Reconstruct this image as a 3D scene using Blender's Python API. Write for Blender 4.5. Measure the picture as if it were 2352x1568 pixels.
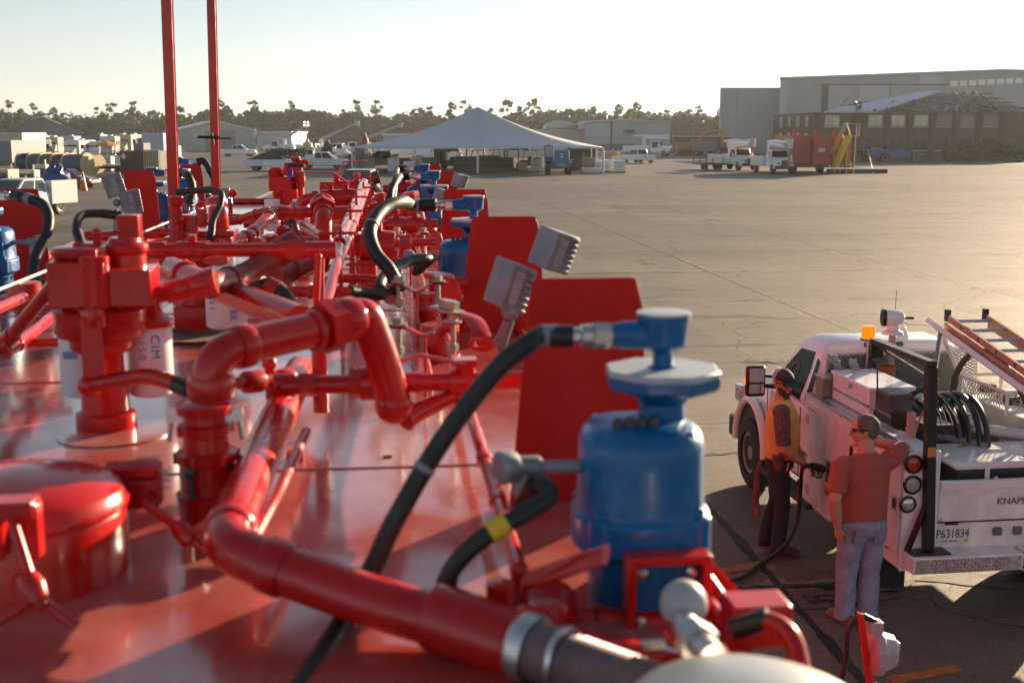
import bpy, math, random
from mathutils import Vector as V3, Matrix, Euler
for o in list(bpy.data.objects): bpy.data.objects.remove(o, do_unlink=True)
scn = bpy.context.scene
COL = scn.collection
R = math.radians
# ------------------------------------------------------------------ camera
PITCH = R(9.81); CAMZ = 4.0; FD = 2744.0           # FD: focal length in 1/2352 of the picture's width
cam = bpy.data.objects.new('camera', bpy.data.cameras.new('camera')); COL.objects.link(cam)
cam.location = (0, 0, CAMZ); cam.rotation_euler = (R(90) - PITCH, 0, 0)
cam.data.sensor_width = 36; cam.data.lens = 36 * FD / 2352
cam.data.clip_start = 0.05; cam.data.clip_end = 6000
cam.data.dof.use_dof = True; cam.data.dof.focus_distance = 11.5; cam.data.dof.aperture_fstop = 4.0
scn.camera = cam
# ------------------------------------------------------------------ light
SUN_AZ, SUN_EL = R(37), R(11.5)                    # azimuth to the right of +Y
w = bpy.data.worlds.new('World'); scn.world = w; w.use_nodes = True
nt = w.node_tree; bg = nt.nodes['Background']
sky = nt.nodes.new('ShaderNodeTexSky'); sky.sky_type = 'NISHITA'; sky.sun_disc = False
sky.sun_elevation = SUN_EL; sky.sun_rotation = SUN_AZ
sky.air_density = 1.0; sky.dust_density = 0.2; sky.ozone_density = 1.0; sky.altitude = 0
hsv = nt.nodes.new('ShaderNodeHueSaturation'); hsv.inputs['Saturation'].default_value = .52
nt.links.new(sky.outputs[0], hsv.inputs['Color']); wb = nt.nodes.new('ShaderNodeMix'); wb.data_type = 'RGBA'; wb.blend_type = 'MULTIPLY'; wb.inputs[0].default_value = 1; wb.inputs[7].default_value = (.95, .985, 1.06, 1)
nt.links.new(hsv.outputs[0], wb.inputs[6]); nt.links.new(wb.outputs[2], bg.inputs[0]); bg.inputs[1].default_value = 0.050
sd = bpy.data.lights.new('sun', 'SUN'); sd.energy = 5.0; sd.angle = R(0.5); sd.color = (1.0, 0.75, 0.50)
so = bpy.data.objects.new('sun', sd); COL.objects.link(so)
so.rotation_euler = (R(90) - SUN_EL, 0, math.pi - SUN_AZ); so.location = (30, 40, 60)
vs = scn.view_settings; vs.view_transform = 'Standard'; vs.look = 'None'; vs.gamma = 1.0; vs.exposure = 1.55
scn.render.engine = 'CYCLES'
cy = scn.cycles; cy.use_denoising = True; cy.max_bounces = 6; cy.transparent_max_bounces = 8; cy.volume_bounces = 0
cy.sample_clamp_indirect = 6.0; cy.use_adaptive_sampling = True; cy.adaptive_threshold = 0.02
# ------------------------------------------------------------------ picture <-> place
_c, _s = math.cos(PITCH), math.sin(PITCH)
def ray(x, y):
    a = (x - 1176) / FD; t = (y - 784) / FD
    return V3((a, _c - t * _s, -_s - t * _c))
def G(x, y, z=0.0):
    d = ray(x, y); k = (z - CAMZ) / d.z
    return V3((d.x * k, d.y * k, z))
def atY(x, y, Y):
    d = ray(x, y); k = Y / d.y
    return V3((d.x * k, Y, CAMZ + d.z * k))
TH = R(6.25)
TA = V3((-math.sin(TH), math.cos(TH), 0)); TB = V3((math.cos(TH), math.sin(TH), 0)); TZ = V3((0, 0, 1))
DECK, RISE = 3.15, 0.006
def tw(u, v, h=0.0):
    p = TA * u + TB * v; p.z = DECK + RISE * u + h
    return p
def PX(x, y, u):
    d = ray(x, y); k = u / d.dot(TA)
    return V3((d.x * k, d.y * k, CAMZ + d.z * k))
def DK(x, y, h=0.0):                                  # the point of the sloping deck seen at a pixel
    d = ray(x, y); k = (DECK + h - CAMZ) / (d.z - RISE * d.dot(TA))
    return d * k + V3((0, 0, CAMZ))
# ------------------------------------------------------------------ mesh builder
class MB:
    def __init__(s): s.v = []; s.f = []; s.m = []; s.cur = 0
    def mat(s, i): s.cur = i; return s
    def add(s, vs, fs):
        b = len(s.v); s.v += [V3(p) for p in vs]
        s.f += [tuple(i + b for i in f) for f in fs]; s.m += [s.cur] * len(fs); return s
    def hexa(s, p):                                   # 8 points: bottom ring 0-3 (ccw from above), top ring 4-7
        return s.add(p, [(3, 2, 1, 0), (4, 5, 6, 7), (0, 1, 5, 4), (1, 2, 6, 5), (2, 3, 7, 6), (3, 0, 4, 7)])
    def bx(s, x0, x1, y0, y1, z0, z1):
        return s.hexa([(x0, y0, z0), (x1, y0, z0), (x1, y1, z0), (x0, y1, z0), (x0, y0, z1), (x1, y0, z1), (x1, y1, z1), (x0, y1, z1)])
    def ob(s, c, X, Y, Z):                            # centre and half-axis vectors
        c, X, Y, Z = V3(c), V3(X), V3(Y), V3(Z)
        return s.hexa([c - X - Y - Z, c + X - Y - Z, c + X + Y - Z, c - X + Y - Z, c - X - Y + Z, c + X - Y + Z, c + X + Y + Z, c - X + Y + Z])
    def tube(s, pts, r, n=12, cap=True, asp=None, up=None):   # r: number or per-point (list); asp: (a,b) per-point ellipse factors
        pts = [V3(p) for p in pts]; N = len(pts)
        rr = r if isinstance(r, (list, tuple)) else [r] * N
        T = []
        for i in range(N):
            t = pts[min(i + 1, N - 1)] - pts[max(i - 1, 0)]
            T.append(t.normalized() if t.length > 1e-9 else (T[-1] if T else V3((0, 0, 1))))
        u = V3(up) if up is not None else (V3((0, 0, 1)) if abs(T[0].z) < .9 else V3((1, 0, 0)))
        a = (u - T[0] * u.dot(T[0])).normalized()
        vs = []
        for i in range(N):
            a = (a - T[i] * a.dot(T[i])).normalized(); b = T[i].cross(a)
            ea, eb = (asp[i] if isinstance(asp, list) else asp) if asp else (1, 1)
            for k in range(n):
                q = 2 * math.pi * k / n
                vs.append(pts[i] + a * (math.cos(q) * rr[i] * ea) + b * (math.sin(q) * rr[i] * eb))
        fs = [(i * n + k, i * n + (k + 1) % n, (i + 1) * n + (k + 1) % n, (i + 1) * n + k) for i in range(N - 1) for k in range(n)]
        if cap: fs += [tuple(range(n - 1, -1, -1)), tuple((N - 1) * n + k for k in range(n))]
        return s.add(vs, fs)
    def cyl(s, p0, p1, r, r1=None, n=16): return s.tube([p0, p1], [r, r if r1 is None else r1], n)
    def lathe(s, c, axis, prof, n=24, sq=0.0, up=None):        # prof: (radius, height) list; sq>0: rounded-square section
        c = V3(c); A = V3(axis).normalized()
        u = V3(up) if up is not None else (V3((1, 0, 0)) if abs(A.x) < .9 else V3((0, 1, 0)))
        a = (u - A * u.dot(A)).normalized(); b = A.cross(a); vs = []
        for r, h in prof:
            for k in range(n):
                q = 2 * math.pi * (k + .5) / n; cq, sq_ = math.cos(q), math.sin(q)
                f = 1.0
                if sq > 0: f = 1.0 / (abs(cq) ** (2 + sq) + abs(sq_) ** (2 + sq)) ** (1 / (2 + sq))
                vs.append(c + A * h + a * (cq * r * f) + b * (sq_ * r * f))
        N = len(prof)
        fs = [(i * n + k, i * n + (k + 1) % n, (i + 1) * n + (k + 1) % n, (i + 1) * n + k) for i in range(N - 1) for k in range(n)]
        if prof[0][0] > 1e-5: fs.append(tuple(range(n - 1, -1, -1)))
        if prof[-1][0] > 1e-5: fs.append(tuple((N - 1) * n + k for k in range(n)))
        return s.add(vs, fs)
    def prism(s, poly, o, X, Y, D):                   # 2-D outline in the X,Y plane at o, thickness vector D
        o, X, Y, D = V3(o), V3(X), V3(Y), V3(D); n = len(poly)
        a = [o + X * p[0] + Y * p[1] for p in poly]
        if X.cross(Y).dot(D) < 0: a.reverse()
        return s.add(a + [p + D for p in a], [tuple(range(n - 1, -1, -1)), tuple(range(n, 2 * n))] + [(i, (i + 1) % n, n + (i + 1) % n, n + i) for i in range(n)])
    def ball(s, c, r, sc=(1, 1, 1), n=16, m=10, rot=None):
        c = V3(c); vs = []; rm = rot if rot is not None else Matrix.Identity(3)
        for i in range(m + 1):
            ph = math.pi * i / m; 
            for k in range(n):
                q = 2 * math.pi * k / n
                vs.append(c + rm @ V3((r * sc[0] * math.sin(ph) * math.cos(q), r * sc[1] * math.sin(ph) * math.sin(q), -r * sc[2] * math.cos(ph))))
        return s.add(vs, [(i * n + k, i * n + (k + 1) % n, (i + 1) * n + (k + 1) % n, (i + 1) * n + k) for i in range(m) for k in range(n)])
    def quad(s, a, b, c, d): return s.add([a, b, c, d], [(0, 1, 2, 3)])
    def xf(s, M):
        s.v = [M @ p for p in s.v]; return s
    def build(s, name, mats, parent=None, smooth=35, bevel=0, inv=None, label=None):
        me = bpy.data.meshes.new(name)
        me.from_pydata([tuple(p) for p in s.v], [], s.f)
        for m in (mats if isinstance(mats, (list, tuple)) else [mats]): me.materials.append(m)
        if any(s.m): me.polygons.foreach_set('material_index', s.m)
        if smooth:
            me.shade_smooth(); me.set_sharp_from_angle(angle=R(smooth))
        me.update()
        o = bpy.data.objects.new(name, me); COL.objects.link(o)
        if parent is not None:
            o.parent = parent
            if inv is None and parent.type == 'EMPTY' and parent.get('_w'):
                inv = Matrix.Translation(-parent.location)
            if inv is not None: o.matrix_parent_inverse = inv
        if bevel:
            b = o.modifiers.new('bevel', 'BEVEL'); b.width = bevel; b.segments = 2; b.limit_method = 'ANGLE'; b.angle_limit = R(40)
        if label: o['label'] = label
        return o
def bend(pts, rad, k=6):                              # rounded polyline
    pts = [V3(p) for p in pts]; out = [pts[0]]
    for i in range(1, len(pts) - 1):
        a, b, c = pts[i - 1], pts[i], pts[i + 1]
        d = min(rad, (a - b).length * .49, (c - b).length * .49)
        p, q = b + (a - b).normalized() * d, b + (c - b).normalized() * d
        for j in range(k + 1):
            t = j / k; out.append(p * (1 - t) ** 2 + b * 2 * t * (1 - t) + q * t * t)
    out.append(pts[-1]); return out
def spline(pts, k=8):
    pts = [V3(p) for p in pts]; P = [pts[0] * 2 - pts[1]] + pts + [pts[-1] * 2 - pts[-2]]; out = []
    for i in range(1, len(P) - 2):
        a, b, c, d = P[i - 1:i + 3]
        for j in range(k):
            t = j / k
            out.append(.5 * ((2 * b) + (c - a) * t + (2 * a - 5 * b + 4 * c - d) * t * t + (3 * b - a - 3 * c + d) * t ** 3))
    out.append(pts[-1]); return out
def tag(o, label=None, cat=None, group=None, kind=None):
    if label: o['label'] = label
    if cat: o['category'] = cat
    if group: o['group'] = group
    if kind: o['kind'] = kind
    return o
def thing(name, label, cat, loc=(0, 0, 0), rz=0, group=None, world=False):   # world=True: children are built in world coordinates
    o = bpy.data.objects.new(name, None); COL.objects.link(o)
    o.location = loc; o.rotation_euler = (0, 0, rz); o.empty_display_size = .2
    if world: o['_w'] = 1
    return tag(o, label, cat, group)
def kids(o): return [c for c in bpy.data.objects if c.parent == o]
def dup(root, loc=None, rz=None, label=None, sc=None, group=None):
    r = root.copy(); COL.objects.link(r)
    if loc is not None: r.location = loc
    if rz is not None: r.rotation_euler = (0, 0, rz)
    if sc is not None: r.scale = (sc, sc, sc) if isinstance(sc, (int, float)) else sc
    if label: r['label'] = label
    if group: r['group'] = group
    for ch in kids(root):
        c = ch.copy(); COL.objects.link(c); c.parent = r
        for g in kids(ch):
            d = g.copy(); COL.objects.link(d); d.parent = c
    return r
# ------------------------------------------------------------------ materials
MATS = {}
def mat(name, col, rough=.5, metal=0.0, var=0.0, scale=6.0, bump=0.0, bscale=None, coat=0.0, col2=None, rvar=0.0, emit=None, estr=0, alpha=1.0, trans=0.0, spec=.5, patch=None, chips=None):
    if name in MATS: return MATS[name]
    m = bpy.data.materials.new(name); m.use_nodes = True; t = m.node_tree; b = t.nodes['Principled BSDF']; MATS[name] = m
    b.inputs['Base Color'].default_value = (*col, 1); b.inputs['Roughness'].default_value = rough; b.inputs['Metallic'].default_value = metal
    b.inputs['Specular IOR Level'].default_value = spec
    if coat: b.inputs['Coat Weight'].default_value = coat; b.inputs['Coat Roughness'].default_value = .12
    if trans: b.inputs['Transmission Weight'].default_value = trans
    if emit: b.inputs['Emission Color'].default_value = (*emit, 1); b.inputs['Emission Strength'].default_value = estr
    if alpha < 1: b.inputs['Alpha'].default_value = alpha
    if var or bump or rvar or col2:
        tc = t.nodes.new('ShaderNodeTexCoord'); no = t.nodes.new('ShaderNodeTexNoise')
        no.inputs['Scale'].default_value = scale; no.inputs['Detail'].default_value = 5; no.inputs['Roughness'].default_value = .62
        t.links.new(tc.outputs['Object'], no.inputs['Vector'])
        if var or col2:
            cr = t.nodes.new('ShaderNodeValToRGB'); e = cr.color_ramp.elements
            lo = tuple(c * (1 - var) for c in col); hi = col2 if col2 else tuple(min(1, c * (1 + var)) for c in col)
            e[0].position, e[1].position = patch if patch else (.32, .68); e[0].color = (*lo, 1); e[1].color = (*hi, 1)
            t.links.new(no.outputs['Fac'], cr.inputs['Fac']); outc = cr.outputs['Color']
            if chips:                                     # worn spots where the paint has gone
                n4 = t.nodes.new('ShaderNodeTexNoise'); n4.inputs['Scale'].default_value = 22; n4.inputs['Detail'].default_value = 6; n4.inputs['Roughness'].default_value = .7; t.links.new(tc.outputs['Object'], n4.inputs['Vector'])
                m4 = t.nodes.new('ShaderNodeMapRange'); m4.inputs[1].default_value = .655; m4.inputs[2].default_value = .70; m4.inputs[4].default_value = .75; t.links.new(n4.outputs['Fac'], m4.inputs[0])
                x4 = t.nodes.new('ShaderNodeMix'); x4.data_type = 'RGBA'; t.links.new(m4.outputs[0], x4.inputs[0]); t.links.new(outc, x4.inputs[6]); x4.inputs[7].default_value = (*chips, 1); outc = x4.outputs[2]
            t.links.new(outc, b.inputs['Base Color'])
        if rvar:
            mr = t.nodes.new('ShaderNodeMapRange'); mr.inputs[1].default_value = .3; mr.inputs[2].default_value = .7
            mr.inputs[3].default_value = max(.02, rough - rvar); mr.inputs[4].default_value = rough + rvar
            n3 = t.nodes.new('ShaderNodeTexNoise'); n3.inputs['Scale'].default_value = scale * 2.3; n3.inputs['Detail'].default_value = 4
            t.links.new(tc.outputs['Object'], n3.inputs['Vector']); t.links.new(n3.outputs['Fac'], mr.inputs[0]); t.links.new(mr.outputs[0], b.inputs['Roughness'])
        if bump:
            n2 = t.nodes.new('ShaderNodeTexNoise'); n2.inputs['Scale'].default_value = bscale or scale * 4; n2.inputs['Detail'].default_value = 4
            t.links.new(tc.outputs['Object'], n2.inputs['Vector'])
            bp = t.nodes.new('ShaderNodeBump'); bp.inputs['Strength'].default_value = bump; bp.inputs['Distance'].default_value = .01
            t.links.new(n2.outputs['Fac'], bp.inputs['Height']); t.links.new(bp.outputs[0], b.inputs['Normal'])
    return m
RED = mat('red_paint', (.46, .005, .007), .26, var=.16, scale=5, rvar=.10, bump=.06, bscale=40, coat=.5, spec=.22, col2=(.56, .012, .008), chips=(.13, .035, .022))
REDP = mat('red_panel_paint', (.50, .010, .007), .36, var=.18, scale=4, rvar=.08, bump=.16, bscale=5, spec=.22, chips=(.16, .03, .02))
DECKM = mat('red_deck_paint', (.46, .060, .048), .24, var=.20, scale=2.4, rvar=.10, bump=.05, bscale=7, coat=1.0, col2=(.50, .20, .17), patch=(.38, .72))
REDHOSE = mat('overpainted_hose', (.20, .02, .02), .45, var=.4, scale=9, rvar=.12, bump=.25, bscale=30, col2=(.34, .02, .02))
RUB = mat('black_rubber', (.014, .014, .015), .55, var=.2, scale=20, rvar=.1, bump=.1, bscale=60)
TYRE = mat('tyre_rubber', (.018, .017, .016), .75, var=.3, scale=14)
BLUE = mat('blue_paint', (.003, .105, .29), .34, var=.16, scale=9, rvar=.1, bump=.10, bscale=70, coat=.2, spec=.35)
BLUETOP = mat('pale_worn_plate', (.36, .40, .44), .45, var=.15, scale=9)
STEEL = mat('zinc_steel', (.55, .55, .54), .34, 1.0, var=.12, scale=15, rvar=.1)
GREY = mat('grey_cast_alloy', (.22, .23, .26), .5, .35, var=.2, scale=12, bump=.2, bscale=50)
DGREY = mat('dark_grey', (.05, .05, .055), .5, var=.2, scale=8)
BLACK = mat('black_paint', (.012, .011, .011), .38, var=.25, scale=8, rvar=.1)
RUST = mat('rust_brown', (.10, .045, .022), .7, var=.5, scale=14, bump=.3)
WHITE = mat('white_paint', (.72, .71, .70), .34, var=.05, scale=3, rvar=.08, coat=.3)
WHITED = mat('dirty_white_paint', (.62, .60, .58), .42, var=.10, scale=3.5, rvar=.1)
FILT = mat('filter_can_white', (.66, .64, .68), .35, var=.04, scale=8)
INKB = mat('blue_ink', (.015, .16, .55), .5)
INKP = mat('pale_blue_ink', (.22, .26, .50), .5)
INKK = mat('black_ink', (.015, .015, .018), .5)
GLASS = mat('dark_glass', (.008, .010, .011), .07, spec=.32)
GLASSB = mat('bluish_glass', (.05, .07, .08), .08, spec=.7)
AMBER = mat('amber_lens_lit', (.8, .16, .005), .25, emit=(1.0, .16, .003), estr=.55)
AMBERD = mat('amber_lens', (.8, .2, .01), .25)
REDL = mat('red_lens', (.35, .012, .01), .18, coat=.4)
CLEARL = mat('clear_lens', (.55, .55, .55), .1, .6)
CHROME = mat('chrome', (.75, .75, .76), .12, 1.0)
YEL = mat('yellow_paint', (.62, .42, .02), .45, var=.1, scale=6)
ORANGE = mat('orange_plastic', (.55, .10, .025), .5, var=.1)
def glyphs(mb, s, size, M, depth=.001, align='CENTER'):   # lettering as real mesh
    cu = bpy.data.curves.new('tmp', 'FONT'); cu.body = s; cu.size = size; cu.extrude = depth; cu.align_x = align; cu.align_y = 'CENTER'; cu.resolution_u = 3
    o = bpy.data.objects.new('tmp', cu); me = bpy.data.meshes.new_from_object(o)
    mb.add([M @ v.co for v in me.vertices], [tuple(p.vertices) for p in me.polygons])
    bpy.data.objects.remove(o); bpy.data.meshes.remove(me); bpy.data.curves.remove(cu); return mb
def text(s, size, M, m, parent, depth=.001, name='lettering'): return glyphs(MB(), s, size, M, depth).build(name, m, parent, smooth=0)
def basis(o, X, Y, Z=None):
    X = V3(X).normalized(); Y = V3(Y); Z = X.cross(Y).normalized(); Y = Z.cross(X)
    return Matrix(((X.x, Y.x, Z.x, o[0]), (X.y, Y.y, Z.y, o[1]), (X.z, Y.z, Z.z, o[2]), (0, 0, 0, 1)))
# ================================================================== setting
rnd = random.Random(7)
def ground_mat():
    m = bpy.data.materials.new('worn_concrete'); m.use_nodes = True; t = m.node_tree; b = t.nodes['Principled BSDF']; L = t.links.new
    def N(k, **kw):
        n = t.nodes.new(k)
        for a, v in kw.items(): setattr(n, a, v)
        return n
    def M(op, a, b_=None, c=None):
        n = N('ShaderNodeMath', operation=op)
        for i, q in enumerate((a, b_, c)):
            if q is None: continue
            if isinstance(q, (int, float)): n.inputs[i].default_value = q
            else: L(q, n.inputs[i])
        return n.outputs[0]
    def noise(vec, sc, det=4, rough=.6):
        n = N('ShaderNodeTexNoise'); n.inputs['Scale'].default_value = sc; n.inputs['Detail'].default_value = det; n.inputs['Roughness'].default_value = rough
        L(vec, n.inputs['Vector']); return n.outputs['Fac']
    def mix(f, a, c):
        n = N('ShaderNodeMix', data_type='RGBA'); L(f, n.inputs[0])
        for i, q in ((6, a), (7, c)):
            if isinstance(q, tuple): n.inputs[i].default_value = (*q, 1)
            else: L(q, n.inputs[i])
        return n.outputs[2]
    pos = N('ShaderNodeNewGeometry').outputs['Position']
    def dot(v):
        n = N('ShaderNodeVectorMath', operation='DOT_PRODUCT'); L(pos, n.inputs[0]); n.inputs[1].default_value = v; return n.outputs['Value']
    wob = M('MULTIPLY', M('SUBTRACT', noise(pos, .9, 5, .7), .5), .34)
    U = dot(tuple(TA)); Vv = dot(tuple(TB))
    P = 6.1
    fu = M('DIVIDE', M('SUBTRACT', M('ADD', U, wob), 9.87 - P / 2), P); fv = M('DIVIDE', M('SUBTRACT', M('ADD', Vv, M('MULTIPLY', wob, .25)), 3.5 - P / 2), P)
    du = M('MULTIPLY', M('ABSOLUTE', M('SUBTRACT', M('FRACT', fu), .5)), P); dv = M('MULTIPLY', M('ABSOLUTE', M('SUBTRACT', M('FRACT', fv), .5)), P)
    cell = N('ShaderNodeCombineXYZ'); L(M('FLOOR', fu), cell.inputs[0]); L(M('FLOOR', fv), cell.inputs[1])
    wn = N('ShaderNodeTexWhiteNoise', noise_dimensions='2D'); L(cell.outputs[0], wn.inputs['Vector'])
    stretch = N('ShaderNodeMapping'); L(pos, stretch.inputs['Vector']); stretch.inputs['Rotation'].default_value = (0, 0, -TH); stretch.inputs['Scale'].default_value = (.35, 1.0, 1)
    big = noise(stretch.outputs[0], .16, 6, .68); mid = noise(stretch.outputs[0], 1.1, 6, .7); fine = noise(pos, 42, 3, .7); grit = noise(pos, 150, 2, .5)
    v = M('ADD', M('ADD', M('MULTIPLY', big, .58), M('MULTIPLY', mid, .46)), M('ADD', M('MULTIPLY', fine, .85), M('MULTIPLY', grit, .45)))
    v = M('ADD', v, M('MULTIPLY', wn.outputs['Value'], .12))
    patch_ = noise(stretch.outputs[0], 4.2, 8, .78)
    v = M('MULTIPLY', M('ADD', v, M('MULTIPLY', patch_, .55)), .345)
    cr = N('ShaderNodeValToRGB'); L(v, cr.inputs['Fac']); e = cr.color_ramp.elements
    e[0].position = .44; e[0].color = (.034, .030, .026, 1); e[1].position = .63; e[1].color = (.225, .200, .165, 1)
    em = cr.color_ramp.elements.new(.52); em.color = (.120, .105, .086, 1)
    # stains
    st = N('ShaderNodeMapRange'); L(noise(pos, .33, 5, .65), st.inputs[0]); st.inputs[1].default_value = .57; st.inputs[2].default_value = .72; st.inputs[4].default_value = .55
    c = mix(st.outputs[0], cr.outputs['Color'], (.085, .070, .058))
    # joints: dark sealant of uneven width, with a pale spalled edge
    wid = M('MULTIPLY', M('MAXIMUM', M('SUBTRACT', noise(pos, .38, 5, .72), .45), 0.024), 1.05)
    ju = M('LESS_THAN', du, wid); jv = M('LESS_THAN', dv, M('ADD', M('MULTIPLY', wid, .25), .028)); 
    pale = M('MULTIPLY', M('LESS_THAN', M('MINIMUM', du, dv), M('ADD', wid, .07)), M('GREATER_THAN', mid, .55))
    c = mix(M('MULTIPLY', pale, .5), c, (.33, .29, .235))
    # wandering cracks
    wc = N('ShaderNodeVectorMath', operation='ADD'); L(pos, wc.inputs[0])
    nn = N('ShaderNodeTexNoise'); nn.inputs['Scale'].default_value = 1.3; nn.inputs['Detail'].default_value = 4; L(pos, nn.inputs['Vector'])
    sc3 = N('ShaderNodeVectorMath', operation='SCALE'); L(nn.outputs['Color'], sc3.inputs[0]); sc3.inputs['Scale'].default_value = 1.1; L(sc3.outputs[0], wc.inputs[1])
    vo = N('ShaderNodeTexVoronoi', feature='DISTANCE_TO_EDGE'); vo.inputs['Scale'].default_value = .17; L(wc.outputs[0], vo.inputs['Vector'])
    ck = M('MULTIPLY', M('LESS_THAN', vo.outputs['Distance'], .0034), M('GREATER_THAN', noise(pos, .12, 2), .44))
    dark = M('MAXIMUM', M('MAXIMUM', ju, jv), ck)
    c = mix(M('MULTIPLY', dark, .93), c, (.016, .015, .014))
    L(c, b.inputs['Base Color'])
    rg = N('ShaderNodeMapRange'); L(mid, rg.inputs[0]); rg.inputs[1].default_value = .3; rg.inputs[2].default_value = .7; rg.inputs[3].default_value = .52; rg.inputs[4].default_value = .74
    L(rg.outputs[0], b.inputs['Roughness']); b.inputs['Specular IOR Level'].default_value = .16
    h = M('SUBTRACT', M('ADD', M('MULTIPLY', fine, .5), M('ADD', M('MULTIPLY', grit, .5), M('MULTIPLY', mid, .6))), M('MULTIPLY', dark, 1.2))
    bp = N('ShaderNodeBump'); bp.inputs['Strength'].default_value = 1.0; bp.inputs['Distance'].default_value = .02; L(h, bp.inputs['Height']); L(bp.outputs[0], b.inputs['Normal'])
    return m
GM = ground_mat()
g = MB().quad((-2500, -300, 0), (2500, -300, 0), (2500, 3000, 0), (-2500, 3000, 0)).build('tarmac', GM, smooth=0); tag(g, kind='structure')
GRASS = mat('dry_grass', (.075, .085, .03), .9, var=.45, scale=.8, bump=.3, bscale=6)
def strip(name, pts, z, m):
    o = MB().add([(p[0], p[1], z) for p in pts], [tuple(range(len(pts)))]).build(name, m, smooth=0); return tag(o, kind='structure')
strip('grass_verge', [(36, 170), (140, 150), (200, 300), (36, 300)], .006, GRASS)
strip('grass_verge', [(-400, 372), (120, 372), (300, 900), (-600, 900)], .006, GRASS)
LINE = mat('worn_orange_line', (.30, .13, .035), .8, var=.35, scale=8)
a, b_ = G(2045, 1563), G(2205, 1533); n = V3((b_ - a).y, -(b_ - a).x) if False else (b_ - a).cross(V3((0, 0, 1))).normalized() * .06
strip('painted_line', [a - n, a + n, b_ + n, b_ - n], .004, LINE)
a, b_ = G(1625, 1318), G(1760, 1292); n = (b_ - a).cross(V3((0, 0, 1))).normalized() * .06
strip('painted_line', [a - n, a + n, b_ + n, b_ - n], .004, LINE)
WLINE = mat('worn_white_line', (.38, .35, .31), .8, var=.3, scale=5)
for p, q, ww in (((560, 470), (660, 425), .18), ((240, 442), (480, 441), .2)):
    a, b_ = G(*p), G(*q); n = (b_ - a).cross(V3((0, 0, 1))).normalized() * ww
    strip('painted_line', [a - n, a + n, b_ + n, b_ - n], .004, WLINE)
# open cracks filled with dark sealant, lying on the concrete
SEAL = mat('crack_sealant', (.018, .016, .015), .7, var=.4, scale=12); rc = random.Random(17)
def crack(x0, y0, x1, y1, wd):
    A, B = G(x0, y0), G(x1, y1); d = B - A; nrm = V3((-d.y, d.x, 0)).normalized(); n = max(8, int(d.length / .12)); L = []; Rr = []; off = 0
    for i in range(n + 1):
        f = i / n; off = off * .8 + rc.gauss(0, .06); p = A + d * f + nrm * off; w_ = wd * (.5 + 2.0 * rc.random() ** 2) * min(1, 6 * f + .1, 6 * (1 - f) + .1); L.append(p + nrm * w_); Rr.append(p - nrm * w_ * rc.uniform(.4, 1.2))
    mb = MB()
    for i in range(n): mb.quad(*[V3((q.x, q.y, .005)) for q in (Rr[i], Rr[i + 1], L[i + 1], L[i])])
    o = mb.build('pavement_crack', SEAL, smooth=0); tag(o, kind='structure')
for (x0, y0, x1, y1, wd) in ((370, 420, 720, 432, .075), (530, 552, 660, 555, .05), (60, 298, 360, 296, .09), (480, 236, 650, 236, .12), (155, 240, 290, 236, .10), (480, 300, 552, 293, .07), (990, 440, 1110, 452, .06), (600, 148, 740, 148, .15), (330, 125, 495, 125, .16), (985, 168, 1200, 172, .13), (1090, 78, 1230, 95, .25), (80, 172, 135, 170, .13), (950, 232, 1005, 225, .12), (740, 106, 825, 106, .18), (1200, 175, 1340, 178, .12), (415, 140, 445, 162, .08), (1340, 60, 1600, 66, .2), (1140, 240, 1330, 246, .08)):
    crack((1640 + x0 * 1.0119) * .784, (498 + y0 * 1.0119) * .784, (1640 + x1 * 1.0119) * .784, (498 + y1 * 1.0119) * .784, wd)
crack(1610, 1046, 1722, 1049, .05); crack(1650, 1352, 2400, 1350, .022); crack(1690, 830, 1790, 832, .05)
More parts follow.
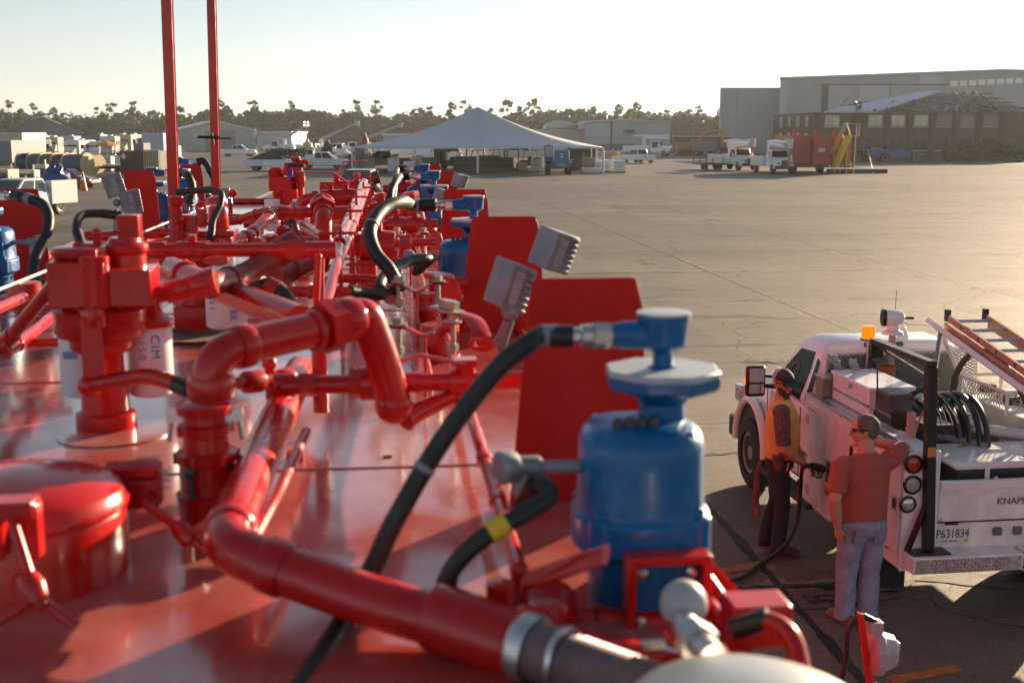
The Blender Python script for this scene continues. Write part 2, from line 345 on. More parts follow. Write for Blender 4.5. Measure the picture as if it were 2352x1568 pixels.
# ---------------------------------------------------------------- trees
BARK = mat('pine_bark', (.085, .055, .038), .9, var=.4, scale=3)
LEAFS = [mat('pine_foliage', (.028, .074, .020), .75, var=.5, scale=.6), mat('broadleaf_foliage', (.038, .090, .024), .75, var=.5, scale=.6)]
def make_tree(kind, h, seed):
    r = random.Random(seed); tr = MB(); cw = MB()
    lean = V3((r.uniform(-.04, .04), r.uniform(-.04, .04), 1))
    top = h * (.97 if kind == 0 else .8)
    tr.tube([lean * (top * k / 4) + V3((r.uniform(-.1, .1), r.uniform(-.1, .1), 0)) for k in range(5)], [.22, .19, .16, .11, .04], 6)
    cl = []
    if kind == 0:                                       # tall pine: bare trunk, ragged tiers near the top
        for i in range(r.randint(13, 18)):
            z = h * r.uniform(.36, 1.0); q = r.uniform(0, 6.28); k = (1.05 - z / h) * 2 + .4
            d = r.uniform(.2, 1.0) * h * .20 * min(1.1, k)
            p = lean * z + V3((math.cos(q) * d, math.sin(q) * d, r.uniform(-.2, .3)))
            tr.tube([lean * (z - .3), p], [.05, .02], 4); cl.append((p, r.uniform(.55, 1.15) * h / 15))
        cl.append((lean * h, .8 * h / 15))
    else:                                               # rounded broadleaf crown, lobed
        for i in range(r.randint(20, 28)):
            z = h * r.uniform(.12, .95); q = r.uniform(0, 6.28); wd = h * .34 * math.sin(math.pi * min(1, max(.15, (z / h - .05))) ) ** .6
            d = r.uniform(.1, 1) * wd; p = lean * z + V3((math.cos(q) * d, math.sin(q) * d, 0))
            tr.tube([lean * z * .7, p], [.07, .02], 4); cl.append((p, r.uniform(.9, 1.7) * h / 13))
    for p, s in cl:
        for k in range(60 if kind == 0 else 90):
            dv = V3((r.gauss(0, 1), r.gauss(0, 1), r.gauss(0, .62))); dv = dv.normalized() * (s * r.uniform(.35, 1.0) ** .6)
            c = p + dv; a = V3((r.uniform(-1, 1), r.uniform(-1, 1), r.uniform(-.6, .6))).normalized(); b2 = a.cross(V3((r.uniform(-1, 1), r.uniform(-1, 1), r.uniform(-1, 1)))).normalized()
            sz = s * r.uniform(.20, .40); cw.quad(c - a * sz - b2 * sz * .6, c + a * sz - b2 * sz * .5, c + a * sz * .8 + b2 * sz * .6, c - a * sz * .9 + b2 * sz * .5)
    nm = ('pine_tree', 'broadleaf_tree')[kind]
    lb = ('tall thin pine with a ragged crown in the far treeline', 'rounded bushy green tree in the far treeline')[kind]
    t = thing(nm, lb, 'tree', group=('pines in the far treeline', 'broadleaf trees in the far treeline')[kind])
    tr.build('trunk', BARK, t); cw.build('crown', LEAFS[kind], t, smooth=0)
    return t
PINES = [make_tree(0, 15, s) for s in (1, 2, 3, 4, 5)]; BROAD = [make_tree(1, 11, s) for s in (11, 12, 13, 14, 15)]
used = set()
def plant(kind, x, y, sc, rz):
    src = rnd.choice((PINES, BROAD)[kind])
    if src.name not in used:
        used.add(src.name); src.location = (x, y, 0); src.rotation_euler.z = rz; src.scale = (sc, sc, sc); return src
    return dup(src, (x, y, 0), rz, sc=sc)
tx = -225.0
while tx < 175:
    for row in range(3):
        x = tx + rnd.uniform(-2, 2); y = 466 + row * 14 + rnd.uniform(-6, 6)
        plant(1, x, y, rnd.uniform(.84, 1.20) * (1.0 + .12 * math.sin(x * .05)), rnd.uniform(0, 6.28))
    if rnd.random() < .8:
        plant(0, tx + rnd.uniform(-3, 3), 486 + rnd.uniform(-14, 10), rnd.uniform(.86, 1.16), rnd.uniform(0, 6.28))
    tx += 6.0
m = MB(); r = random.Random(3)                          # the depth of the wood behind the first rows
for i in range(42000):
    x = r.uniform(-330, 330); y = r.uniform(505, 590); z = r.uniform(0, 1) ** .8 * (10.8 + 1.6 * math.sin(x * .11) + 1.2 * math.sin(x * .31 + 2) + 1.5 * math.sin(y * .2 + x * .05))
    a = V3((r.uniform(-1, 1), r.uniform(-1, 1), r.uniform(-.7, .7))).normalized(); b2 = a.cross(V3((r.uniform(-1, 1), r.uniform(-1, 1), 1))).normalized(); s = r.uniform(.7, 1.4); c = V3((x, y, z))
    m.quad(c - a * s - b2 * s * .6, c + a * s - b2 * s * .6, c + a * s + b2 * s * .6, c - a * s + b2 * s * .6)
tag(m.build('woodland', LEAFS[1], smooth=0), 'dense dark green woodland filling in behind the front row of trees', 'woodland', kind='stuff')
# ---------------------------------------------------------------- buildings
CLADG = mat('grey_green_cladding', (.31, .335, .33), .55, var=.08, scale=.25)
CLADL = mat('light_grey_cladding', (.34, .36, .37), .55, var=.07, scale=.3)
CLADB = mat('pale_blue_grey_cladding', (.40, .43, .46), .5, var=.06, scale=.3)
CLADT = mat('tan_grey_cladding', (.36, .36, .35), .6, var=.08, scale=.3)
ROOFM = mat('metal_roofing', (.42, .45, .48), .4, .3, var=.1, scale=.6)
BRICK = mat('red_brick', (.088, .056, .049), .8, var=.3, scale=1.2, bump=.2, bscale=12)
PANE = mat('painted_sky_pane', (.34, .36, .25), .12, var=.25, scale=.4, spec=.8)  # reflected sky is painted into the pale yellow base colour
PANEG = mat('painted_green_sky_pane', (.62, .72, .62), .12, spec=.8)  # brightness of the sky seen through the glass is put into the colour
TRIM = mat('pale_trim', (.52, .53, .53), .5)
def gable(name, label, x0, x1, Y, D, ze, zp, wall, roof, parts=None, px=None):   # gable end facing the camera
    t = thing(name, label, 'building', ((x0 + x1) / 2, Y, 0), world=True); px = (x0 + x1) / 2 if px is None else px
    MB().prism([(x0, 0), (x1, 0), (x1, ze), (px, zp), (x0, ze)], (0, Y, 0), (1, 0, 0), (0, 0, 1), (-.36 * D, D, 0)).build('wall', wall, t, smooth=0)
    rf = MB()
    for a, b in (((x0 - .4, ze - .1), (px, zp)), ((px, zp), (x1 + .4, ze - .1))):
        rf.prism([a, b, (b[0], b[1] + .3), (a[0], a[1] + .3)], (0, Y - .4, 0.01), (1, 0, 0), (0, 0, 1), (-.36 * D, D + .8, 0))
    rf.build('roof', roof, t, smooth=0)
    return t
def wx(x, Y, y=300): return atY(x, y, Y).x
def wz(y, Y, x=1176): return atY(x, y, Y).z
# far hangars on the left
Y = 345; t = gable('grey_hangar', 'dark grey gabled hangar behind the motorhomes at far left', wx(2, Y), wx(186, Y), Y, 30, wz(306, Y), wz(270, Y), mat('slate_cladding', (.115, .125, .135), .55, var=.1, scale=.3), mat('slate_roof', (.15, .16, .17), .5), px=wx(100, Y))
m = MB(); p = V3((wx(100, Y), Y - .9, wz(270, Y) + .3)); sl = (wz(306, Y) - wz(270, Y)) / (wx(186, Y) - wx(100, Y)); m.prism([(0, .02), (5.5, 5.5 * sl + .02), (5.5, 5.5 * sl + .1), (0, .1)], p, (1, 0, 0), (0, 0, 1), (-3, 9, 0)); m.build('ridge_sunlit_strip', mat('painted_roof_sunlight', (.62, .63, .62), .4), t, smooth=0)  # bright strip paints the sunlight caught on the slope beside the ridge
MB().bx(wx(20, Y), wx(78, Y), Y - .06, Y - .01, 0, 5.2).build('door', DGREY, t, smooth=0)
Y = 300; t = gable('grey_hangar', 'wide grey gabled shed behind the box truck and the masts', wx(408, Y), wx(586, Y), Y, 40, wz(301, Y), wz(279, Y), CLADT, ROOFM, px=wx(500, Y))
MB().bx(wx(470, Y), wx(540, Y), Y - .05, Y - .01, 0, 5).build('door', mat('brown_grey_door', (.24, .225, .21), .6), t, smooth=0)
MB().bx(wx(582, Y), wx(588, Y), Y - .5, Y - .1, wz(318, Y), wz(297, Y)).build('corner_trim', TRIM, t, smooth=0)
Y = 292; t = thing('white_shed', 'long low white flat-roofed shed beside the grey gabled shed', 'building', (wx(628, Y), Y, 0), world=True)
MB().bx(wx(589, Y), wx(669, Y), Y, Y + 22, 0, wz(306, Y)).build('wall', CLADB, t, smooth=0)
MB().bx(wx(587, Y), wx(671, Y), Y - .6, Y + 22.5, wz(306, Y) + .01, wz(302, Y)).build('roof', ROOFM, t, smooth=0)
MB().bx(wx(602, Y), wx(655, Y), Y - .05, Y - .01, 0, wz(322, Y)).build('door', CLADL, t, smooth=0)
MB().bx(wx(660, Y), wx(669, Y), Y - .7, Y - .62, wz(309, Y), wz(302, Y)).build('fascia', TRIM, t, smooth=0)
Y = 330; t = thing('low_building', 'low pale building with a long flat roof behind the raised boom trucks', 'building', (wx(990, Y), Y, 0), world=True)
MB().bx(wx(880, Y), wx(1046, Y), Y, Y + 20, 0, wz(312, Y)).build('wall', CLADL, t, smooth=0)
MB().bx(wx(876, Y), wx(1050, Y), Y - .8, Y + 21, wz(312, Y) + .01, wz(307, Y)).build('roof', TRIM, t, smooth=0)
# warehouse in the middle distance
Y = 316; t = thing('warehouse', 'pale blue grey warehouse with a low gabled front and one square window', 'building', (wx(1440, Y), Y, 0), world=True)
x0, x1, xp = wx(1343, Y), wx(1540, Y), wx(1436, Y)
MB().prism([(x0, 0), (x1, 0), (x1, wz(283, Y)), (xp, wz(276, Y)), (x0, wz(282, Y))], (0, Y, 0), (1, 0, 0), (0, 0, 1), (0, 30, 0)).build('wall', CLADL, t, smooth=0)
rf = MB()
for a, b in (((x0 - .3, wz(282, Y)), (xp, wz(276, Y))), ((xp, wz(276, Y)), (x1 + .3, wz(283, Y)))): rf.prism([a, b, (b[0], b[1] + .35), (a[0], a[1] + .35)], (0, Y - .5, .01), (1, 0, 0), (0, 0, 1), (0, 31, 0))
rf.build('roof', ROOFM, t, smooth=0)
for xa, xb in ((1344, 1401), (1487, 1539)): MB().bx(wx(xa, Y), wx(xb, Y), Y - .06, Y - .01, wz(312, Y), wz(285, Y)).build('wall_panel', CLADB, t, smooth=0)
MB().bx(wx(1402, Y), wx(1406, Y), Y - .15, Y - .01, 0, wz(279, Y)).build('downpipe', DGREY, t, smooth=0)
MB().bx(wx(1344, Y), wx(1460, Y), Y - .06, Y - .01, 0, wz(331, Y)).build('door', mat('slate_door', (.12, .13, .15), .5), t, smooth=0)
f = MB().bx(wx(1430, Y), wx(1459, Y), Y - .12, Y - .01, wz(307, Y), wz(297, Y)).build('window', TRIM, t, smooth=0); MB().bx(wx(1431, Y), wx(1458, Y), Y - .16, Y - .121, wz(306, Y), wz(298, Y)).build('pane', GLASS, f, smooth=0)
Y = 322; t = thing('round_roof_shed', 'low shed with a rounded pale roof left of the warehouse', 'building', (wx(1290, Y), Y, 0), world=True)
xa, xb = wx(1252, Y), wx(1322, Y); xm = (xa + xb) / 2; hw = (xb - xa) / 2
MB().prism([(xa - 3, 0), (xb + 3, 0), (xb + 3, wz(296, Y)), (xa - 3, wz(296, Y))], (0, Y, 0), (1, 0, 0), (0, 0, 1), (0, 25, 0)).build('wall', CLADT, t, smooth=0)
MB().prism([(xm + hw * math.cos(q / 10 * math.pi), wz(295, Y) + 2.1 * math.sin(q / 10 * math.pi)) for q in range(11)], (0, Y - .3, 0), (1, 0, 0), (0, 0, 1), (0, 25, 0)).build('roof', CLADB, t)
MB().bx(wx(1300, Y), wx(1343, Y), Y - 8, Y - .5, wz(288, Y), wz(286, Y)).build('awning', ROOFM, t, smooth=0)
# the big hangar
Y = 268; t = thing('big_hangar', 'huge grey green hangar with tall sliding doors and a low gabled roof', 'building', (wx(2050, Y), Y, 0), world=True)
xa, xb, xp, xe = wx(1662, Y), wx(1788, Y), wx(2290, Y), wx(2640, Y)
MB().hexa([(xa, Y + 6, 0), (xb + 3, Y + 6, 0), (xb + 17, Y + 60, 0), (xa + 14, Y + 60, 0), (xa, Y + 6, wz(199, Y)), (xb + 3, Y + 6, wz(199, Y)), (xb + 17, Y + 60, wz(199, Y)), (xa + 14, Y + 60, wz(199, Y))]).build('side_wing', CLADG, t, smooth=0)
MB().prism([(xb, 0), (xe, 0), (xe, wz(172, Y)), (xp, wz(163, Y)), (xb, wz(182, Y))], (0, Y, 0), (1, 0, 0), (0, 0, 1), (18, 70, 0)).build('wall', CLADG, t, smooth=0)
rf = MB()
for a, b in (((xb - .3, wz(182, Y)), (xp, wz(163, Y))), ((xp, wz(163, Y)), (xe, wz(172, Y)))): rf.prism([a, b, (b[0], b[1] + .4), (a[0], a[1] + .4)], (0, Y - .5, .01), (1, 0, 0), (0, 0, 1), (18, 71, 0))
rf.build('roof', ROOFM, t, smooth=0)
for x_, w_, mm in ((1662, 4, CLADB), (1700, 2, CLADT), (1742, 2, CLADT)): MB().bx(wx(x_, Y), wx(x_ + w_, Y), Y + 5.8, Y + 5.99, 0, wz(200, Y)).build('downpipe', mm, t, smooth=0)
MB().bx(wx(1788, Y), wx(1806, Y), Y - .1, Y - .01, 0, wz(186, Y)).build('corner_panel', CLADB, t, smooth=0)
for x0_, x1_, mm in ((1884, 1898, DGREY), (1899, 1964, CLADT), (1970, 2036, CLADB), (2041, 2150, CLADT)):
    MB().bx(wx(x0_, Y), wx(x1_, Y), Y - .2, Y - .01, 0, wz(197, Y)).build('sliding_door', mm, t, smooth=0)
MB().bx(wx(1880, Y), wx(2170, Y), Y - .4, Y - .21, wz(196, Y), wz(193.5, Y)).build('door_track', DGREY, t, smooth=0)
MB().bx(wx(2104, Y), wx(2160, Y), Y - .1, Y - .01, wz(195, Y), wz(172, Y)).build('wall_panel', CLADB, t, smooth=0)
for k in range(11):
    x_ = 2176 + k * 21; dy = -k * .9
    f = MB().bx(wx(x_, Y), wx(x_ + 17, Y), Y - .14, Y - .01, wz(199 + dy, Y), wz(186 + dy, Y)).build('window', TRIM, t, smooth=0)
    MB().bx(wx(x_ + 1, Y), wx(x_ + 16, Y), Y - .18, Y - .141, wz(198 + dy, Y), wz(187 + dy, Y)).build('pane', PANEG, f, smooth=0)
# brick office with its roof torn off
Y = 190; t = thing('brick_building', 'two storey red brick building with its roof torn open', 'building', (wx(2100, Y), Y, 0), world=True)
xc, xr = wx(1868, Y), wx(2420, Y); zt = wz(259, Y); xl = wx(1776, Y + 22)
MB().add([(xc, Y, 0), (xr, Y, 0), (xr, Y + 30, 0), (xl, Y + 22, 0), (xc, Y, zt), (xr, Y, zt), (xr, Y + 30, zt), (xl, Y + 22, zt)], [(0, 1, 5, 4), (1, 2, 6, 5), (2, 3, 7, 6), (3, 0, 4, 7), (4, 5, 6, 7)]).build('wall', BRICK, t, smooth=0)
def bwin(xa, xb, ya, yb, pm, yy=Y):
    f = MB().bx(wx(xa, yy), wx(xb, yy), yy - .1, yy - .01, wz(yb, yy), wz(ya, yy)).build('window', mat('bronze_frame', (.09, .075, .06), .5), t, smooth=0)
    MB().bx(wx(xa, yy) + .12, wx((xa + xb) / 2, yy) - .04, yy - .13, yy - .101, wz(yb, yy) + .12, wz(ya, yy) - .1).bx(wx((xa + xb) / 2, yy) + .04, wx(xb, yy) - .12, yy - .13, yy - .101, wz(yb, yy) + .12, wz(ya, yy) - .1).build('pane', pm, f, smooth=0)
    MB().bx(wx(xa, yy) - .1, wx(xb, yy) + .1, yy - .2, yy - .101, wz(yb, yy) - .12, wz(yb, yy) - .01).build('sill', TRIM, f, smooth=0)
for i, (xa, xb) in enumerate(((1892, 1928), (1992, 2026), (2044, 2078), (2097, 2131), (2149, 2182), (2203, 2236), (2256, 2290))):
    bwin(xa, xb, 264, 291, (PANE, PANE, PANE, PANE, GLASSB, GLASSB, GLASSB)[i]); bwin(xa, xb, 317, 346, GLASS)
dl = V3((xl - xc, 22, 0)); nl = V3((-dl.y, dl.x, 0)).normalized(); 
if nl.y > 0: nl = -nl
ul = dl.normalized()
for k in range(4):
    p = V3((xc, Y, 0)) + dl * (.14 + .21 * k) + nl * .06
    f = MB().ob(p + V3((0, 0, zt - 1.35)), ul * 1.0, nl * .05, V3((0, 0, .95))).build('window', DGREY, t, smooth=0); MB().ob(p + nl * .06 + V3((0, 0, zt - 1.35)), ul * .8, nl * .02, V3((0, 0, .8))).build('pane', PANE, f, smooth=0)
    f = MB().ob(p + V3((0, 0, zt - 3.6)), ul * 1.0, nl * .05, V3((0, 0, .6))).build('window', DGREY, t, smooth=0); MB().ob(p + nl * .06 + V3((0, 0, zt - 3.6)), ul * .8, nl * .02, V3((0, 0, .45))).build('pane', CLADT, f, smooth=0)
# remains of the roof
YR = Y + 9
q = [atY(1893, 259, Y + .3), atY(2012, 259, Y + .3), atY(2160, 212, YR), atY(2118, 214, YR)]
MB().add(q + [p + V3((0, .1, .25)) for p in q], [(0, 1, 2, 3), (7, 6, 5, 4), (0, 3, 7, 4), (1, 0, 4, 5), (2, 1, 5, 6), (3, 2, 6, 7)]).build('roof', mat('torn_metal_roof', (.40, .44, .50), .4, .2, var=.12, scale=.5), t, smooth=0)
for px_ in (1876, 1960, 2035, 2088, 2140, 2193, 2246, 2300): x_ = wx(px_, Y); MB().bx(x_ - .35, x_ + .35, Y - .22, Y - .01, 0, zt).build('pilaster', mat('dark_brick', (.060, .040, .036), .8, var=.3, scale=1.5), t, smooth=0)
qa = [atY(1990, 259, Y + .5), atY(2345, 259, Y + .5), atY(2262, 222, YR + .4), atY(2118, 217, YR + .4)]
MB().add(qa + [p + V3((0, .3, -.25)) for p in qa], [(0, 1, 2, 3), (7, 6, 5, 4), (0, 3, 7, 4), (1, 0, 4, 5), (2, 1, 5, 6), (3, 2, 6, 7)]).build('roof_deck', mat('bare_roof_deck', (.12, .105, .088), .85, var=.55, scale=.9, col2=(.22, .21, .20)), t, smooth=0)
tr = MB(); r = random.Random(5)
za = wz(214, YR); xa = wx(1930, YR)
for k in range(7, 15):
    x_ = wx(2030 + k * 22, YR); hh = za + .3 - (0 if k < 9 else (k - 9) * .55)
    tr.cyl((x_, Y + .4, zt), (x_ + r.uniform(-.5, .5), YR, hh), .11, n=5); tr.cyl((x_, Y + 18, zt), (x_ + r.uniform(-.4, .4), YR, hh), .11, n=5); tr.cyl((x_, Y + 3.5, zt), (x_, YR - 2.5, hh * .8 + zt * .2), .08, n=4)
for hh in (.25, .5, .72, .95): tr.cyl((wx(2010 + 90 * hh, YR), Y + .4 + 8.6 * hh, zt + (za - zt) * hh), (wx(2330 - 60 * hh, YR), Y + .4 + 8.6 * hh, zt + (za - zt) * hh), .09, n=5)
tr.build('roof_truss', mat('weathered_timber', (.11, .10, .09), .8, var=.4, scale=2), t, smooth=0)
db = MB()
for k in range(300):
    fx = r.random(); x_ = wx(1960 + 350 * fx, Y); yy = Y + r.uniform(.4, 9); hmax = (za - zt) * (.25 + .65 * (yy - Y) / 9)
    c = V3((x_, yy, zt + r.uniform(.02, 1) ** 1.8 * hmax * .8)); a1 = V3((r.uniform(-1, 1), r.uniform(-1, 1), r.uniform(-.6, .6))).normalized(); b1 = a1.cross(V3((r.random(), r.random(), 1))).normalized()
    db.mat(r.choice((0, 0, 1, 2))).ob(c, a1 * r.uniform(.2, 1.0), b1 * r.uniform(.08, .35), a1.cross(b1) * .04)
db.mat(0); rdb = db.build('roof_debris', [mat('dark_insulation', (.09, .085, .075), .9, var=.4, scale=1), mat('grey_sheet_scrap', (.24, .25, .26), .5, .2), mat('tan_board', (.24, .20, .15), .8)], t, smooth=0); rdb['kind'] = 'stuff'
# ---------------------------------------------------------------- big white tent
Y = 127; t = thing('marquee_tent', 'big white peaked tent sheltering forklifts and pallets', 'tent', (wx(1096, Y, 338), Y + 9, 0), world=True)
TENT = mat('white_tent_vinyl', (.46, .48, .52), .45, var=.05, scale=.5)
ze = wz(338, Y); xa, xb = wx(808, Y, 338), wx(1386, Y, 338); pk = atY(1098, 246, Y + 11); pk2 = pk + V3((0, 8, 0)); D = 29
cn = MB(); 
def hang(A, B, P, n=14):                                 # sagging triangular tent panel
    rows = []
    for i in range(n + 1):
        f = i / n; row = []
        for j in range(n + 1):
            g_ = j / n; base = A.lerp(B, g_); p = base.lerp(P, f); p.z -= .75 * math.sin(math.pi * f) * (1 - .2 * math.cos(g_ * 6.28)) ; row.append(p)
        rows.append(row)
    b0 = len(cn.v); cn.add([p for rw in rows for p in rw], [(i * (n + 1) + j, i * (n + 1) + j + 1, (i + 1) * (n + 1) + j + 1, (i + 1) * (n + 1) + j) for i in range(n) for j in range(n)])
c00, c10, c11, c01 = V3((xa, Y, ze)), V3((xb, Y, ze)), V3((xb, Y + D, ze)), V3((xa, Y + D, ze))
hang(c00, c10, pk); hang(c11, c01, pk2); 
for A, B, P, Q in ((c10, c11, pk, pk2), (c01, c00, pk2, pk)):
    n = 10; b0 = len(cn.v); vs_ = []
    for i in range(n + 1):
        f = i / n
        for j in range(n + 1):
            p = A.lerp(B, j / n).lerp(P.lerp(Q, j / n), f); p.z -= .75 * math.sin(math.pi * f); vs_.append(p)
    cn.add(vs_, [(i * (n + 1) + j, i * (n + 1) + j + 1, (i + 1) * (n + 1) + j + 1, (i + 1) * (n + 1) + j) for i in range(n) for j in range(n)])
co = cn.build('canopy', TENT, t, smooth=50); sm = co.modifiers.new('thick', 'SOLIDIFY'); sm.thickness = .02
vl = MB()
for A, B in ((c00, c10), (c10, c11), (c01, c00)): vl.quad(A + V3((0, 0, -.16)), B + V3((0, 0, -.16)), B + V3((0, 0, .01)), A + V3((0, 0, .01)))
vo = vl.build('valance', TENT, t, smooth=0); sm = vo.modifiers.new('thick', 'SOLIDIFY'); sm.thickness = .02
MB().tube([V3((pk.x, Y, ze)).lerp(pk, f) + V3((0, -.03, .03 - .75 * math.sin(math.pi * f))) for f in [k / 12 for k in range(13)]], .05, 6).build('seam', mat('tent_seam', (.50, .52, .56), .5), t)
for k in range(5):
    for yy in (Y + .1, Y + D - .1):
        x_ = xa + (xb - xa) * k / 4
        if yy > Y + 1 or k in (0, 4) or True: MB().cyl((x_, yy, 0), (x_, yy, ze - .05), .11 if k in (0, 2, 4) else .06, n=10).build('pole', TRIM, t)
for yy in (Y + 9, Y + 18):
    for x_ in (xa + .1, xb - .1): MB().cyl((x_, yy, 0), (x_, yy, ze - .05), .08, n=8).build('pole', TRIM, t)
sd_ = MB()
for k in range(24): sd_.bx(xa + .12 + .05 * (k % 2), xa + .16 + .05 * (k % 2), Y + 1 + k * .35, Y + 1.36 + k * .35, 0, ze - .1)
sd_.build('side_curtain', mat('gathered_side_curtain', (.55, .55, .56), .6), t, smooth=0)
# ================================================================== red tank trailer (everything bolted to it is a part)
VL, VR = -2.06, .58
TR = thing('tank_trailer', 'red tank trailer whose deck is crowded with red pipes, valves and blue actuators', 'tank trailer', tuple(tw(6, (VL + VR) / 2, -DECK - .04)), world=True)
def tp(name, mb, m, parent=None, smooth=35, bevel=0, label=None): return mb.build(name, m, parent or TR, smooth, bevel, label=label)
# --- tank body, skirt and wheels
prof = [(VL + .12, -2.2), (VR - .12, -2.2), (VR - .02, -1.6), (VR, -.10), (VR, -.02), (VL, -.02), (VL, -.10), (VL + .02, -1.6)]
p0, p1 = tw(-1.6, 0), tw(13.9, 0)
b = MB(); n = len(prof)
b.add([tw(u, v, h) for u in (-1.6, 13.9) for v, h in prof], [tuple(range(n - 1, -1, -1)), tuple(range(n, 2 * n))] + [(i, (i + 1) % n, n + (i + 1) % n, n + i) for i in range(n)])
b.build('tank', RED, TR, smooth=30)
for u in (9.6, 11.0, 12.4):
    for v in (VL + .25, VR - .25):
        c = tw(u, v); c.z = .5
        w_ = MB().lathe(c - TB * .14, TB, [(.3, 0), (.48, .02), (.5, .06), (.5, .22), (.48, .26), (.3, .28)], 28).build('wheel', TYRE, TR); MB().lathe(c - TB * .10, TB, [(.27, 0), (.27, .2)], 20).build('rim', STEEL, w_)
# --- deck sheet with a low curb at each edge
dk = MB()
NU = 40
us = [-1.6 + 15.5 * i / NU for i in range(NU + 1)]
for i in range(NU): dk.quad(tw(us[i], VL, 0), tw(us[i], VR, 0), tw(us[i + 1], VR, 0), tw(us[i + 1], VL, 0))
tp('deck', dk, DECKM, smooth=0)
for u in (2.95, 4.1, 5.6, 7.3, 9.2, 11.3): tp('weld_seam', MB().tube([tw(u, VL + .02, .001), tw(u, VR - .02, .001)], .003, 6), DECKM)
for v in (VL + .015, VR - .015): tp('curb', MB().tube([tw(-1.6, v, .02), tw(13.85, v, .02)], .016, 10), RED)
tp('end_rail', MB().tube([tw(13.8, VL + .1, .03), tw(13.8, VR - .1, .03)], .03, 10), RED)
def up(u, v, h): return tw(u, v, h)
def pix(l): return [PX(*q) for q in l]
def coup(mb, p, d, r, L=.05, n=16): d = V3(d).normalized(); mb.tube([p - d * L / 2, p - d * (L / 2 - .006), p + d * (L / 2 - .006), p + d * L / 2], [r * .94, r, r, r * .94], n)
def hexn(mb, p, d, r, L=.03): d = V3(d).normalized(); mb.cyl(p - d * L / 2, p + d * L / 2, r, n=6)
def run(l, r, rad=.06, n=16, coups=(), hexs=(), name='pipe', m=RED, extra=None):
    P = pix(l) if len(l[0]) == 3 and isinstance(l[0], tuple) else l
    mb = MB(); path = bend(P, rad)
    mb.tube(path, r, n)
    for i, f in coups:
        a, c = P[i], P[i + 1]; coup(mb, a.lerp(c, f), c - a, r * 1.28, r * 2.4)
    for i, f in hexs:
        a, c = P[i], P[i + 1]; hexn(mb, a.lerp(c, f), c - a, r * 1.5, r * 1.3)
    for i in range(1, len(P) - 1):                       # elbow collars
        for o in (-1, 1):
            d = P[i + o] - P[i]
            if d.length > rad * 1.6: coup(mb, P[i] + d.normalized() * rad * 1.05, d, r * 1.2, r * .7)
    if extra: extra(mb, P)
    return tp(name, mb, m)
# --- main pipe run: near cross arm, elbow, long run to the far end
main = pix([(1700, 1600, 1.62), (1210, 1478, 1.78), (880, 1390, 1.92), (512, 1258, 2.06)])
mainb = [PX(525, 1228, 2.12), PX(606, 1030, 2.72), PX(690, 850, 3.5), PX(755, 690, 4.8), PX(790, 560, 7.0), PX(836, 420, 13.2)]
mb = MB(); mb.tube(bend([main[0], main[2], main[3], mainb[1], mainb[2]], .075, 8), .0445, 24)
d = main[2] - main[3]; coup(mb, main[3] + d.normalized() * .11, d, .050, .05, 24); coup(mb, main[3] + (mainb[1] - main[3]).normalized() * .10, mainb[1] - main[3], .050, .05, 24)
coup(mb, main[1].lerp(main[2], .35), d, .056, .16, 24); coup(mb, main[1].lerp(main[2], .0), d, .060, .05, 24)
tp('pipe', mb, RED)
ln = [PX(748, 700, 4.05), PX(772, 612, 4.5), PX(780, 556, 4.95), PX(812, 478, 6.5), PX(836, 418, 8.4)]      # the thinner raised pair on posts
mb = MB(); mb.tube(ln[2:], .0245, 18); mb.ball(ln[4], .026)
for a, f in ((2, .12), (2, .6), (3, .05), (3, .5), (3, .92)): coup(mb, ln[a].lerp(ln[a + 1], f), ln[a + 1] - ln[a], .028, .04, 18)
tp('pipe', mb, RED)
mb = MB(); mb.tube([ln[0], ln[1], ln[1].lerp(ln[2], .8)], .020, 16); tp('pipe', mb, RED)
l2 = [PX(762, 640, 4.6), PX(796, 556, 5.05), PX(823, 486, 6.5), PX(845, 428, 8.3)]
mb = MB(); mb.tube(l2, .020, 16)
for f in (.1, .5, .9): coup(mb, l2[1].lerp(l2[2], f), l2[2] - l2[1], .026, .05, 16)
tp('pipe', mb, RED)
mb = MB(); mb.tube([PX(704, 990, 2.75), PX(640, 1130, 2.38), PX(575, 1250, 2.10)], .012, 10); tp('conduit', mb, RED)
# --- braided flexible connector, steel band and the elbow out at the lower edge
fx = [PX(1200, 1482, 1.745), PX(1350, 1530, 1.66), PX(1520, 1600, 1.58)]
mb = MB(); N = 60; dd = fx[2] - fx[0]
mb.tube([fx[0] + dd * (i / N) for i in range(N + 1)], [.043 + .0035 * (i % 2) for i in range(N + 1)], 20); tp('flexible_connector', mb, mat('grey_braided_hose', (.20, .13, .14), .5, .2, var=.3, scale=20))
mb = MB(); coup(mb, fx[0].lerp(fx[1], .1), dd, .056, .03, 24); coup(mb, fx[0].lerp(fx[1], .62), dd, .051, .012, 24); tp('hose_band', mb, STEEL)
# --- threaded elbow assembly over the near valve
e = pix([(478, 1196, 2.62), (478, 900, 2.62), (500, 806, 2.64), (745, 752, 2.82), (845, 728, 2.88), (872, 800, 2.92), (905, 905, 2.92)])
mb = MB(); q = [e[0].lerp(e[1], .6), PX(482, 812, 2.62), PX(745, 752, 2.82), PX(838, 722, 2.9), PX(880, 830, 2.92), PX(905, 925, 2.92)]
mb.tube(bend([q[0], q[1], q[2], q[3]], .07, 8), .041, 24); d = q[2] - q[1]
coup(mb, q[1] + d.normalized() * .085, d, .05, .04, 24); coup(mb, q[1] + V3((0, 0, -.075)), (0, 0, 1), .052, .05, 24)
hexn(mb, q[2].lerp(q[3], .12), d, .064, .05); coup(mb, q[2].lerp(q[3], .55), d, .055, .05, 24); coup(mb, q[2].lerp(q[3], -.25), d, .05, .02, 24)
tp('pipe', mb, RED)
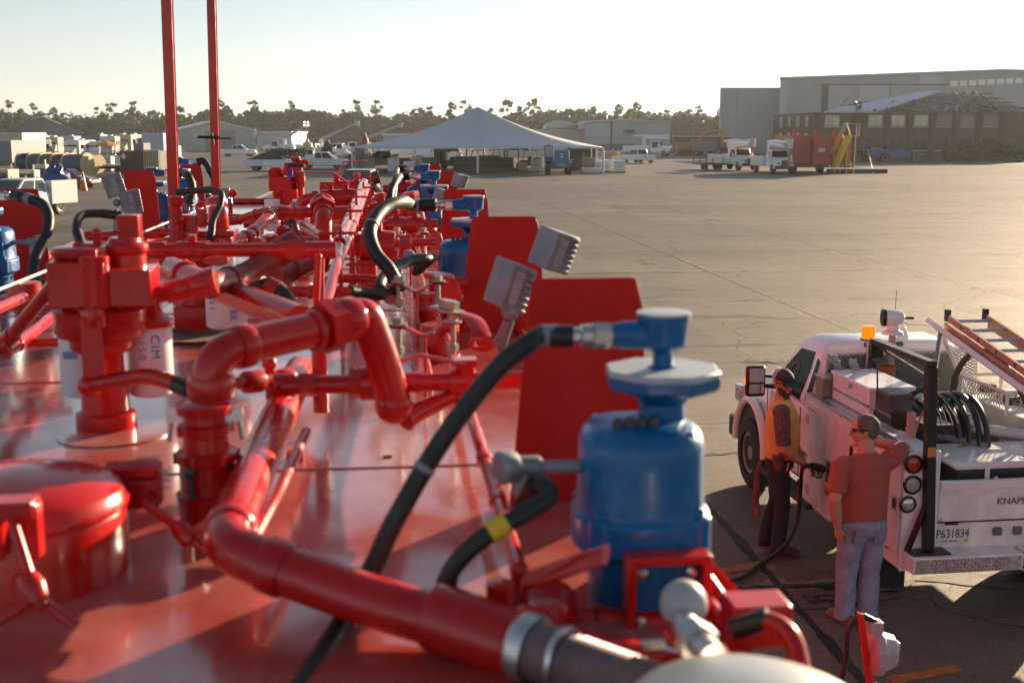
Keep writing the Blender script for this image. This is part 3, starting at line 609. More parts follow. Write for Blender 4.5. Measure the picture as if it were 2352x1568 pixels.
mb = MB(); mb.tube(bend([q[2].lerp(q[3], .7), q[3], q[4], q[5]], .06, 8), [.043] * len(bend([q[2].lerp(q[3], .7), q[3], q[4], q[5]], .06, 8)), 24); mb.ball(q[5] + V3((0, 0, -.005)), .049)
tp('pipe', mb, RED)
# near vertical foot valve
def stackv(name, base, prof, m=RED, n=28, bolts=(), parent=None, sq=0.0):
    mb = MB(); mb.lathe(base, (0, 0, 1), prof, n, sq)
    for h, r, k in bolts:
        for i in range(k):
            a_ = 6.283 * (i + .3) / k; c = base + V3((math.cos(a_) * r, math.sin(a_) * r, h)); mb.cyl(c - V3((0, 0, .012)), c + V3((0, 0, .012)), .009, n=6)
    return tp(name, mb, m, parent)
bs = DK(482, 1205)
nv = stackv('foot_valve', bs, [(.055, -.01), (.062, .02), (.066, .06), (.068, .075), (.058, .08), (.058, .14), (.064, .145), (.066, .165), (.050, .17), (.047, .20), (.054, .205), (.056, .225), (.044, .23), (.043, .245), (.058, .25), (.060, .268), (.046, .275)], bolts=((.155, .062, 6), (.215, .052, 4)))
MB().tube([bs + V3((-.02, -.062, .13)), bs + V3((-.018, -.066, .08))], .006, 8).ball(bs + V3((-.02, -.066, .135)), .013).build('bleed_plug', DGREY, nv)
for k in (-1, 1): MB().ob(bs + TB * (.062 * k) + V3((0, 0, .245)), TB * .018, TA * .007, V3((0, 0, .014))).cyl(bs + TB * (.070 * k) + V3((0, 0, .245)), bs + TB * (.078 * k) + V3((0, 0, .19)), .006, n=8).build('cam_lever', STEEL, nv)
# cross pipe with ball valve, tee and lever
c0, c1 = PX(655, 885, 2.98), PX(1215, 872, 2.98)
mb = MB(); mb.tube([c0, c1], .024, 16); dx = c1 - c0
coup(mb, c0, dx, .031, .05); hexn(mb, c0.lerp(c1, .09), dx, .030, .04); hexn(mb, c0.lerp(c1, .30), dx, .038, .05); coup(mb, c0.lerp(c1, .36), dx, .044, .07); coup(mb, c0.lerp(c1, .72), dx, .032, .06); coup(mb, c0.lerp(c1, .52), dx, .027, .04)
mb.tube([c0.lerp(c1, .735) + V3((0, 0, .05)), c0.lerp(c1, .735) + V3((0, 0, -.06))], .026, 14); mb.ob(c0.lerp(c1, .735) + V3((0, 0, .05)), TB * .028, TA * .028, V3((0, 0, .01)))
tp('pipe', mb, RED)
st = c0.lerp(c1, .385)
mb = MB(); mb.cyl(st, st + V3((0, 0, .062)), .014); hexn(mb, st + V3((0, 0, .058)), (0, 0, 1), .02, .02)
for k in range(3): mb.ob(st + V3((0, 0, .05 + .012 * k)), TB * .022, TA * .022, V3((0, 0, .003)))
vs_ = tp('valve_stem', mb, RED)
MB().tube(bend([st + V3((0, 0, .07)), PX(905, 838, 2.98), PX(958, 813, 2.97), PX(1072, 838, 2.94)], .02), .009, 10, asp=(.55, 1.3)).build('lever', RED, vs_)
mb = MB(); P = pix([(930, 965, 2.92), (960, 945, 2.95), (1050, 905, 2.99)]); mb.tube(P, [.03, .026, .018], 12); tp('strainer_leg', mb, RED)
mb = MB(); P = pix([(548, 880, 3.0), (620, 873, 3.1), (655, 868, 3.12)]); mb.tube([P[0], P[2]], .016, 12); coup(mb, P[0].lerp(P[2], .3), P[2] - P[0], .03, .05); coup(mb, P[2], P[2] - P[0], .026, .04); mb.cyl(P[1] + V3((0, 0, -.05)), P[1] + V3((0, 0, .045)), .013); mb.ball(P[1] + V3((0, 0, .045)), .02); tp('pipe', mb, RED)
mb = MB(); p = PX(738, 945, 3.28); mb.cyl(p, PX(733, 800, 3.28), .022, n=12); tp('post', mb, RED); mb = MB(); mb.cyl(PX(726, 700, 3.6), PX(731, 590, 3.6), .011, n=10); mb.ball(PX(731, 590, 3.6), .011); tp('post', mb, RED)
# --- slender posts with pegs that carry the long run
mb = MB(); mb.tube([PX(738, 715, 4.0), PX(738, 592, 4.0)], .011, 10); tp('post', mb, RED)
for (x, yb, xt, yt, u_) in ((783, 690, 781, 518, 4.95), (812, 640, 804, 468, 5.7), (820, 560, 818, 437, 6.5), (836, 520, 835, 418, 7.7), (846, 470, 850, 397, 8.7)):
    c = PX(xt, yt, u_); q_ = PX(x, yb, u_); a = tw(u_, q_.dot(TB), 0); mb = MB(); mb.tube([a, a.lerp(c, .3), a.lerp(c, .62), c], [.030 if x == 812 else .012, .020 if x == 812 else .009, .008, .007], 8)
    for f in (.42, .70, .93): p = a.lerp(c, f); mb.tube([p - TB * (.09 if f > .6 else .03), p + TB * .06], .0065, 8)
    tp('pipe_support', mb, RED)
# --- right hand raised channel and conduit
ch = MB()
for u0, u1 in ((3.9, 6.6), (6.62, 9.4), (9.42, 12.6)): ch.hexa([up(u0, .10, .001), up(u0, .165, .001), up(u1, .165, .001), up(u1, .10, .001), up(u0, .105, .05), up(u0, .16, .05), up(u1, .16, .05), up(u1, .105, .05)])
tp('cable_channel', ch, RED, bevel=.006)
cd = [PX(1192, 1308, 1.97), PX(1080, 950, 3.05), up(6.5, .235, .07), up(12.4, .235, .07)]
mb = MB(); mb.tube(cd, .0155, 12); mb.ball(cd[0], .017)
for f in (.35, .62): coup(mb, cd[0].lerp(cd[1], f), cd[1] - cd[0], .019, .05)
mb.tube([cd[0], cd[0] + V3((0, 0, -.09))], .0155, 12); tp('conduit', mb, RED)
# --- wavy strap clamps over the channel
def strap(pts, u, bolts):
    P = [PX(x, y, u) for x, y in pts]; mb = MB(); mb.tube(spline(P, 6), .022, 8, asp=(.24, 1.0), up=(0, 0, 1)); lo_ = P[len(P) // 2]; mb.cyl(tw(u, lo_.dot(TB), 0), lo_, .0055, n=8)
    s_ = tp('strap_clamp', mb, RED)
    for x, y in bolts:
        p = PX(x, y, u); b2 = MB(); hexn(b2, p + V3((0, 0, .016)), (0, 0, 1), .018, .020); b2.cyl(p + V3((0, 0, -.095)), p + V3((0, 0, .01)), .0085, n=10); hexn(b2, p + V3((0, 0, -.075)), (0, 0, 1), .018, .022); b2.lathe(p + V3((0, 0, .003)), (0, 0, 1), [(.028, 0), (.028, .004)], 14); b2.build('bolt', mat('weathered_zinc', (.30, .31, .27), .42, .8, var=.3, scale=30), s_)
strap([(882, 751), (915, 751), (940, 755), (960, 765), (976, 770), (992, 764), (1008, 750), (1022, 743), (1052, 742)], 3.62, ((915, 748), (1040, 742)))
strap([(888, 655), (912, 654), (930, 658), (945, 667), (957, 670), (970, 665), (985, 655), (1002, 650), (1030, 650)], 4.45, ((915, 650), (1006, 648)))
strap([(890, 538), (908, 537), (924, 542), (934, 549), (942, 551), (950, 548), (960, 541), (972, 537), (988, 538)], 6.2, ((912, 534), (972, 535)))
strap([(888, 509), (904, 507), (917, 511), (926, 517), (934, 519), (942, 517), (951, 509), (962, 505), (975, 505)], 7.1, ((907, 504), (958, 503)))
for u, x0, y0 in ((8.6, 903, 482), (10.0, 912, 466)): strap([(x0 - 16, y0), (x0 - 6, y0), (x0 + 6, y0 + 6), (x0 + 14, y0 + 8), (x0 + 22, y0 + 5), (x0 + 34, y0 - 1), (x0 + 46, y0)], u, ((x0 - 6, y0 - 2), (x0 + 36, y0 - 2)))
# big forged lever with an eye beside the nearest clamp
P = pix([(1060, 722, 3.62), (1088, 734, 3.58), (1104, 765, 3.52), (1108, 790, 3.48)])
mb = MB(); mb.tube(spline([PX(993, 706, 3.7), PX(1033, 714, 3.66)] + P, 6), .034, 10, asp=(.22, 1), up=(0, 0, 1)); h = P[3]
mb.tube([h + V3((.034 * math.cos(k * .5236), -.012 * math.cos(k * .5236) * 0 + .02 * math.sin(k * .5236) * -1, .020 * math.sin(k * .5236))) for k in range(13)], .009, 8); tp('clamp_lever', mb, RED)
mb = MB(); p = PX(1033, 714, 3.64); hexn(mb, p + V3((0, 0, .02)), (.2, 0, 1), .032, .025); mb.lathe(p, (.2, 0, 1), [(.05, 0), (.05, .006)], 18); tp('bolt', mb, MATS['weathered_zinc'])
for (x, y, u_, s) in ((1022, 662, 4.6, .07), (988, 548, 6.5, .08), (905, 675, 4.75, .0)):
    if s:
        p = PX(x, y, u_); mb = MB(); mb.prism([(-.7, .5), (.3, .6), (.75, .3), (1.0, -.75), (-.45, -.7)], p, TB * s, V3((0, 0, s)), TA * .03); mb.lathe(p + V3((-.3 * s, -.02, s * .6)), (0.1, 0, 1), [(.05, -.004), (.062, 0), (.062, .016), (.05, .02)], 18); tp('latch_cover', mb, mat('bright_red_guard', (.60, .008, .006), .35, coat=.3), bevel=.004)
# --- upright red panels
def panel(tl, tr_, u, hb=0.0, name='shield_panel', vb=None, notch=False):
    a, c = PX(*tl, u), PX(*tr_, u); z0 = tw(u, 0, hb).z; H = a.z - z0; W = (c - a).length
    e_ = W * .13 if vb is None else vb
    poly = [(-e_ * 1.5, 0), (W + e_, 0), (W + e_ * .25, H * .86), (W - .008, H - .004), (W - .02, H), (.012, H), (0, H - .01)]
    mb = MB(); base = V3((a.x, a.y, z0))
    if notch: poly = [(-e_ * .1, 0), (W + e_ * 1.1, 0)] + poly[2:]
    mb.prism(poly, base, TB, TZ, TA * .005)
    mb.prism([(W + e_, 0), (W + e_ + .0, 0.02), (W, H * .5), (W - .02, H * .5), (W - .02, 0)], base + TA * .006, TB, TZ, TA * .02) if False else None
    o = tp(name, mb, REDP, bevel=.0015)
    f = MB().prism([(0, 0), (.14, 0), (0, H * .45)], base + TB * (W * .8) + TA * .006, TA, TZ, TB * .004); f.build('gusset', REDP, o, smooth=0)
    return o
panel((1220, 640), (1470, 637), 2.63)
panel((1083, 498), (1235, 495), 4.95)
panel((1020, 435), (1117, 433), 6.9)
panel((985, 394), (1047, 393), 9.1)
panel((958, 377), (1013, 376), 11.2)
panel((-42, 434), (90, 433), 6.4); panel((284, 391), (354, 390), 9.0, notch=True); panel((406, 376), (462, 375), 11.2)
# --- blue valve actuators
def actuator(c, k=1.0, side=-1, off=(.045, .03)):
    """c: centre of the base; side -1: hose socket towards the middle of the deck on the right-hand row"""
    S = -side
    body = MB(); X, Yv = TB, TA
    body.lathe(c, TZ, [(.080 * k, .0), (.092 * k, .03 * k), (.096 * k, .14 * k), (.108 * k, .150 * k), (.126 * k, .158 * k), (.126 * k, .215 * k), (.118 * k, .222 * k), (.116 * k, .23 * k), (.114 * k, .31 * k), (.113 * k, .345 * k), (.107 * k, .362 * k), (.090 * k, .376 * k), (.05 * k, .381 * k)], 40, sq=.55)
    for q in range(4):                                    # ears and ribs
        a_ = math.pi / 4 + q * math.pi / 2; dv = TB * math.cos(a_) + TA * math.sin(a_)
        body.lathe(c + dv * (.120 * k) + TZ * (.156 * k), TZ, [(.026 * k, 0), (.026 * k, .066 * k), (.014 * k, .070 * k), (.014 * k, .082 * k), (0, .083 * k)], 14)
        tv = dv.cross(TZ); body.tube([c + dv * (.112 * k) + TZ * (.22 * k), c + dv * (.104 * k) + TZ * (.345 * k), c + dv * (.092 * k) + TZ * (.37 * k)], .016 * k, 10)
    bo = tp('valve_actuator', body, BLUE, label='blue valve actuator housing', bevel=.003)
    pc = c + TB * (off[0] * k * S) + TA * (off[1] * k)
    MB().lathe(pc + TZ * (.355 * k), TZ, [(.045 * k, 0), (.040 * k, .05 * k), (.058 * k, .075 * k), (.088 * k, .085 * k)], 20, sq=.8).build('neck', BLUE, bo)
    MB().lathe(pc + TZ * (.432 * k), TZ, [(.098 * k, 0), (.108 * k, .008 * k), (.110 * k, .028 * k)], 8).build('cover_plate', BLUE, bo, bevel=.002)
    MB().lathe(pc + TZ * (.460 * k), TZ, [(.110 * k, 0), (.110 * k, .008 * k), (.106 * k, .011 * k)], 8).build('indicator_plate', BLUETOP, bo)
    jb = MB(); jb.lathe(pc + TZ * (.47 * k), TZ, [(.030 * k, 0), (.019 * k, .006 * k), (.018 * k, .028 * k), (.026 * k, .032 * k), (.043 * k, .044 * k), (.046 * k, .086 * k), (.049 * k, .090 * k), (.049 * k, .098 * k), (.04 * k, .100 * k)], 24); sp = pc + TZ * (.532 * k); sd_ = TB * side
    jb.lathe(sp, sd_, [(.027 * k, .03 * k), (.026 * k, .075 * k), (.024 * k, .08 * k), (.022 * k, .095 * k)], 14)
    jb.build('junction_cup', BLUE, bo)
    rm = MB(); rm.lathe(pc + TZ * (.5695 * k), TZ, [(.0495 * k, 0), (.0495 * k, .004 * k), (.03 * k, .006 * k)], 24); rm.build('cup_lid', BLUETOP, bo)
    ft = MB(); hexn(ft, sp + sd_ * .115 * k, sd_, .024 * k, .03 * k); ft.lathe(sp, sd_, [(.015 * k, .09 * k), (.015 * k, .13 * k), (.021 * k, .132 * k), (.021 * k, .152 * k), (.016 * k, .155 * k), (.016 * k, .18 * k)], 12); ft.build('hose_fitting', STEEL, bo)
    fr = MB(); w_, h_ = .066 * k, .074 * k; fc = c - TA * (.150 * k) + TB * (.018 * k * S) + TZ * (.098 * k)
    for a_, b2, ww, hh in ((0, h_, w_, .008 * k), (0, -h_, w_, .008 * k), (-w_, 0, .008 * k, h_ + .008 * k), (w_, 0, .008 * k, h_ + .008 * k)): fr.ob(fc + TB * a_ + TZ * b2, TB * ww, TA * .022 * k, TZ * hh)
    fr.build('bracket', RED, bo, bevel=.003)
    for a_ in (-1, 1):
        for b2 in (-1, 1): MB().lathe(fc + TB * (a_ * .045 * k) + TZ * (b2 * .045 * k) + TA * .01 * k, -TA, [(.011 * k, 0), (.011 * k, .010 * k), (.005 * k, .014 * k)], 10).build('bolt', STEEL, bo)
    MB().ob(fc + TA * (.045 * k), TB * w_, TA * (.03 * k), TZ * h_).build('mounting_plate', BLUE, bo, smooth=0)
    sw = MB(); wpt = c + TB * (.02 * side) + TZ * (.385 * k) - TA * (.045 * k)
    for q in range(4): sw.lathe(wpt + TB * (.022 * (q - 1.5)), TZ, [(.010, -.02), (.010, .004), (.006, .010)], 8)
    sw.build('cover_screw', DGREY, bo)
    nm = MB().ob(c + TB * (.104 * k * side) + TZ * (.27 * k) - TA * .02, TB * .002, TA * .022 * k, TZ * .03 * k); nm.build('name_plate', REDP, bo, smooth=0)
    # grey conduit tee on the inner side
    s0 = c + sd_ * (.10 * k) + TZ * (.30 * k) - TA * (.01 * k); tee = MB(); tee.tube([s0, s0 + sd_ * (.085 * k)], .0125 * k, 12); tc_ = s0 + sd_ * (.115 * k)
    tee.lathe(tc_ - sd_ * .03 * k, sd_, [(.019 * k, 0), (.022 * k, .005), (.022 * k, .06 * k)], 14); tee.lathe(tc_ + sd_ * .02 * k - TA * .02 * k + TZ * .01 * k, sd_ - TA * .5, [(.026 * k, 0), (.030 * k, .01), (.030 * k, .03 * k), (.022 * k, .036 * k)], 18)
    tee.tube([tc_, tc_ + TZ * (-.055 * k) - TA * .012 * k], .018 * k, 14); hexn(tee, tc_ + TZ * (-.035 * k), TZ, .023 * k, .02 * k)
    tee.build('conduit_fitting', GREY, bo)
    return sp + sd_ * (.18 * k), tc_ + TZ * (-.055 * k) - TA * .012 * k
hA1, tA1 = actuator(PX(1464, 1418, 2.08), 1.0)
hA2, tA2 = actuator(PX(1068, 742, 5.35), 1.0)
hA3, tA3 = actuator(PX(985, 575, 8.7), 1.0)
hA4, tA4 = actuator(PX(965, 525, 10.8), 1.0)
hB1, tB1 = actuator(PX(-14, 694, 5.9), .95, side=1)
hB2, tB2 = actuator(PX(368, 560, 9.3), 1.0, side=1)
hB3, tB3 = actuator(PX(425, 512, 10.8), 1.0, side=1)
# --- hoses (each can be moved by hand: its own thing)
def hose(P, r, label, bands=(), k=8, m=RUB, cat='hose', name='rubber_hose', ends=True):
    path = spline(P, k); t = thing(name, label, cat, tuple(path[len(path) // 2]), group='hoses strung over the tank deck', world=True)
    MB().tube(path, r, 14).build('hose_body', m, t)
    if ends:
        for a, c in ((path[0], path[2]), (path[-1], path[-3])): d = (c - a).normalized(); MB().tube([a - d * .012, a + d * .05], r * 1.12, 14).build('ferrule', BLACK, t)
    for f, m2, L in bands:
        i = int(f * (len(path) - 2)); d = (path[i + 1] - path[i]).normalized(); MB().tube([path[i] - d * L / 2, path[i] + d * L / 2], r * 1.13, 14).build('band', m2, t)
    return t
SLV = mat('pale_grey_sleeve', (.20, .21, .24), .5)
hose([hA1, hA1 + TB * -.045, PX(1215, 788, 2.09), PX(1140, 850, 2.08), PX(1020, 1005, 2.08), PX(910, 1190, 2.06), PX(845, 1325, 2.04), PX(760, 1470, 1.92), PX(650, 1640, 1.7)], .0185, 'thick black hose arching from the nearest blue actuator and passing under the near pipe', bands=((.09, SLV, .03), (.56, SLV, .012)))
hose([tA1, PX(1240, 1110, 2.02), PX(1262, 1140, 1.98), PX(1200, 1180, 1.94), PX(1110, 1235, 1.92), PX(1040, 1305, 1.92), PX(1015, 1385, 1.93)], .0165, 'short black hose with a yellow band below the nearest actuator', bands=((.62, YEL, .035),))
hose([hA2, hA2 + TB * -.10, PX(925, 463, 5.1), PX(878, 482, 4.95), PX(850, 530, 4.8), PX(862, 580, 4.72), PX(895, 620, 4.68), PX(915, 665, 4.66)], .027, 'black hose curling in a big loop from the second actuator on the right', bands=((.12, SLV, .04), (.55, SLV, .012)))
hose([tA2, PX(985, 596, 5.1), PX(940, 600, 5.0), PX(895, 622, 4.85), PX(872, 655, 4.7), PX(878, 676, 4.62), PX(836, 672, 4.55), PX(808, 670, 4.5)], .022, 'black hose running from the second grey tee down to a red pipe end')
hose([hA3, hA3 + TB * -.06, PX(912, 412, 8.3), PX(898, 440, 8.1), PX(895, 470, 8.0)], .026, 'shorter of two dark hoses arching beside the third and fourth panels')
hose([hA4, hA4 + TB * -.06, PX(908, 412, 10.2), PX(904, 450, 10.0), PX(900, 478, 9.8)], .026, 'farther dark hose arching beside the rearmost right panels')
hose([PX(846, 420, 11.6), PX(852, 415, 11.2), PX(862, 432, 10.4), PX(880, 448, 9.4), PX(905, 460, 8.6)], .025, 'dark hose sagging between the far pipe end and the right hand valves')
hose([hB1, PX(72, 459, 5.85), PX(98, 470, 5.82), PX(112, 498, 5.8), PX(106, 540, 5.75), PX(84, 585, 5.7), PX(76, 630, 5.65), PX(94, 652, 5.6), PX(116, 660, 5.55)], .024, 'black hose hanging in a curve in front of the left front panel', bands=((.12, SLV, .04),))
hose([hB2, hB2 + TB * .05, PX(432, 405, 9.1), PX(441, 430, 9.05), PX(436, 462, 9.0)], .030, 'dark hose bending down between the two tall red masts')
hose([hB3, hB3 + TB * .05, PX(485, 398, 10.8), PX(492, 420, 11.0), PX(480, 450, 10.9)], .028, 'dark hose behind the thinner red mast')
hose([PX(272, 495, 3.62), PX(235, 491, 3.62), PX(195, 492, 3.6), PX(178, 508, 3.55), PX(178, 535, 3.5), PX(186, 562, 3.47)], .0125, 'thin black hose looped over the top of the nearest red valve stack', m=RUB)
hose([PX(412, 442, 6.4), PX(450, 438, 6.35), PX(490, 437, 6.3), PX(508, 446, 6.25), PX(506, 470, 6.2), PX(490, 505, 6.15), PX(484, 545, 6.1)], .017, 'thin dark hose looped over the top of the middle red valve stack', m=mat('rusty_black_hose', (.045, .022, .02), .5, var=.4, scale=14))
hose([PX(640, 470, 9.6), PX(612, 480, 9.5), PX(598, 510, 9.4), PX(596, 535, 9.3)], .03, 'red and dark hose dropping from the far valve stack', m=REDHOSE)
hose([PX(580, 660, 4.3), PX(610, 657, 4.28), PX(645, 672, 4.25), PX(664, 705, 4.2)], .030, 'black hose behind the slanting red pipe near the middle filter', bands=((.55, REDHOSE, .05),), m=RUB)
hose([PX(664, 505, 7.9), PX(676, 520, 7.85), PX(684, 545, 7.8), PX(705, 556, 7.75), PX(725, 552, 7.7)], .026, 'dark red hose curling from the far valve base to a coupling', m=REDHOSE)
hose([PX(1700, 1440, 1.72), PX(1760, 1425, 1.7), PX(1812, 1455, 1.66), PX(1836, 1520, 1.62), PX(1842, 1620, 1.56)], .0155, 'glossy red hose curving over the deck edge at lower right', m=RED)
# --- red valve stacks carrying filter cans
def can(c, r, h, label_pos=0, wm=None, parent=None, txt=True):
    f = tp('filter_can', MB().lathe(c, TZ, [(r * .8, 0), (r * .96, h * .03), (r, h * .08), (r, h), (r * .97, h * 1.02)], 28), FILT, parent)
    return f
def curved_text(s, c, r, z, ang, size, m, parent, vertical=False):   # letters set round the can, facing the camera side
    step = size * .62; mb = MB()
    for i, chh in enumerate(s):
        if vertical: a_ = ang; zz = z - i * step; rot = True
        else: a_ = ang + (i - (len(s) - 1) / 2) * step / r; zz = z; rot = False
        nrm = -TA * math.cos(a_) + TB * math.sin(a_); tx_ = TA * math.sin(a_) + TB * math.cos(a_)
        p = c + nrm * (r + .0012); p.z = c.z + zz
        Mx = basis(p, -TZ if rot else tx_, tx_ if rot else TZ) if rot else basis(p, tx_, TZ)
        glyphs(mb, chh, size, Mx, .0004)
    return mb.build('lettering', m, parent, smooth=0)
# nearest valve stack (V1)
B1 = DK(246, 982); k = 1.0
v1 = stackv('filter_head', B1, [(.082, 0), (.084, .005), (.084, .045), (.070, .05), (.066, .055), (.066, .125), (.058, .135), (.056, .215), (.080, .228), (.088, .238), (.090, .262), (.120, .272), (.127, .284), (.127, .345), (.118, .356), (.105, .36), (.10, .43)], bolts=((.365, .11, 6),))
tpx = lambda x, y, u=3.40: PX(x, y, u)
mb = MB()
mb.lathe(tpx(294, 690, 3.47), TZ, [(.062, 0), (.062, .06), (.070, .065), (.070, .095), (.058, .10), (.056, .135), (.064, .14), (.064, .16), (.046, .165), (.042, .18)], 24)
mb.ob(tpx(186, 650, 3.36), TB * .075, TA * .06, TZ * .062); mb.lathe(tpx(222, 705, 3.33), TZ, [(.040, 0), (.040, .14)], 20); mb.ob(tpx(305, 655, 3.40), TB * .062, TA * .075, TZ * .05)
mb.lathe(tpx(187, 640, 3.40), TZ, [(.064, 0), (.066, .055), (.074, .062), (.076, .082), (.068, .088), (.03, .09)], 24); mb.lathe(tpx(205, 615, 3.36), TZ, [(.030, 0), (.030, .05)], 6); mb.ob(tpx(198, 575, 3.42), TB * .03, TA * .03, TZ * .022)
mb.build('valve_body', RED, v1, bevel=.004)
mb = MB(); mb.ob(tpx(300, 550, 3.5), TB * .030, TA * .03, TZ * .07); mb.lathe(tpx(293, 545, 3.5), TZ, [(.022, 0), (.022, .06), (.018, .065)], 16); mb.cyl(tpx(316, 590, 3.5), tpx(311, 525, 3.5), .014, n=12); mb.cyl(tpx(224, 590, 3.42), tpx(222, 535, 3.42), .011, n=10); mb.ball(tpx(222, 535, 3.42), .014)
mb.build('vent_post', RED, v1, bevel=.003)
mb = MB(); mb.tube([tpx(213, 700, 3.31), tpx(213, 865, 3.31)], .024, 14); coup(mb, tpx(213, 730, 3.31), (0, 0, 1), .034, .05); mb.ob(tpx(213, 800, 3.295), TB * .026, TA * .014, TZ * .075); mb.tube(bend([tpx(200, 885, 3.31), tpx(300, 868, 3.28), tpx(345, 862, 3.24), tpx(400, 880, 3.2), tpx(430, 892, 3.16)], .05), .022, 14); mb.ball(tpx(205, 885, 3.31), .032)
mb.build('drain_pipe', RED, v1); MB().tube([tpx(405, 882, 3.195), tpx(437, 895, 3.15)], .024, 14).build('rubber_sleeve', BLACK, v1)
mb = MB(); a, c = tpx(352, 680, 3.5), tpx(480, 650, 3.5); d = c - a; mb.tube([a, c], .024, 14); coup(mb, a.lerp(c, .45), d, .033, .07); coup(mb, a.lerp(c, .85), d, .038, .06); hexn(mb, a.lerp(c, 1.0), d, .04, .04); mb.build('outlet_pipe', RED, v1)
for cx, cy, lab in ((350, 905, 1), (196, 905, 0)):
    cc = PX(cx, cy, 3.55 if lab else 3.6); f = can(cc, .066, .205, parent=v1)
    MB().lathe(cc + TZ * .205, TZ, [(.071, 0), (.071, .018), (.05, .03), (.035, .05), (.03, .11)], 24).build('filter_cap', RED, v1)
    if lab:
        curved_text('MIC', cc, .066, .155, .12, .026, INKB, v1, True) if False else curved_text('CIM', cc, .066, .175, .40, .036, INKB, v1, True)
        curved_text('70158', cc, .066, .155, .0, .022, INKP, v1, False) if False else curved_text('158', cc, .066, .165, -.15, .034, INKP, v1, True)
        pm = MB(); 
        for a_ in (.30, .42, .54): nrm = -TA * math.cos(a_) + TB * math.sin(a_); pm.ob(cc + nrm * .066 + TZ * (.062 + .006 * math.sin(a_ * 20)), (TA * math.sin(a_) + TB * math.cos(a_)) * .005, nrm * .0012, TZ * .012)
        pm.build('printed_mark', INKB, v1, smooth=0)
    else: MB().ob(cc - TA * .066 + TZ * .13 - TB * .02, TB * .02, TA * .0015, TZ * .011).build('printed_mark', INKP, v1, smooth=0)
tp('drip_pan', MB().lathe(DK(470, 772), TZ, [(.20, 0), (.21, .012), (.19, .012), (.18, .006), (.02, .006)], 32), RUST)
# filter between V1 and the slanting pipe, with its square stand
cc = PX(522, 752, 4.35); f = can(cc, .073, .21)
curved_text('TEK', cc, .073, .085, .42, .034, INKB, f, True)
pm = MB()
for i in range(5): a_ = -.62; nrm = -TA * math.cos(a_) + TB * math.sin(a_); pm.ob(cc + nrm * .073 + TZ * (.165 - .022 * i), (TA * math.sin(a_) + TB * math.cos(a_)) * (.012 - .001 * (i % 3)), nrm * .001, TZ * .0035)
pm.build('printed_lines', INKP, f, smooth=0)
sb = DK(455, 752); mb = MB(); mb.ob(sb + TZ * .05, TB * .085, TA * .085, TZ * .05); mb.lathe(sb + TZ * .1, TZ, [(.07, 0), (.07, .05), (.06, .06), (.06, .14), (.075, .145), (.075, .2)], 24); mb.ob(sb + TZ * .31, TB * .14, TA * .06, TZ * .035); tp('filter_stand', mb, RED, bevel=.004)
for q in range(5): p = sb + TZ * .345 + TB * (-.12 + .06 * q) + TA * (-.03); tp('bolt', MB().cyl(p, p + TZ * .03, .012, n=6), RED)
# middle valve stack (V2) on its square plate
B2 = PX(462, 572, 6.25)
mb = MB(); mb.ob(B2 + TZ * .02, TB * .17, TA * .12, TZ * .05); mb.ob(B2 + TZ * .085 + TB * .02, TB * .16, TA * .1, TZ * .014)
v2 = tp('filter_head', mb, RED, bevel=.004)
mb = MB(); q2 = lambda x, y, u=6.2: PX(x, y, u)
mb.lathe(q2(503, 540, 6.3), TZ, [(.052, 0), (.055, .01), (.05, .13), (.04, .15), (.02, .155)], 20); mb.lathe(q2(410, 560, 6.15), TZ, [(.036, 0), (.036, .05), (.028, .055), (.028, .10), (.034, .105), (.034, .125), (.026, .13), (.026, .19), (.034, .195), (.036, .235), (.03, .24)], 18); mb.ob(q2(432, 520, 6.25), TB * .05, TA * .05, TZ * .06); mb.ob(q2(462, 500, 6.2), TB * .02, TA * .02, TZ * .045)
mb.build('valve_body', RED, v2, bevel=.004)
mb = MB(); h = q2(462, 480, 6.2); mb.tube([h + V3((.022 * math.cos(a_), 0, .032 * math.sin(a_))) for a_ in [k * .5236 for k in range(13)]], .009, 8); mb.cyl(q2(443, 553, 6.05), q2(443, 538, 6.05), .02); mb.cyl(q2(449, 545, 6.04), q2(449, 520, 6.04), .012); mb.build('lifting_eye', RED, v2)
MB().lathe(q2(499, 470, 6.9), TZ, [(.06, 0), (.06, .02), (.05, .04), (.02, .05)], 20).build('vent_cap', RED, v2)
# far valve stack (V3)
B3 = DK(652, 524); q3 = lambda x, y, u=8.9: PX(x, y, u)
v3 = stackv('filter_head', B3, [(.085, 0), (.085, .05), (.062, .055), (.058, .20), (.070, .21), (.082, .25), (.088, .30), (.088, .31), (.076, .315), (.076, .40), (.086, .405), (.086, .43), (.06, .435)], bolts=((.425, .074, 6),))
mb = MB(); mb.ob(q3(644, 422), TB * .078, TA * .07, TZ * .052); mb.lathe(q3(634, 406), TZ, [(.055, 0), (.058, .05), (.03, .07)], 18); mb.lathe(q3(686, 492, 9.0), TZ, [(.05, 0), (.05, .10), (.062, .105), (.062, .14), (.048, .145), (.046, .24), (.058, .245), (.058, .275), (.042, .28), (.04, .36), (.03, .37)], 20); mb.cyl(q3(680, 388, 9.0), q3(679, 362, 9.0), .028, n=12); mb.ob(q3(693, 412, 8.95), TB * .02, TA * .03, TZ * .06); coup(mb, q3(679, 364, 9.0), TZ, .034, .03); mb.cyl(q3(641, 470, 8.85), q3(641, 510, 8.85), .040, n=14); mb.ob(q3(668, 450, 8.9), TB * .05, TA * .05, TZ * .05)
mb.build('valve_body', RED, v3, bevel=.004)
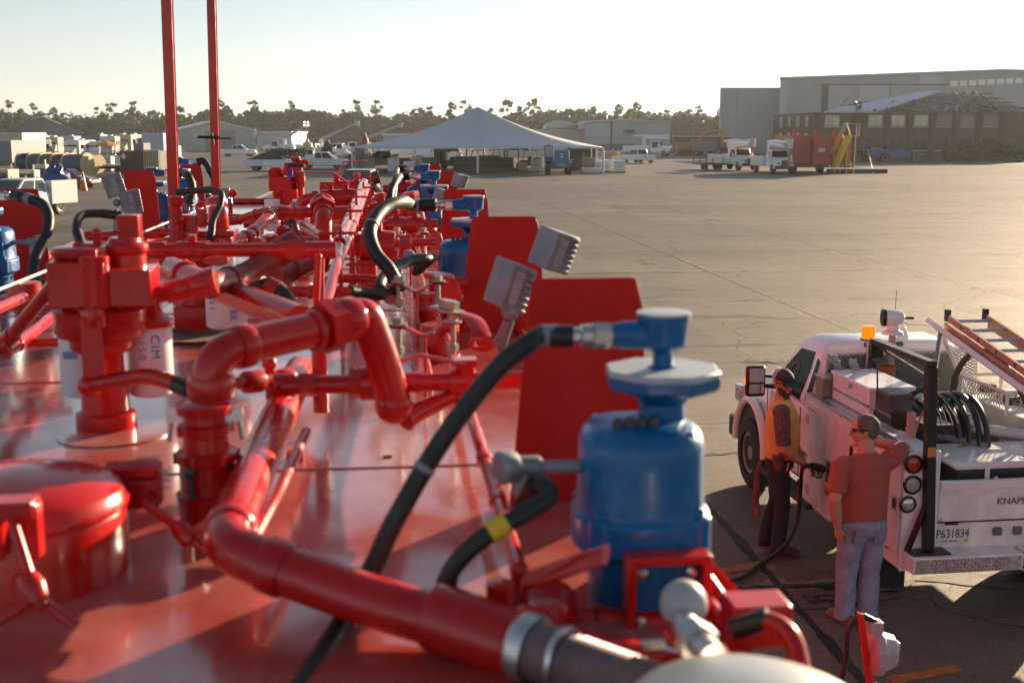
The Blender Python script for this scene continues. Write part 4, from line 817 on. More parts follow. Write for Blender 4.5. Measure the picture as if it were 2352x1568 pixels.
mb = MB(); a, c = q3(680, 371, 9.1), q3(699, 376, 8.9); mb.tube([a, c], [.024, .030], 12); mb.tube([q3(650, 400, 8.8), q3(664, 378, 8.8)], [.02, .03], 10); mb.build('spray_nozzle', RED, v3); MB().ob(q3(666, 398, 8.85), TB * .02, TA * .02, TZ * .03).build('solenoid', mat('bright_blue', (.01, .10, .55), .4), v3, bevel=.003); MB().tube([q3(655, 378, 8.8), q3(700, 381, 8.7)], .014, 8).build('lever', BLACK, v3)
for cx, cy, xs in ((627, 530, 1), (693, 530, 2)):
    cc = PX(cx, cy, 8.8); f = can(cc, .062 if xs == 2 else .055, .22, parent=v3); curved_text('7158', cc, .0625 if xs == 2 else .0555, .06, 0, .026, INKB, v3)
    if xs == 2: MB().ob(cc - TA * .062 - TB * .04 + TZ * .18, TB * .014, TA * .004, TZ * .03).build('printed_mark', INKB, v3, smooth=0)
# --- manholes
hb = PX(70, 1385, 2.13)
def manhole(c, r, h, name='manhole'):
    o = tp(name, MB().lathe(c, TZ, [(r, 0), (r * 1.0, h * .96), (r * .985, h), (r * .97, h + .004)], 56), RED)
    MB().lathe(c + TZ * (h + .002), TZ, [(r * 1.02, 0), (r * 1.03, .012), (r * .99, .022)] + [(r * .99 * math.cos(a_), .022 + r * .27 * math.sin(a_)) for a_ in [k * .1309 for k in range(1, 12)]] + [(.0, .022 + r * .27)], 56).build('dome_lid', RED, o, smooth=50)
    return o
mh = manhole(PX(55, 1345, 2.30), .20, .155)
c = PX(305, 1100, 2.42); mb = MB(); mb.ob(c + TZ * .02, TB * .055, TA * .03, TZ * .012); mb.ob(c + TZ * -.025 + TB * .01, TB * .045, TA * .028, TZ * .030); mb.build('lid_lug', RED, mh, bevel=.004)
mb = MB(); P = pix([(330, 1155, 2.36), (415, 1215, 2.30), (440, 1240, 2.28)]); mb.cyl(P[0], P[1], .009); mb.lathe(P[1], P[2] - P[1], [(.018, -.01), (.02, .0), (.02, .03), (.014, .04)], 12)
for x, y in ((480, 1200), (435, 1290), (470, 1262)): mb.cyl(P[1].lerp(P[2], .6), PX(x, y, 2.28), .0095)
mb.build('wing_bolt', RED, mh)
mb = MB(); c = PX(36, 1165, 2.08); mb.ob(c, TB * .035, TA * .03, TZ * .016); mb.ob(c + TZ * -.04 - TB * .03, TB * .01, TA * .02, TZ * .05); mb.ob(c + TZ * -.04 + TB * .03, TB * .01, TA * .02, TZ * .05); mb.build('lid_lug', RED, mh, bevel=.004)
mb = MB(); P = pix([(30, 1200, 2.04), (65, 1330, 1.98), (85, 1375, 1.97)]); mb.cyl(P[0], P[2], .0085); mb.lathe(P[1], P[2] - P[1], [(.016, -.01), (.020, 0), (.024, .012), (.020, .04)], 14)
for x, y in ((-20, 1435), (178, 1440), (100, 1395)): mb.cyl(PX(85, 1372, 1.97), PX(x, y, 1.95), .0095)
mb.build('wing_bolt', RED, mh)
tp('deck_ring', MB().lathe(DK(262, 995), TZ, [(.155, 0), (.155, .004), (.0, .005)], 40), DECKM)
m2 = manhole(tw(5.85, -.62, 0), .21, .10)
o = tp('fill_cap', MB().lathe(tw(6.9, -.55, 0), TZ, [(.16, 0), (.16, .05), (.175, .055), (.175, .10), (.15, .112), (0, .115)], 40), RED)
# --- pipework in the middle and at the far end
run([(340, 575, 3.95), (765, 574, 3.95)], .0225, coups=((0, .05), (0, .2), (0, .27), (0, .75), (0, .88), (0, .97)), extra=lambda mb, P: (hexn(mb, P[0].lerp(P[1], .80), P[1] - P[0], .034, .06), mb.tube([P[0].lerp(P[1], .24) + V3((0, 0, -.001)), P[0].lerp(P[1], .24) + V3((0, 0, .05))], .014, 10)))
run([(185, 566, 4.1), (350, 575, 4.0)], .020)
run([(405, 600, 4.7), (412, 628, 4.2), (690, 735, 3.35)], .043, .05)
tp('pipe', MB().lathe(PX(404, 622, 4.25), PX(404, 622, 4.25) - PX(440, 640, 4.05), [(.043, -.1), (.045, 0), (.045, .03), (.02, .045)], 24), RED)
run([(480, 655, 3.62), (560, 632, 3.9), (662, 570, 4.0)], .036, .12, name='flexible_pipe', m=REDHOSE, coups=((1, .95),))
tp('hose_band', MB().tube([PX(478, 655, 3.61), PX(484, 654, 3.62)], .041, 20).tube([PX(552, 634, 3.87), PX(556, 633, 3.88)], .0375, 20), BLACK)
run([(630, 630, 4.6), (700, 610, 4.8), (770, 596, 5.0)], .042, .1, name='flexible_pipe', m=REDHOSE)
# pipes on the left of the valve stack
run([(10, 812, 3.85), (150, 705, 4.85)], .021, coups=((0, .18),)); run([(-10, 800, 3.85), (20, 778, 3.75), (125, 652, 3.45)], .020, .03, coups=((1, .05),))
run([(15, 788, 4.2), (155, 786, 4.2)], .016); run([(-20, 715, 4.3), (55, 683, 4.7)], .020); run([(-30, 800, 3.75), (20, 790, 3.75)], .028)
o = tp('pipe_flange', MB().lathe(PX(58, 700, 4.95), TZ, [(.09, 0), (.095, .04), (.07, .05), (.065, .09), (.03, .095)], 24), RED)
run([tw(4.2, -1.98, .075), tw(8.15, -1.98, .09), tw(8.35, -1.9, .09)], .030, .05)
run([(205, 545, 8.3), (395, 535, 8.3)], .034, coups=((0, .03),)); run([(380, 540, 8.6), (300, 560, 8.2)], .02)
run([(420, 510, 8.6), (540, 508, 8.6), (600, 488, 8.4), (690, 486, 8.3), (720, 486, 8.2)], .031, .05, coups=((2, .4), (3, .1)))
run([(528, 555, 6.6), (575, 543, 6.8), (625, 490, 7.2), (700, 488, 7.3), (722, 488, 7.3)], .033, .06, coups=((0, .85), (2, .35), (1, .15)))
# hump of threaded hose with a hex nut, centre
P = pix([(730, 470, 7.0), (742, 478, 6.8), (744, 505, 6.65), (742, 560, 6.6)])
mb = MB(); mb.tube(bend(P, .09), .046, 20); tp('pipe', mb, RED)
mb = MB(); dd = P[2] - P[1]; hexn(mb, P[1] + dd * .0, dd, .075, .04); coup(mb, P[1] - dd.normalized() * .04, dd, .07, .03, 20)
for i in range(6): coup(mb, P[1] + dd.normalized() * (.022 + .012 * i), dd, .052 + .003 * (i % 2), .014, 20)
tp('union_nut', mb, RED); mb = MB(); coup(mb, P[3], (0, 0, 1), .055, .06, 20); tp('coupling', mb, RED)
# manifold of valves behind the main run
def valve_row(l, r, ts, lever=None):
    P = pix(l); mb = MB(); mb.tube(bend(P, r * 2.2), r, 14); tot = P[-1] - P[0]
    for f in ts:
        i = min(len(P) - 2, int(f * (len(P) - 1))); g_ = f * (len(P) - 1) - i; p = P[i].lerp(P[i + 1], g_); d = P[i + 1] - P[i]
        coup(mb, p, d, r * 1.5, r * 3.2, 14); coup(mb, p - d.normalized() * r * 2.6, d, r * 1.3, r * 1.1, 6); coup(mb, p + d.normalized() * r * 2.6, d, r * 1.3, r * 1.1, 6); mb.cyl(p, p + V3((0, 0, r * 2.6)), r * .55, n=10); hexn(mb, p + V3((0, 0, r * 2.5)), (0, 0, 1), r * .75, r * .7)
    o = tp('valve_manifold', mb, RED)
    if lever:
        for f, dx, dz, L in lever:
            i = min(len(P) - 2, int(f * (len(P) - 1))); g_ = f * (len(P) - 1) - i; p = P[i].lerp(P[i + 1], g_) + V3((0, 0, r * 2.8))
            MB().tube(bend([p, p + V3((dx * .25 * L, 0, dz)), p + V3((dx * L, 0, dz * 1.05))], .02), .010, 8, asp=(.6, 1.4)).build('lever', RED, o)
    return o
valve_row([(690, 505, 8.4), (690, 457, 8.4), (770, 455, 8.4), (830, 452, 8.4)], .040, (.62, .80), lever=((.80, -.9, .06, .38),))
valve_row([(730, 480, 10.2), (750, 434, 10.2), (850, 433, 10.2)], .045, (.62, .85), lever=((.62, .8, .10, .32),))
valve_row([(700, 473, 9.4), (760, 470, 9.3), (840, 474, 9.2), (880, 472, 9.2)], .028, (.5, .75))
valve_row([(755, 490, 7.6), (850, 488, 7.6), (950, 482, 7.6), (958, 520, 7.6)], .042, (.42, .72))
valve_row([(880, 436, 11.3), (960, 432, 11.3), (1045, 428, 11.3)], .045, (.3, .8))
valve_row([(780, 520, 6.5), (900, 518, 6.5), (1005, 516, 6.5)], .030, (.55, .75))
valve_row([(800, 565, 5.9), (860, 562, 5.9), (890, 566, 5.9)], .052, (.6,))
valve_row([(640, 668, 4.5), (760, 672, 4.5), (808, 670, 4.5)], .021, (.45,))
for l, r in (([(560, 512, 9.6), (620, 510, 9.6)], .04), ([(440, 498, 9.9), (560, 500, 9.9)], .03), ([(700, 520, 7.0), (745, 545, 6.4)], .03), ([(770, 640, 5.0), (850, 640, 5.0), (905, 648, 4.9)], .018), ([(860, 470, 9.5), (870, 520, 9.0)], .03), ([(905, 600, 5.6), (1000, 596, 5.6)], .016), ([(890, 560, 6.0), (1000, 556, 6.0)], .02), ([(985, 655, 4.9), (1075, 650, 4.9)], .028)):
    run(l, r)
for x, y, u_, h, r in ((845, 600, 5.9, .18, .045), (853, 640, 5.6, .12, .03), (615, 545, 8.0, .12, .10), (955, 505, 8.3, .2, .06), (900, 530, 7.4, .14, .05), (700, 470, 9.8, .22, .09), (765, 440, 11.4, .25, .08), (800, 440, 12.0, .2, .09), (990, 640, 5.3, .10, .07), (1010, 690, 4.4, .10, .06)):
    p = PX(x, y, u_); b0 = tw(p.dot(TA), p.dot(TB), 0); tp('pipe_stub', MB().lathe(b0, TZ, [(r * 1.25, 0), (r * 1.25, .02), (r, .022), (r, h), (r * 1.2, h + .005), (r * 1.2, h + .03), (r * .6, h + .035)], 20), RED)
# bottle shaped gauges and levers at the far middle
mb = MB(); P = pix([(770, 411, 11.2), (800, 410, 11.0), (845, 417, 10.9)]); mb.tube(bend([P[0] + V3((0, 0, -.1)), P[0], P[2], P[2] + V3((0, 0, -.06))], .03), .012, 8); tp('grab_handle', mb, RED)
mb = MB(); a, c = PX(848, 413, 10.6), PX(868, 407, 10.6); mb.tube([a, c], .055, 12); mb.tube([c, c + (c - a) * .15], .07, 8); tp('work_lamp', mb, mat('brown_lamp_housing', (.10, .05, .045), .4, var=.3), label='small brown cylindrical work lamp')
for x, y, u_ in ((655, 530, 6.9), (905, 678, 4.72), (600, 560, 6.0)):
    p = PX(x, y, u_); mb = MB(); mb.tube([p, p + V3((-.012, -.04, 0))], .033, 16); tp('pipe_cap', mb, RED)
# --- masts
for (xb, yb, xt, yt, u_, wd) in ((402, 548, 383, 0, 7.2, .066), (497, 492, 485, 0, 9.3, .068)):
    a = PX(xb, yb, u_); a0 = tw(u_, a.dot(TB), 0); c = PX(xt, yt, u_); c = a + (c - a) * 1.25
    mb = MB(); d = (c - a0).normalized(); mb.tube([a0, c], wd / 2 * 1.28, 4, up=TA + TB); mt = tp('mast', mb, RED, smooth=0, bevel=.006)
    MB().ob(a0 + TZ * .006, TB * .09, TA * .09, TZ * .006).build('base_plate', RED, mt)
    if u_ > 8:
        p = PX(490, 315, 9.25) - TA * .06; s = MB(); s.tube([p - TB * .11 - TZ * .004, p + TB * .14 - TZ * .01], .006, 8); s.tube([p - TB * .10 + TZ * .006, p + TB * .05], .005, 8); s.tube([p + TZ * .03, p - TZ * .06 + TB * .01], .006, 8); s.tube([p + TA * .01 + TB * x - TZ * .0 for x in (-.046, -.02, .02, .046)], .008, 6); s.build('cable_tie', BLACK, mt)
    MB().tube([a0.lerp(c, .0) + TB * (wd * .5 + .004) - TA * .034 + TZ * .05, c + TB * (wd * .5 + .004) - TA * .034], .004, 6).build('mast_wire', RED, mt)
# stay wire from the left rear corner up to the sensor bracket
tp('stay_wire', MB().tube([PX(-20, 672, 4.6), PX(530, 453, 10.2)], .007, 8), mat('pale_wire', (.55, .52, .42), .4, .4))
mb = MB(); a = PX(530, 492, 10.3); mb.tube([a, PX(530, 434, 10.3)], .018, 8); sbk = tp('sensor_bracket', mb, RED)
MB().tube([PX(525, 440, 10.25), PX(523, 465, 10.25)], [.02, .045], 12).build('sensor', mat('blue_grey_sensor', (.06, .09, .16), .4, .5), sbk); MB().ob(PX(518, 447, 10.25), TB * .035, TA * .03, TZ * .055).build('sensor_box', GREY, sbk); MB().lathe(PX(535, 444, 10.2), -TA, [(.03, 0), (.036, .01), (.036, .03), (.015, .04)], 8).build('knob', RED, sbk)
# --- flood lights
def flood(P, name='flood_light'):
    post, knob, boxes = P
    po = MB(); a, c = post; po.tube([a, c], [.022, .016], 12); po.ball(knob, .028); o = tp(name, po, GREY, label='grey cast flood light turned away from the camera')
    for cc, X, Z in boxes:
        n0 = -X.cross(Z).normalized(); L_ = X.length; X = (X.normalized() * math.cos(.5) + n0 * math.sin(.5)) * (L_ * .80); cc = cc + X.normalized() * (L_ * .12)
        Yv = -X.cross(Z).normalized(); hx, hz = X.length, Z.length; b2 = MB(); b2.ob(cc + Yv * .022, X, Yv * .050, Z)
        xn, zn = X.normalized(), Z.normalized()
        for q in range(7): b2.ob(cc - Yv * .031 + X * .55 + Z * ((q - 3) / 3.6), X * .36, Yv * .006, zn * .005)
        b2.build('lamp_head', GREY, o, bevel=.004); b2 = MB().ob(cc + Yv * .073, X * .9, Yv * .003, Z * .9); b2.build('lens', CLEARL, o, smooth=0)
        b2 = MB().ob(cc - Yv * .0295 - X * .25, X * .36, Yv * .0015, Z * .72); b2.build('rating_label', mat('grey_label', (.27, .265, .29), .6, var=.3, scale=60), o, smooth=0)
    return o
def bxpix(tl, tr_, br, bl, u):
    a, b2, c, d = PX(*tl, u), PX(*tr_, u), PX(*br, u), PX(*bl, u); return ((a + b2 + c + d) / 4, (b2 + c - a - d) / 4, (a + b2 - c - d) / 4)
flood(((PX(1148, 790, 3.55), PX(1170, 735, 3.5)), PX(1172, 715, 3.5), [bxpix((1256, 524), (1331, 545), (1302, 634), (1222, 606), 3.62), bxpix((1152, 594), (1234, 620), (1200, 730), (1121, 690), 3.5)]))
flood(((PX(1025, 500, 8.3), PX(1030, 470, 8.3)), PX(1028, 462, 8.3), [bxpix((1050, 402), (1076, 403), (1066, 431), (1041, 431), 8.4), bxpix((1008, 435), (1032, 437), (1018, 478), (997, 470), 7.9)]))
flood(((PX(266, 530, 8.3), PX(266, 480, 8.3)), PX(269, 466, 8.2), [bxpix((230, 403), (275, 399), (293, 440), (248, 462), 8.35), bxpix((272, 444), (318, 434), (331, 484), (282, 505), 8.15)]))
# low flood light on a folded red bracket off the trailer side
o = MB(); a = G(1985, 1520, 1.75); kx = V3((1, .1, 0)).normalized(); ky = V3((-.1, 1, 0)).normalized()
px_ = .00105 * 2.55
o.prism([(-.030, .17), (-.008, .16), (.035, -.07), (.015, -.09)], a, kx * 1.35, TZ * 1.35, ky * .012); o.prism([(.01, -.08), (.045, -.07), (.10, -.13), (.05, -.22), (-.05, -.22), (-.03, -.14)], a, kx * 1.35, TZ * 1.35, ky * .012)
lo = tp('lamp_bracket', o, RED, bevel=.002)
ls = MB(); c = a + kx * .085 + TZ * .035 + ky * .03; ls.lathe(c + kx * -.06, kx, [(.075, 0), (.105, .015), (.105, .05), (.09, .06), (.07, .115), (.03, .12)], 10); ls.ob(c + kx * -.035 + TZ * .115, kx * .03, ky * .03, TZ * .025); ls.ob(c + kx * .065 + TZ * .02, kx * .014, ky * .02, TZ * .02); ls.build('lamp_head', mat('pale_grey_lamp', (.36, .37, .41), .45, .2, var=.1), lo, bevel=.003)
hose([c + kx * -.04 + TZ * .14, c + kx * -.10 + TZ * .165, c + kx * -.15 + TZ * .10, c + kx * -.155 + TZ * -.05, c + kx * -.20 + TZ * -.20, c + kx * -.26 + TZ * -.24], .012, 'thin black cable of the low flood light at the deck edge')
# --- out of focus fittings at the lower right corner
d0 = PX(1700, 1600, 1.30); o = tp('drum_lid', MB().lathe(d0 + V3((.012, .0, -.17)), (0.03, -.05, 1), [(.165, 0), (.167, .12), (.160, .135)] + [(.16 * math.cos(a_), .135 + .05 * math.sin(a_)) for a_ in [k * .157 for k in range(1, 10)]] + [(0, .185)], 40), mat('galvanised_lid', (.40, .42, .42), .34, .65, var=.1, scale=7), label='out of focus rounded grey metal lid')
p = PX(1570, 1385, 1.66); mb = MB(); mb.ball(p, .036, n=20, m=14); pc = tp('breather_cap', mb, mat('pale_grey_plastic', (.34, .345, .37), .45)); MB().lathe(p + V3((0, 0, -.055)), (.35, -.2, 1), [(.036, 0), (.040, .006), (.040, .02), (.03, .03)], 20).build('collar', RED, pc)
mb = MB(); P = pix([(1570, 1430, 1.62), (1600, 1470, 1.56), (1640, 1510, 1.5)]); mb.tube(P, .02, 12); hexn(mb, P[1], P[2] - P[0], .03, .03); tp('elbow_fitting', mb, STEEL)
run([(1090, 1412, 1.98), (1160, 1420, 1.98), (1300, 1430, 1.98), (1560, 1432, 1.94), (1700, 1432, 1.9)], .021, coups=((2, .2), (2, .35), (2, .7)), hexs=((2, .05),))
bs = PX(1225, 1480, 1.96); stackv('pipe_stub', bs, [(.075, 0), (.075, .09), (.068, .10), (.03, .105)]); 
mb = MB(); b2 = PX(1150, 1455, 1.9); mb.lathe(b2, TZ, [(.034, 0), (.034, .05), (.026, .055), (.026, .09), (.014, .095)], 8); tp('hex_plug', mb, RED)
mb = MB(); P = pix([(1205, 1335, 1.92), (1290, 1300, 1.86), (1392, 1272, 1.80)]); mb.tube(bend([P[0] + TZ * -.03, P[0], P[2]], .02), .014, 12, asp=(.6, 1.5)); tp('lever', mb, RED)
mb = MB(); a = PX(1600, 1300, 2.02); c = PX(1688, 1418, 1.93); mb.prism([(0, 0), (.13, -.02), (.13, -.045), (0, .12)], PX(1600, 1400, 2.02), TB, TZ, TA * .006); mb.tube([PX(1604, 1296, 2.02), PX(1688, 1415, 1.95)], .011, 10); tp('gusset_plate', mb, RED)
mb = MB(); mb.tube([PX(1400, 1482, 1.72), PX(1620, 1500, 1.66)], .0055, 8); mb.ob(PX(1500, 1487, 1.69), TB * .018, TA * .008, TZ * .010); tp('sensing_line', mb, STEEL)
mb = MB(); mb.ob(PX(1735, 1420, 1.80), TB * .05, TA * .04, TZ * .035); tp('valve_block', mb, RED, bevel=.005)
tp('paint_flake', MB().ob(DK(890, 1047, .003), TB * .012, TA * .004, TZ * .002), RUST)
mb = MB()
for q in range(3): mb.ob(PX(665 + 14 * q, 1065, 3.05) + TZ * .012, TB * .006, TA * .02, TZ * .022)
mb.ob(PX(678, 1075, 3.05), TB * .04, TA * .03, TZ * .004); tp('cable_saddle', mb, RED)
# ================================================================== white service truck with its load
TO = V3((3.28, 9.5, 0)); KH = R(7.5)
KA = V3((-math.sin(KH), math.cos(KH), 0)); KB = V3((math.cos(KH), math.sin(KH), 0))
def tk(s, l, z): return TO + KA * s + KB * l + V3((0, 0, z))
ST = thing('service_truck', 'white utility service truck with side tool boxes and an amber beacon', 'truck', tuple(tk(2.2, .9, 0)), world=True)
def kp(name, mb, m, parent=None, smooth=30, bevel=0, label=None): return mb.build(name, m, parent or ST, smooth, bevel, label=label)
def kbox(mb, s0, s1, l0, l1, z0, z1): return mb.hexa([tk(s0, l0, z0), tk(s0, l1, z0), tk(s1, l1, z0), tk(s1, l0, z0), tk(s0, l0, z1), tk(s0, l1, z1), tk(s1, l1, z1), tk(s1, l0, z1)])
L0, L1, W0, W1 = -.06, .25, 1.55, 1.86
TP = mat('truck_white', (.80, .79, .79), .30, var=.06, scale=1.6, rvar=.08, coat=.35, bump=.02, bscale=4)
TPD = mat('truck_white_scuffed', (.78, .76, .74), .42, var=.16, scale=5, rvar=.1, bump=.05, bscale=20)
# --- utility body: two side boxes with a sloping underside, floor, tail panels
side = [(.0, .43), (.36, .43), (.44, .66), (1.40, .66), (1.46, .36), (1.95, .36), (2.20, .46), (2.20, 1.44), (.0, 1.44)]
mb = MB()
for a, c in ((L0, L1), (W0, W1)): mb.prism(side, tk(0, a, 0), KA, TZ, KB * (c - a))
sbx = kp('side_box', MB().prism(side, tk(0, L0, 0), KA, TZ, KB * (L1 - L0)), TPD, smooth=0, bevel=.008)
kp('side_box', MB().prism(side, tk(0, W0, 0), KA, TZ, KB * (W1 - W0)), TPD, smooth=0, bevel=.008)
kp('bed_floor', kbox(MB(), .02, 2.2, L1 + .002, W0 - .002, .74, .80), mat('bed_grey', (.16, .16, .155), .6, var=.4, scale=6), smooth=0)
kp('bed_front_wall', kbox(MB(), 2.17, 2.2, L1 + .002, W0 - .002, .802, 1.44), TPD, smooth=0)
for l_ in (L0, W1 - .07): kp('rail_trim', kbox(MB(), -.01, 2.21, l_ - .012, l_ + .08, 1.442, 1.462), STEEL, smooth=0, bevel=.003)
def kdoor(s0, s1, z0, z1, latch):
    d = kp('compartment_door', kbox(MB(), s0, s1, L0 - .018, L0 - .001, z0, z1), TPD, smooth=0, bevel=.006)
    if latch: s_, z_ = latch; kbox(MB(), s_ - .035, s_ + .035, L0 - .026, L0 - .0185, z_ - .055, z_ + .055).build('latch', mat('latch_chrome', (.35, .33, .25), .3, .8), d, smooth=0, bevel=.004); kbox(MB(), s_ - .018, s_ + .018, L0 - .030, L0 - .0265, z_ - .035, z_ + .035).build('latch_paddle', BLACK, d, smooth=0)
    return d
kdoor(1.66, 2.17, .40, 1.40, (1.73, .78)); kdoor(.62, 1.63, .96, 1.40, (1.0, 1.18)); kdoor(.03, .58, .56, 1.40, (.10, .98))
kp('drip_seal', MB().tube([tk(.64, L0 - .022, .955), tk(1.62, L0 - .022, .955)], .007, 6), STEEL)
kp('fuel_opening', kbox(MB(), 1.44, 1.60, L0 - .004, L0 + .0, .72, .93), BLACK, smooth=0); 
kp('fuel_cap', MB().lathe(tk(1.52, L0 - .004, .66), -KB, [(.05, 0), (.05, .02), (.03, .026)], 18), mat('ochre_cap', (.42, .22, .05), .5))
kp('wheel_arch', MB().prism([(.95 + .47 * math.cos(q * math.pi / 12), .50 + .47 * math.sin(q * math.pi / 12)) for q in range(13)], tk(0, L0 - .006, 0), KA, TZ, KB * .005), BLACK, smooth=0)
# worn sticker rings on the front compartment door, as in the photo
kp('sticker', MB().lathe(tk(2.08, L0 - .0195, 1.22), -KB, [(.055, 0), (.055, .0008)], 20), mat('pale_sticker', (.50, .45, .44), .5)); kp('sticker', MB().lathe(tk(2.02, L0 - .0195, .52), -KB, [(.06, 0), (.06, .0008)], 20), MATS['pale_sticker'])
kp('sticker', kbox(MB(), 1.88, 2.08, L0 - .0192, L0 - .0184, 1.33, 1.352), mat('yellow_sticker', (.45, .38, .10), .5), smooth=0)
for l_ in (.04, 1.70): kp('shade_flap', kbox(MB(), .40, .425, l_ - .10, l_ + .16, .10, .55), mat('flap_rubber', (.02, .02, .02), .8), smooth=0)  # flaps added to block low sun from the ground behind the truck
# --- tail
kp('tail_panel', MB().prism([(L0, .42), (L1, .42), (L1, 1.43), (L0, 1.43)], tk(-.014, 0, 0), KB, TZ, KA * .012), TP, smooth=0, bevel=.004)
kp('tail_panel', MB().prism([(W0, .42), (W1, .42), (W1, 1.43), (W0, 1.43)], tk(-.014, 0, 0), KB, TZ, KA * .012), TP, smooth=0, bevel=.004)
for l_, z_, m_, r_ in ((.01, 1.34, REDL, .062), (.01, 1.165, mat('white_lens', (.34, .33, .30), .25, coat=.4), .062), (-.02, 1.0, CLEARL, .056), (1.74, 1.34, REDL, .062), (1.74, 1.165, MATS['white_lens'], .062)):
    tl = kp('tail_light', MB().lathe(tk(-.015, l_, z_), -KA, [(r_ * 1.3, 0), (r_ * 1.3, .012), (r_ * 1.02, .022), (r_, .014)], 28), BLACK); MB().lathe(tk(-.028, l_, z_), -KA, [(r_, 0), (r_ * .95, .008), (r_ * .6, .016), (0, .019)], 24).build('lens', m_, tl)
tg = kp('tailgate', MB().prism([(L1 + .012, .83), (W0 - .012, .83), (W0 - .012, 1.17), (L1 + .012, 1.17)], tk(.0, 0, 0), KB, TZ, KA * .06), TPD, smooth=0, bevel=.01)
kbox(MB(), -.012, -.001, L1 + .02, W0 - .02, 1.10, 1.165).build('top_lip', TP, tg, smooth=0, bevel=.004); kbox(MB(), -.016, -.001, L1 + .04, W0 - .04, .835, .87).build('bottom_lip', TPD, tg, smooth=0, bevel=.004)
kbox(MB(), -.014, -.001, .72, 1.05, 1.062, 1.082).build('handle', TPD, tg, smooth=0, bevel=.003)
text('KNAPHEIDE', .085, basis(tk(-.004, 1.0, .985), KB, TZ), mat('stamped_grey', (.16, .15, .15), .55), tg, .004)
kp('rear_sill', MB().prism([(L1 - .02, .52), (W0 + .02, .52), (W0 + .02, .822), (L1 - .02, .822)], tk(.004, 0, 0), KB, TZ, KA * .04), TPD, smooth=0, bevel=.004)
kp('rust_seam', kbox(MB(), -.002, .003, L1, W0, .815, .823), RUST, smooth=0)
pl = kp('license_plate', MB().prism([(.245, .645), (.55, .645), (.55, .80), (.245, .80)], tk(-.006, 0, 0), KB, TZ, KA * .008), mat('plate_white', (.68, .68, .66), .4), smooth=0, bevel=.003)
text('P631834', .105, basis(tk(-.0075, .398, .722), KB, TZ) @ Matrix.Scale(.80, 4, V3((1, 0, 0))), INKK, pl, .0006); text('South Carolina', .026, basis(tk(-.0075, .375, .662), KB, TZ), INKK, pl, .0004)
kbox(MB(), -.0078, -.0062, .498, .54, .652, .674).build('decal', YEL, pl, smooth=0); MB().prism([(-.06, -.012), (.06, -.012), (.045, .03), (-.03, .045), (-.05, .03)], tk(-.012, .385, .815), KB, TZ, KA * .01).build('plate_lamp', BLACK, pl)
bp = kp('step_bumper', kbox(MB(), -.22, -.005, L0 + .02, .92, .46, .60), TPD, smooth=0, bevel=.012); kbox(MB(), -.22, -.005, .97, W1 - .02, .46, .60).build('bumper_end', TPD, bp, smooth=0, bevel=.01)
tr_ = MB(); rr = random.Random(2)
for i in range(26):
    for j in range(4):
        sg = 1 if (i + j) % 2 else -1; c = tk(-.2215, L0 + .06 + i * .031, .485 + j * .028); dv = (KB + TZ * sg).normalized(); tr_.ob(c, dv * .011, KA * .002, dv.cross(KA) * .0035)
kp('tread_pattern', kbox(MB(), -.2235, -.2205, L0 + .04, .90, .47, .588), mat('worn_tread_plate', (.42, .38, .36), .5, .2, var=.5, scale=40, bump=.6, bscale=70), bp, smooth=0); tr_.build('tread_bars', mat('scuffed_steel', (.10, .09, .08), .5, .4), bp, smooth=0)
sh = MB(); c = tk(-.10, 1.02, .53); sh.tube([c + KB * (.055 * math.cos(q)) + TZ * (-.06 + .065 * math.sin(q)) for q in [math.pi + k * math.pi / 10 for k in range(11)]] , .012, 8); sh.ob(c + TZ * -.02, KB * .075, KA * .02, TZ * .03); kp('shackle', sh, STEEL)
hk = MB(); kbox(hk, -.30, -.02, 1.20, 1.32, .44, .56); kp('hitch', hk, BLACK, bevel=.004); kp('hitch_ball', MB().lathe(tk(-.27, 1.27, .40), (0, 0, 1), [(.02, -.04), (.02, .03)], 12).ball(tk(-.28, 1.36, .42), .03), STEEL)
for l_ in (.79, .97): kp('socket', MB().ob(tk(-.012, l_, .73), KB * .035, KA * .018, TZ * .033), mat('socket_grey', (.13, .12, .12), .5), bevel=.006)
kp('marker_light', MB().lathe(tk(.22, L0 - .003, .57), -KB, [(.035, 0), (.03, .012)], 14), REDL)
# --- black hoist post
po = MB(); po.hexa([tk(-.10, .12, .615), tk(-.10, .20, .615), tk(-.02, .20, .615), tk(-.02, .12, .615), tk(-.10, .05, 2.16), tk(-.10, .13, 2.16), tk(-.02, .13, 2.16), tk(-.02, .05, 2.16)]); hp = kp('hoist_post', po, BLACK, bevel=.005)
kbox(MB(), -.17, .0, -.02, .31, .601, .614).build('base_plate', BLACK, hp, smooth=0); MB().tube([tk(-.09, -.04, .62), tk(-.06, .13, 1.02)], .028, 4).build('brace', BLACK, hp, smooth=0)
kbox(MB(), -.08, 1.02, .05, .13, 2.161, 2.21).build('hoist_arm', BLACK, hp, smooth=0, bevel=.005); MB().tube([tk(-.02, .15, 2.03), tk(.9, .10, 2.14)], .012, 8).build('strut', BLACK, hp); kbox(MB(), .95, 1.02, .04, .15, 2.04, 2.16).build('pulley_block', BLACK, hp, smooth=0, bevel=.004)
MB().tube(bend([tk(-.04, .16, 2.06), tk(-.05, .17, 1.98), tk(.25, .16, 1.62), tk(.30, .16, 1.48)], .05), .011, 8).build('hoist_cable', mat('pale_rope', (.35, .27, .18), .8), hp)
kbox(MB(), -.104, -.1005, .085, .16, 1.42, 1.50).build('warning_label', mat('orange_label', (.52, .24, .08), .5), hp, smooth=0)
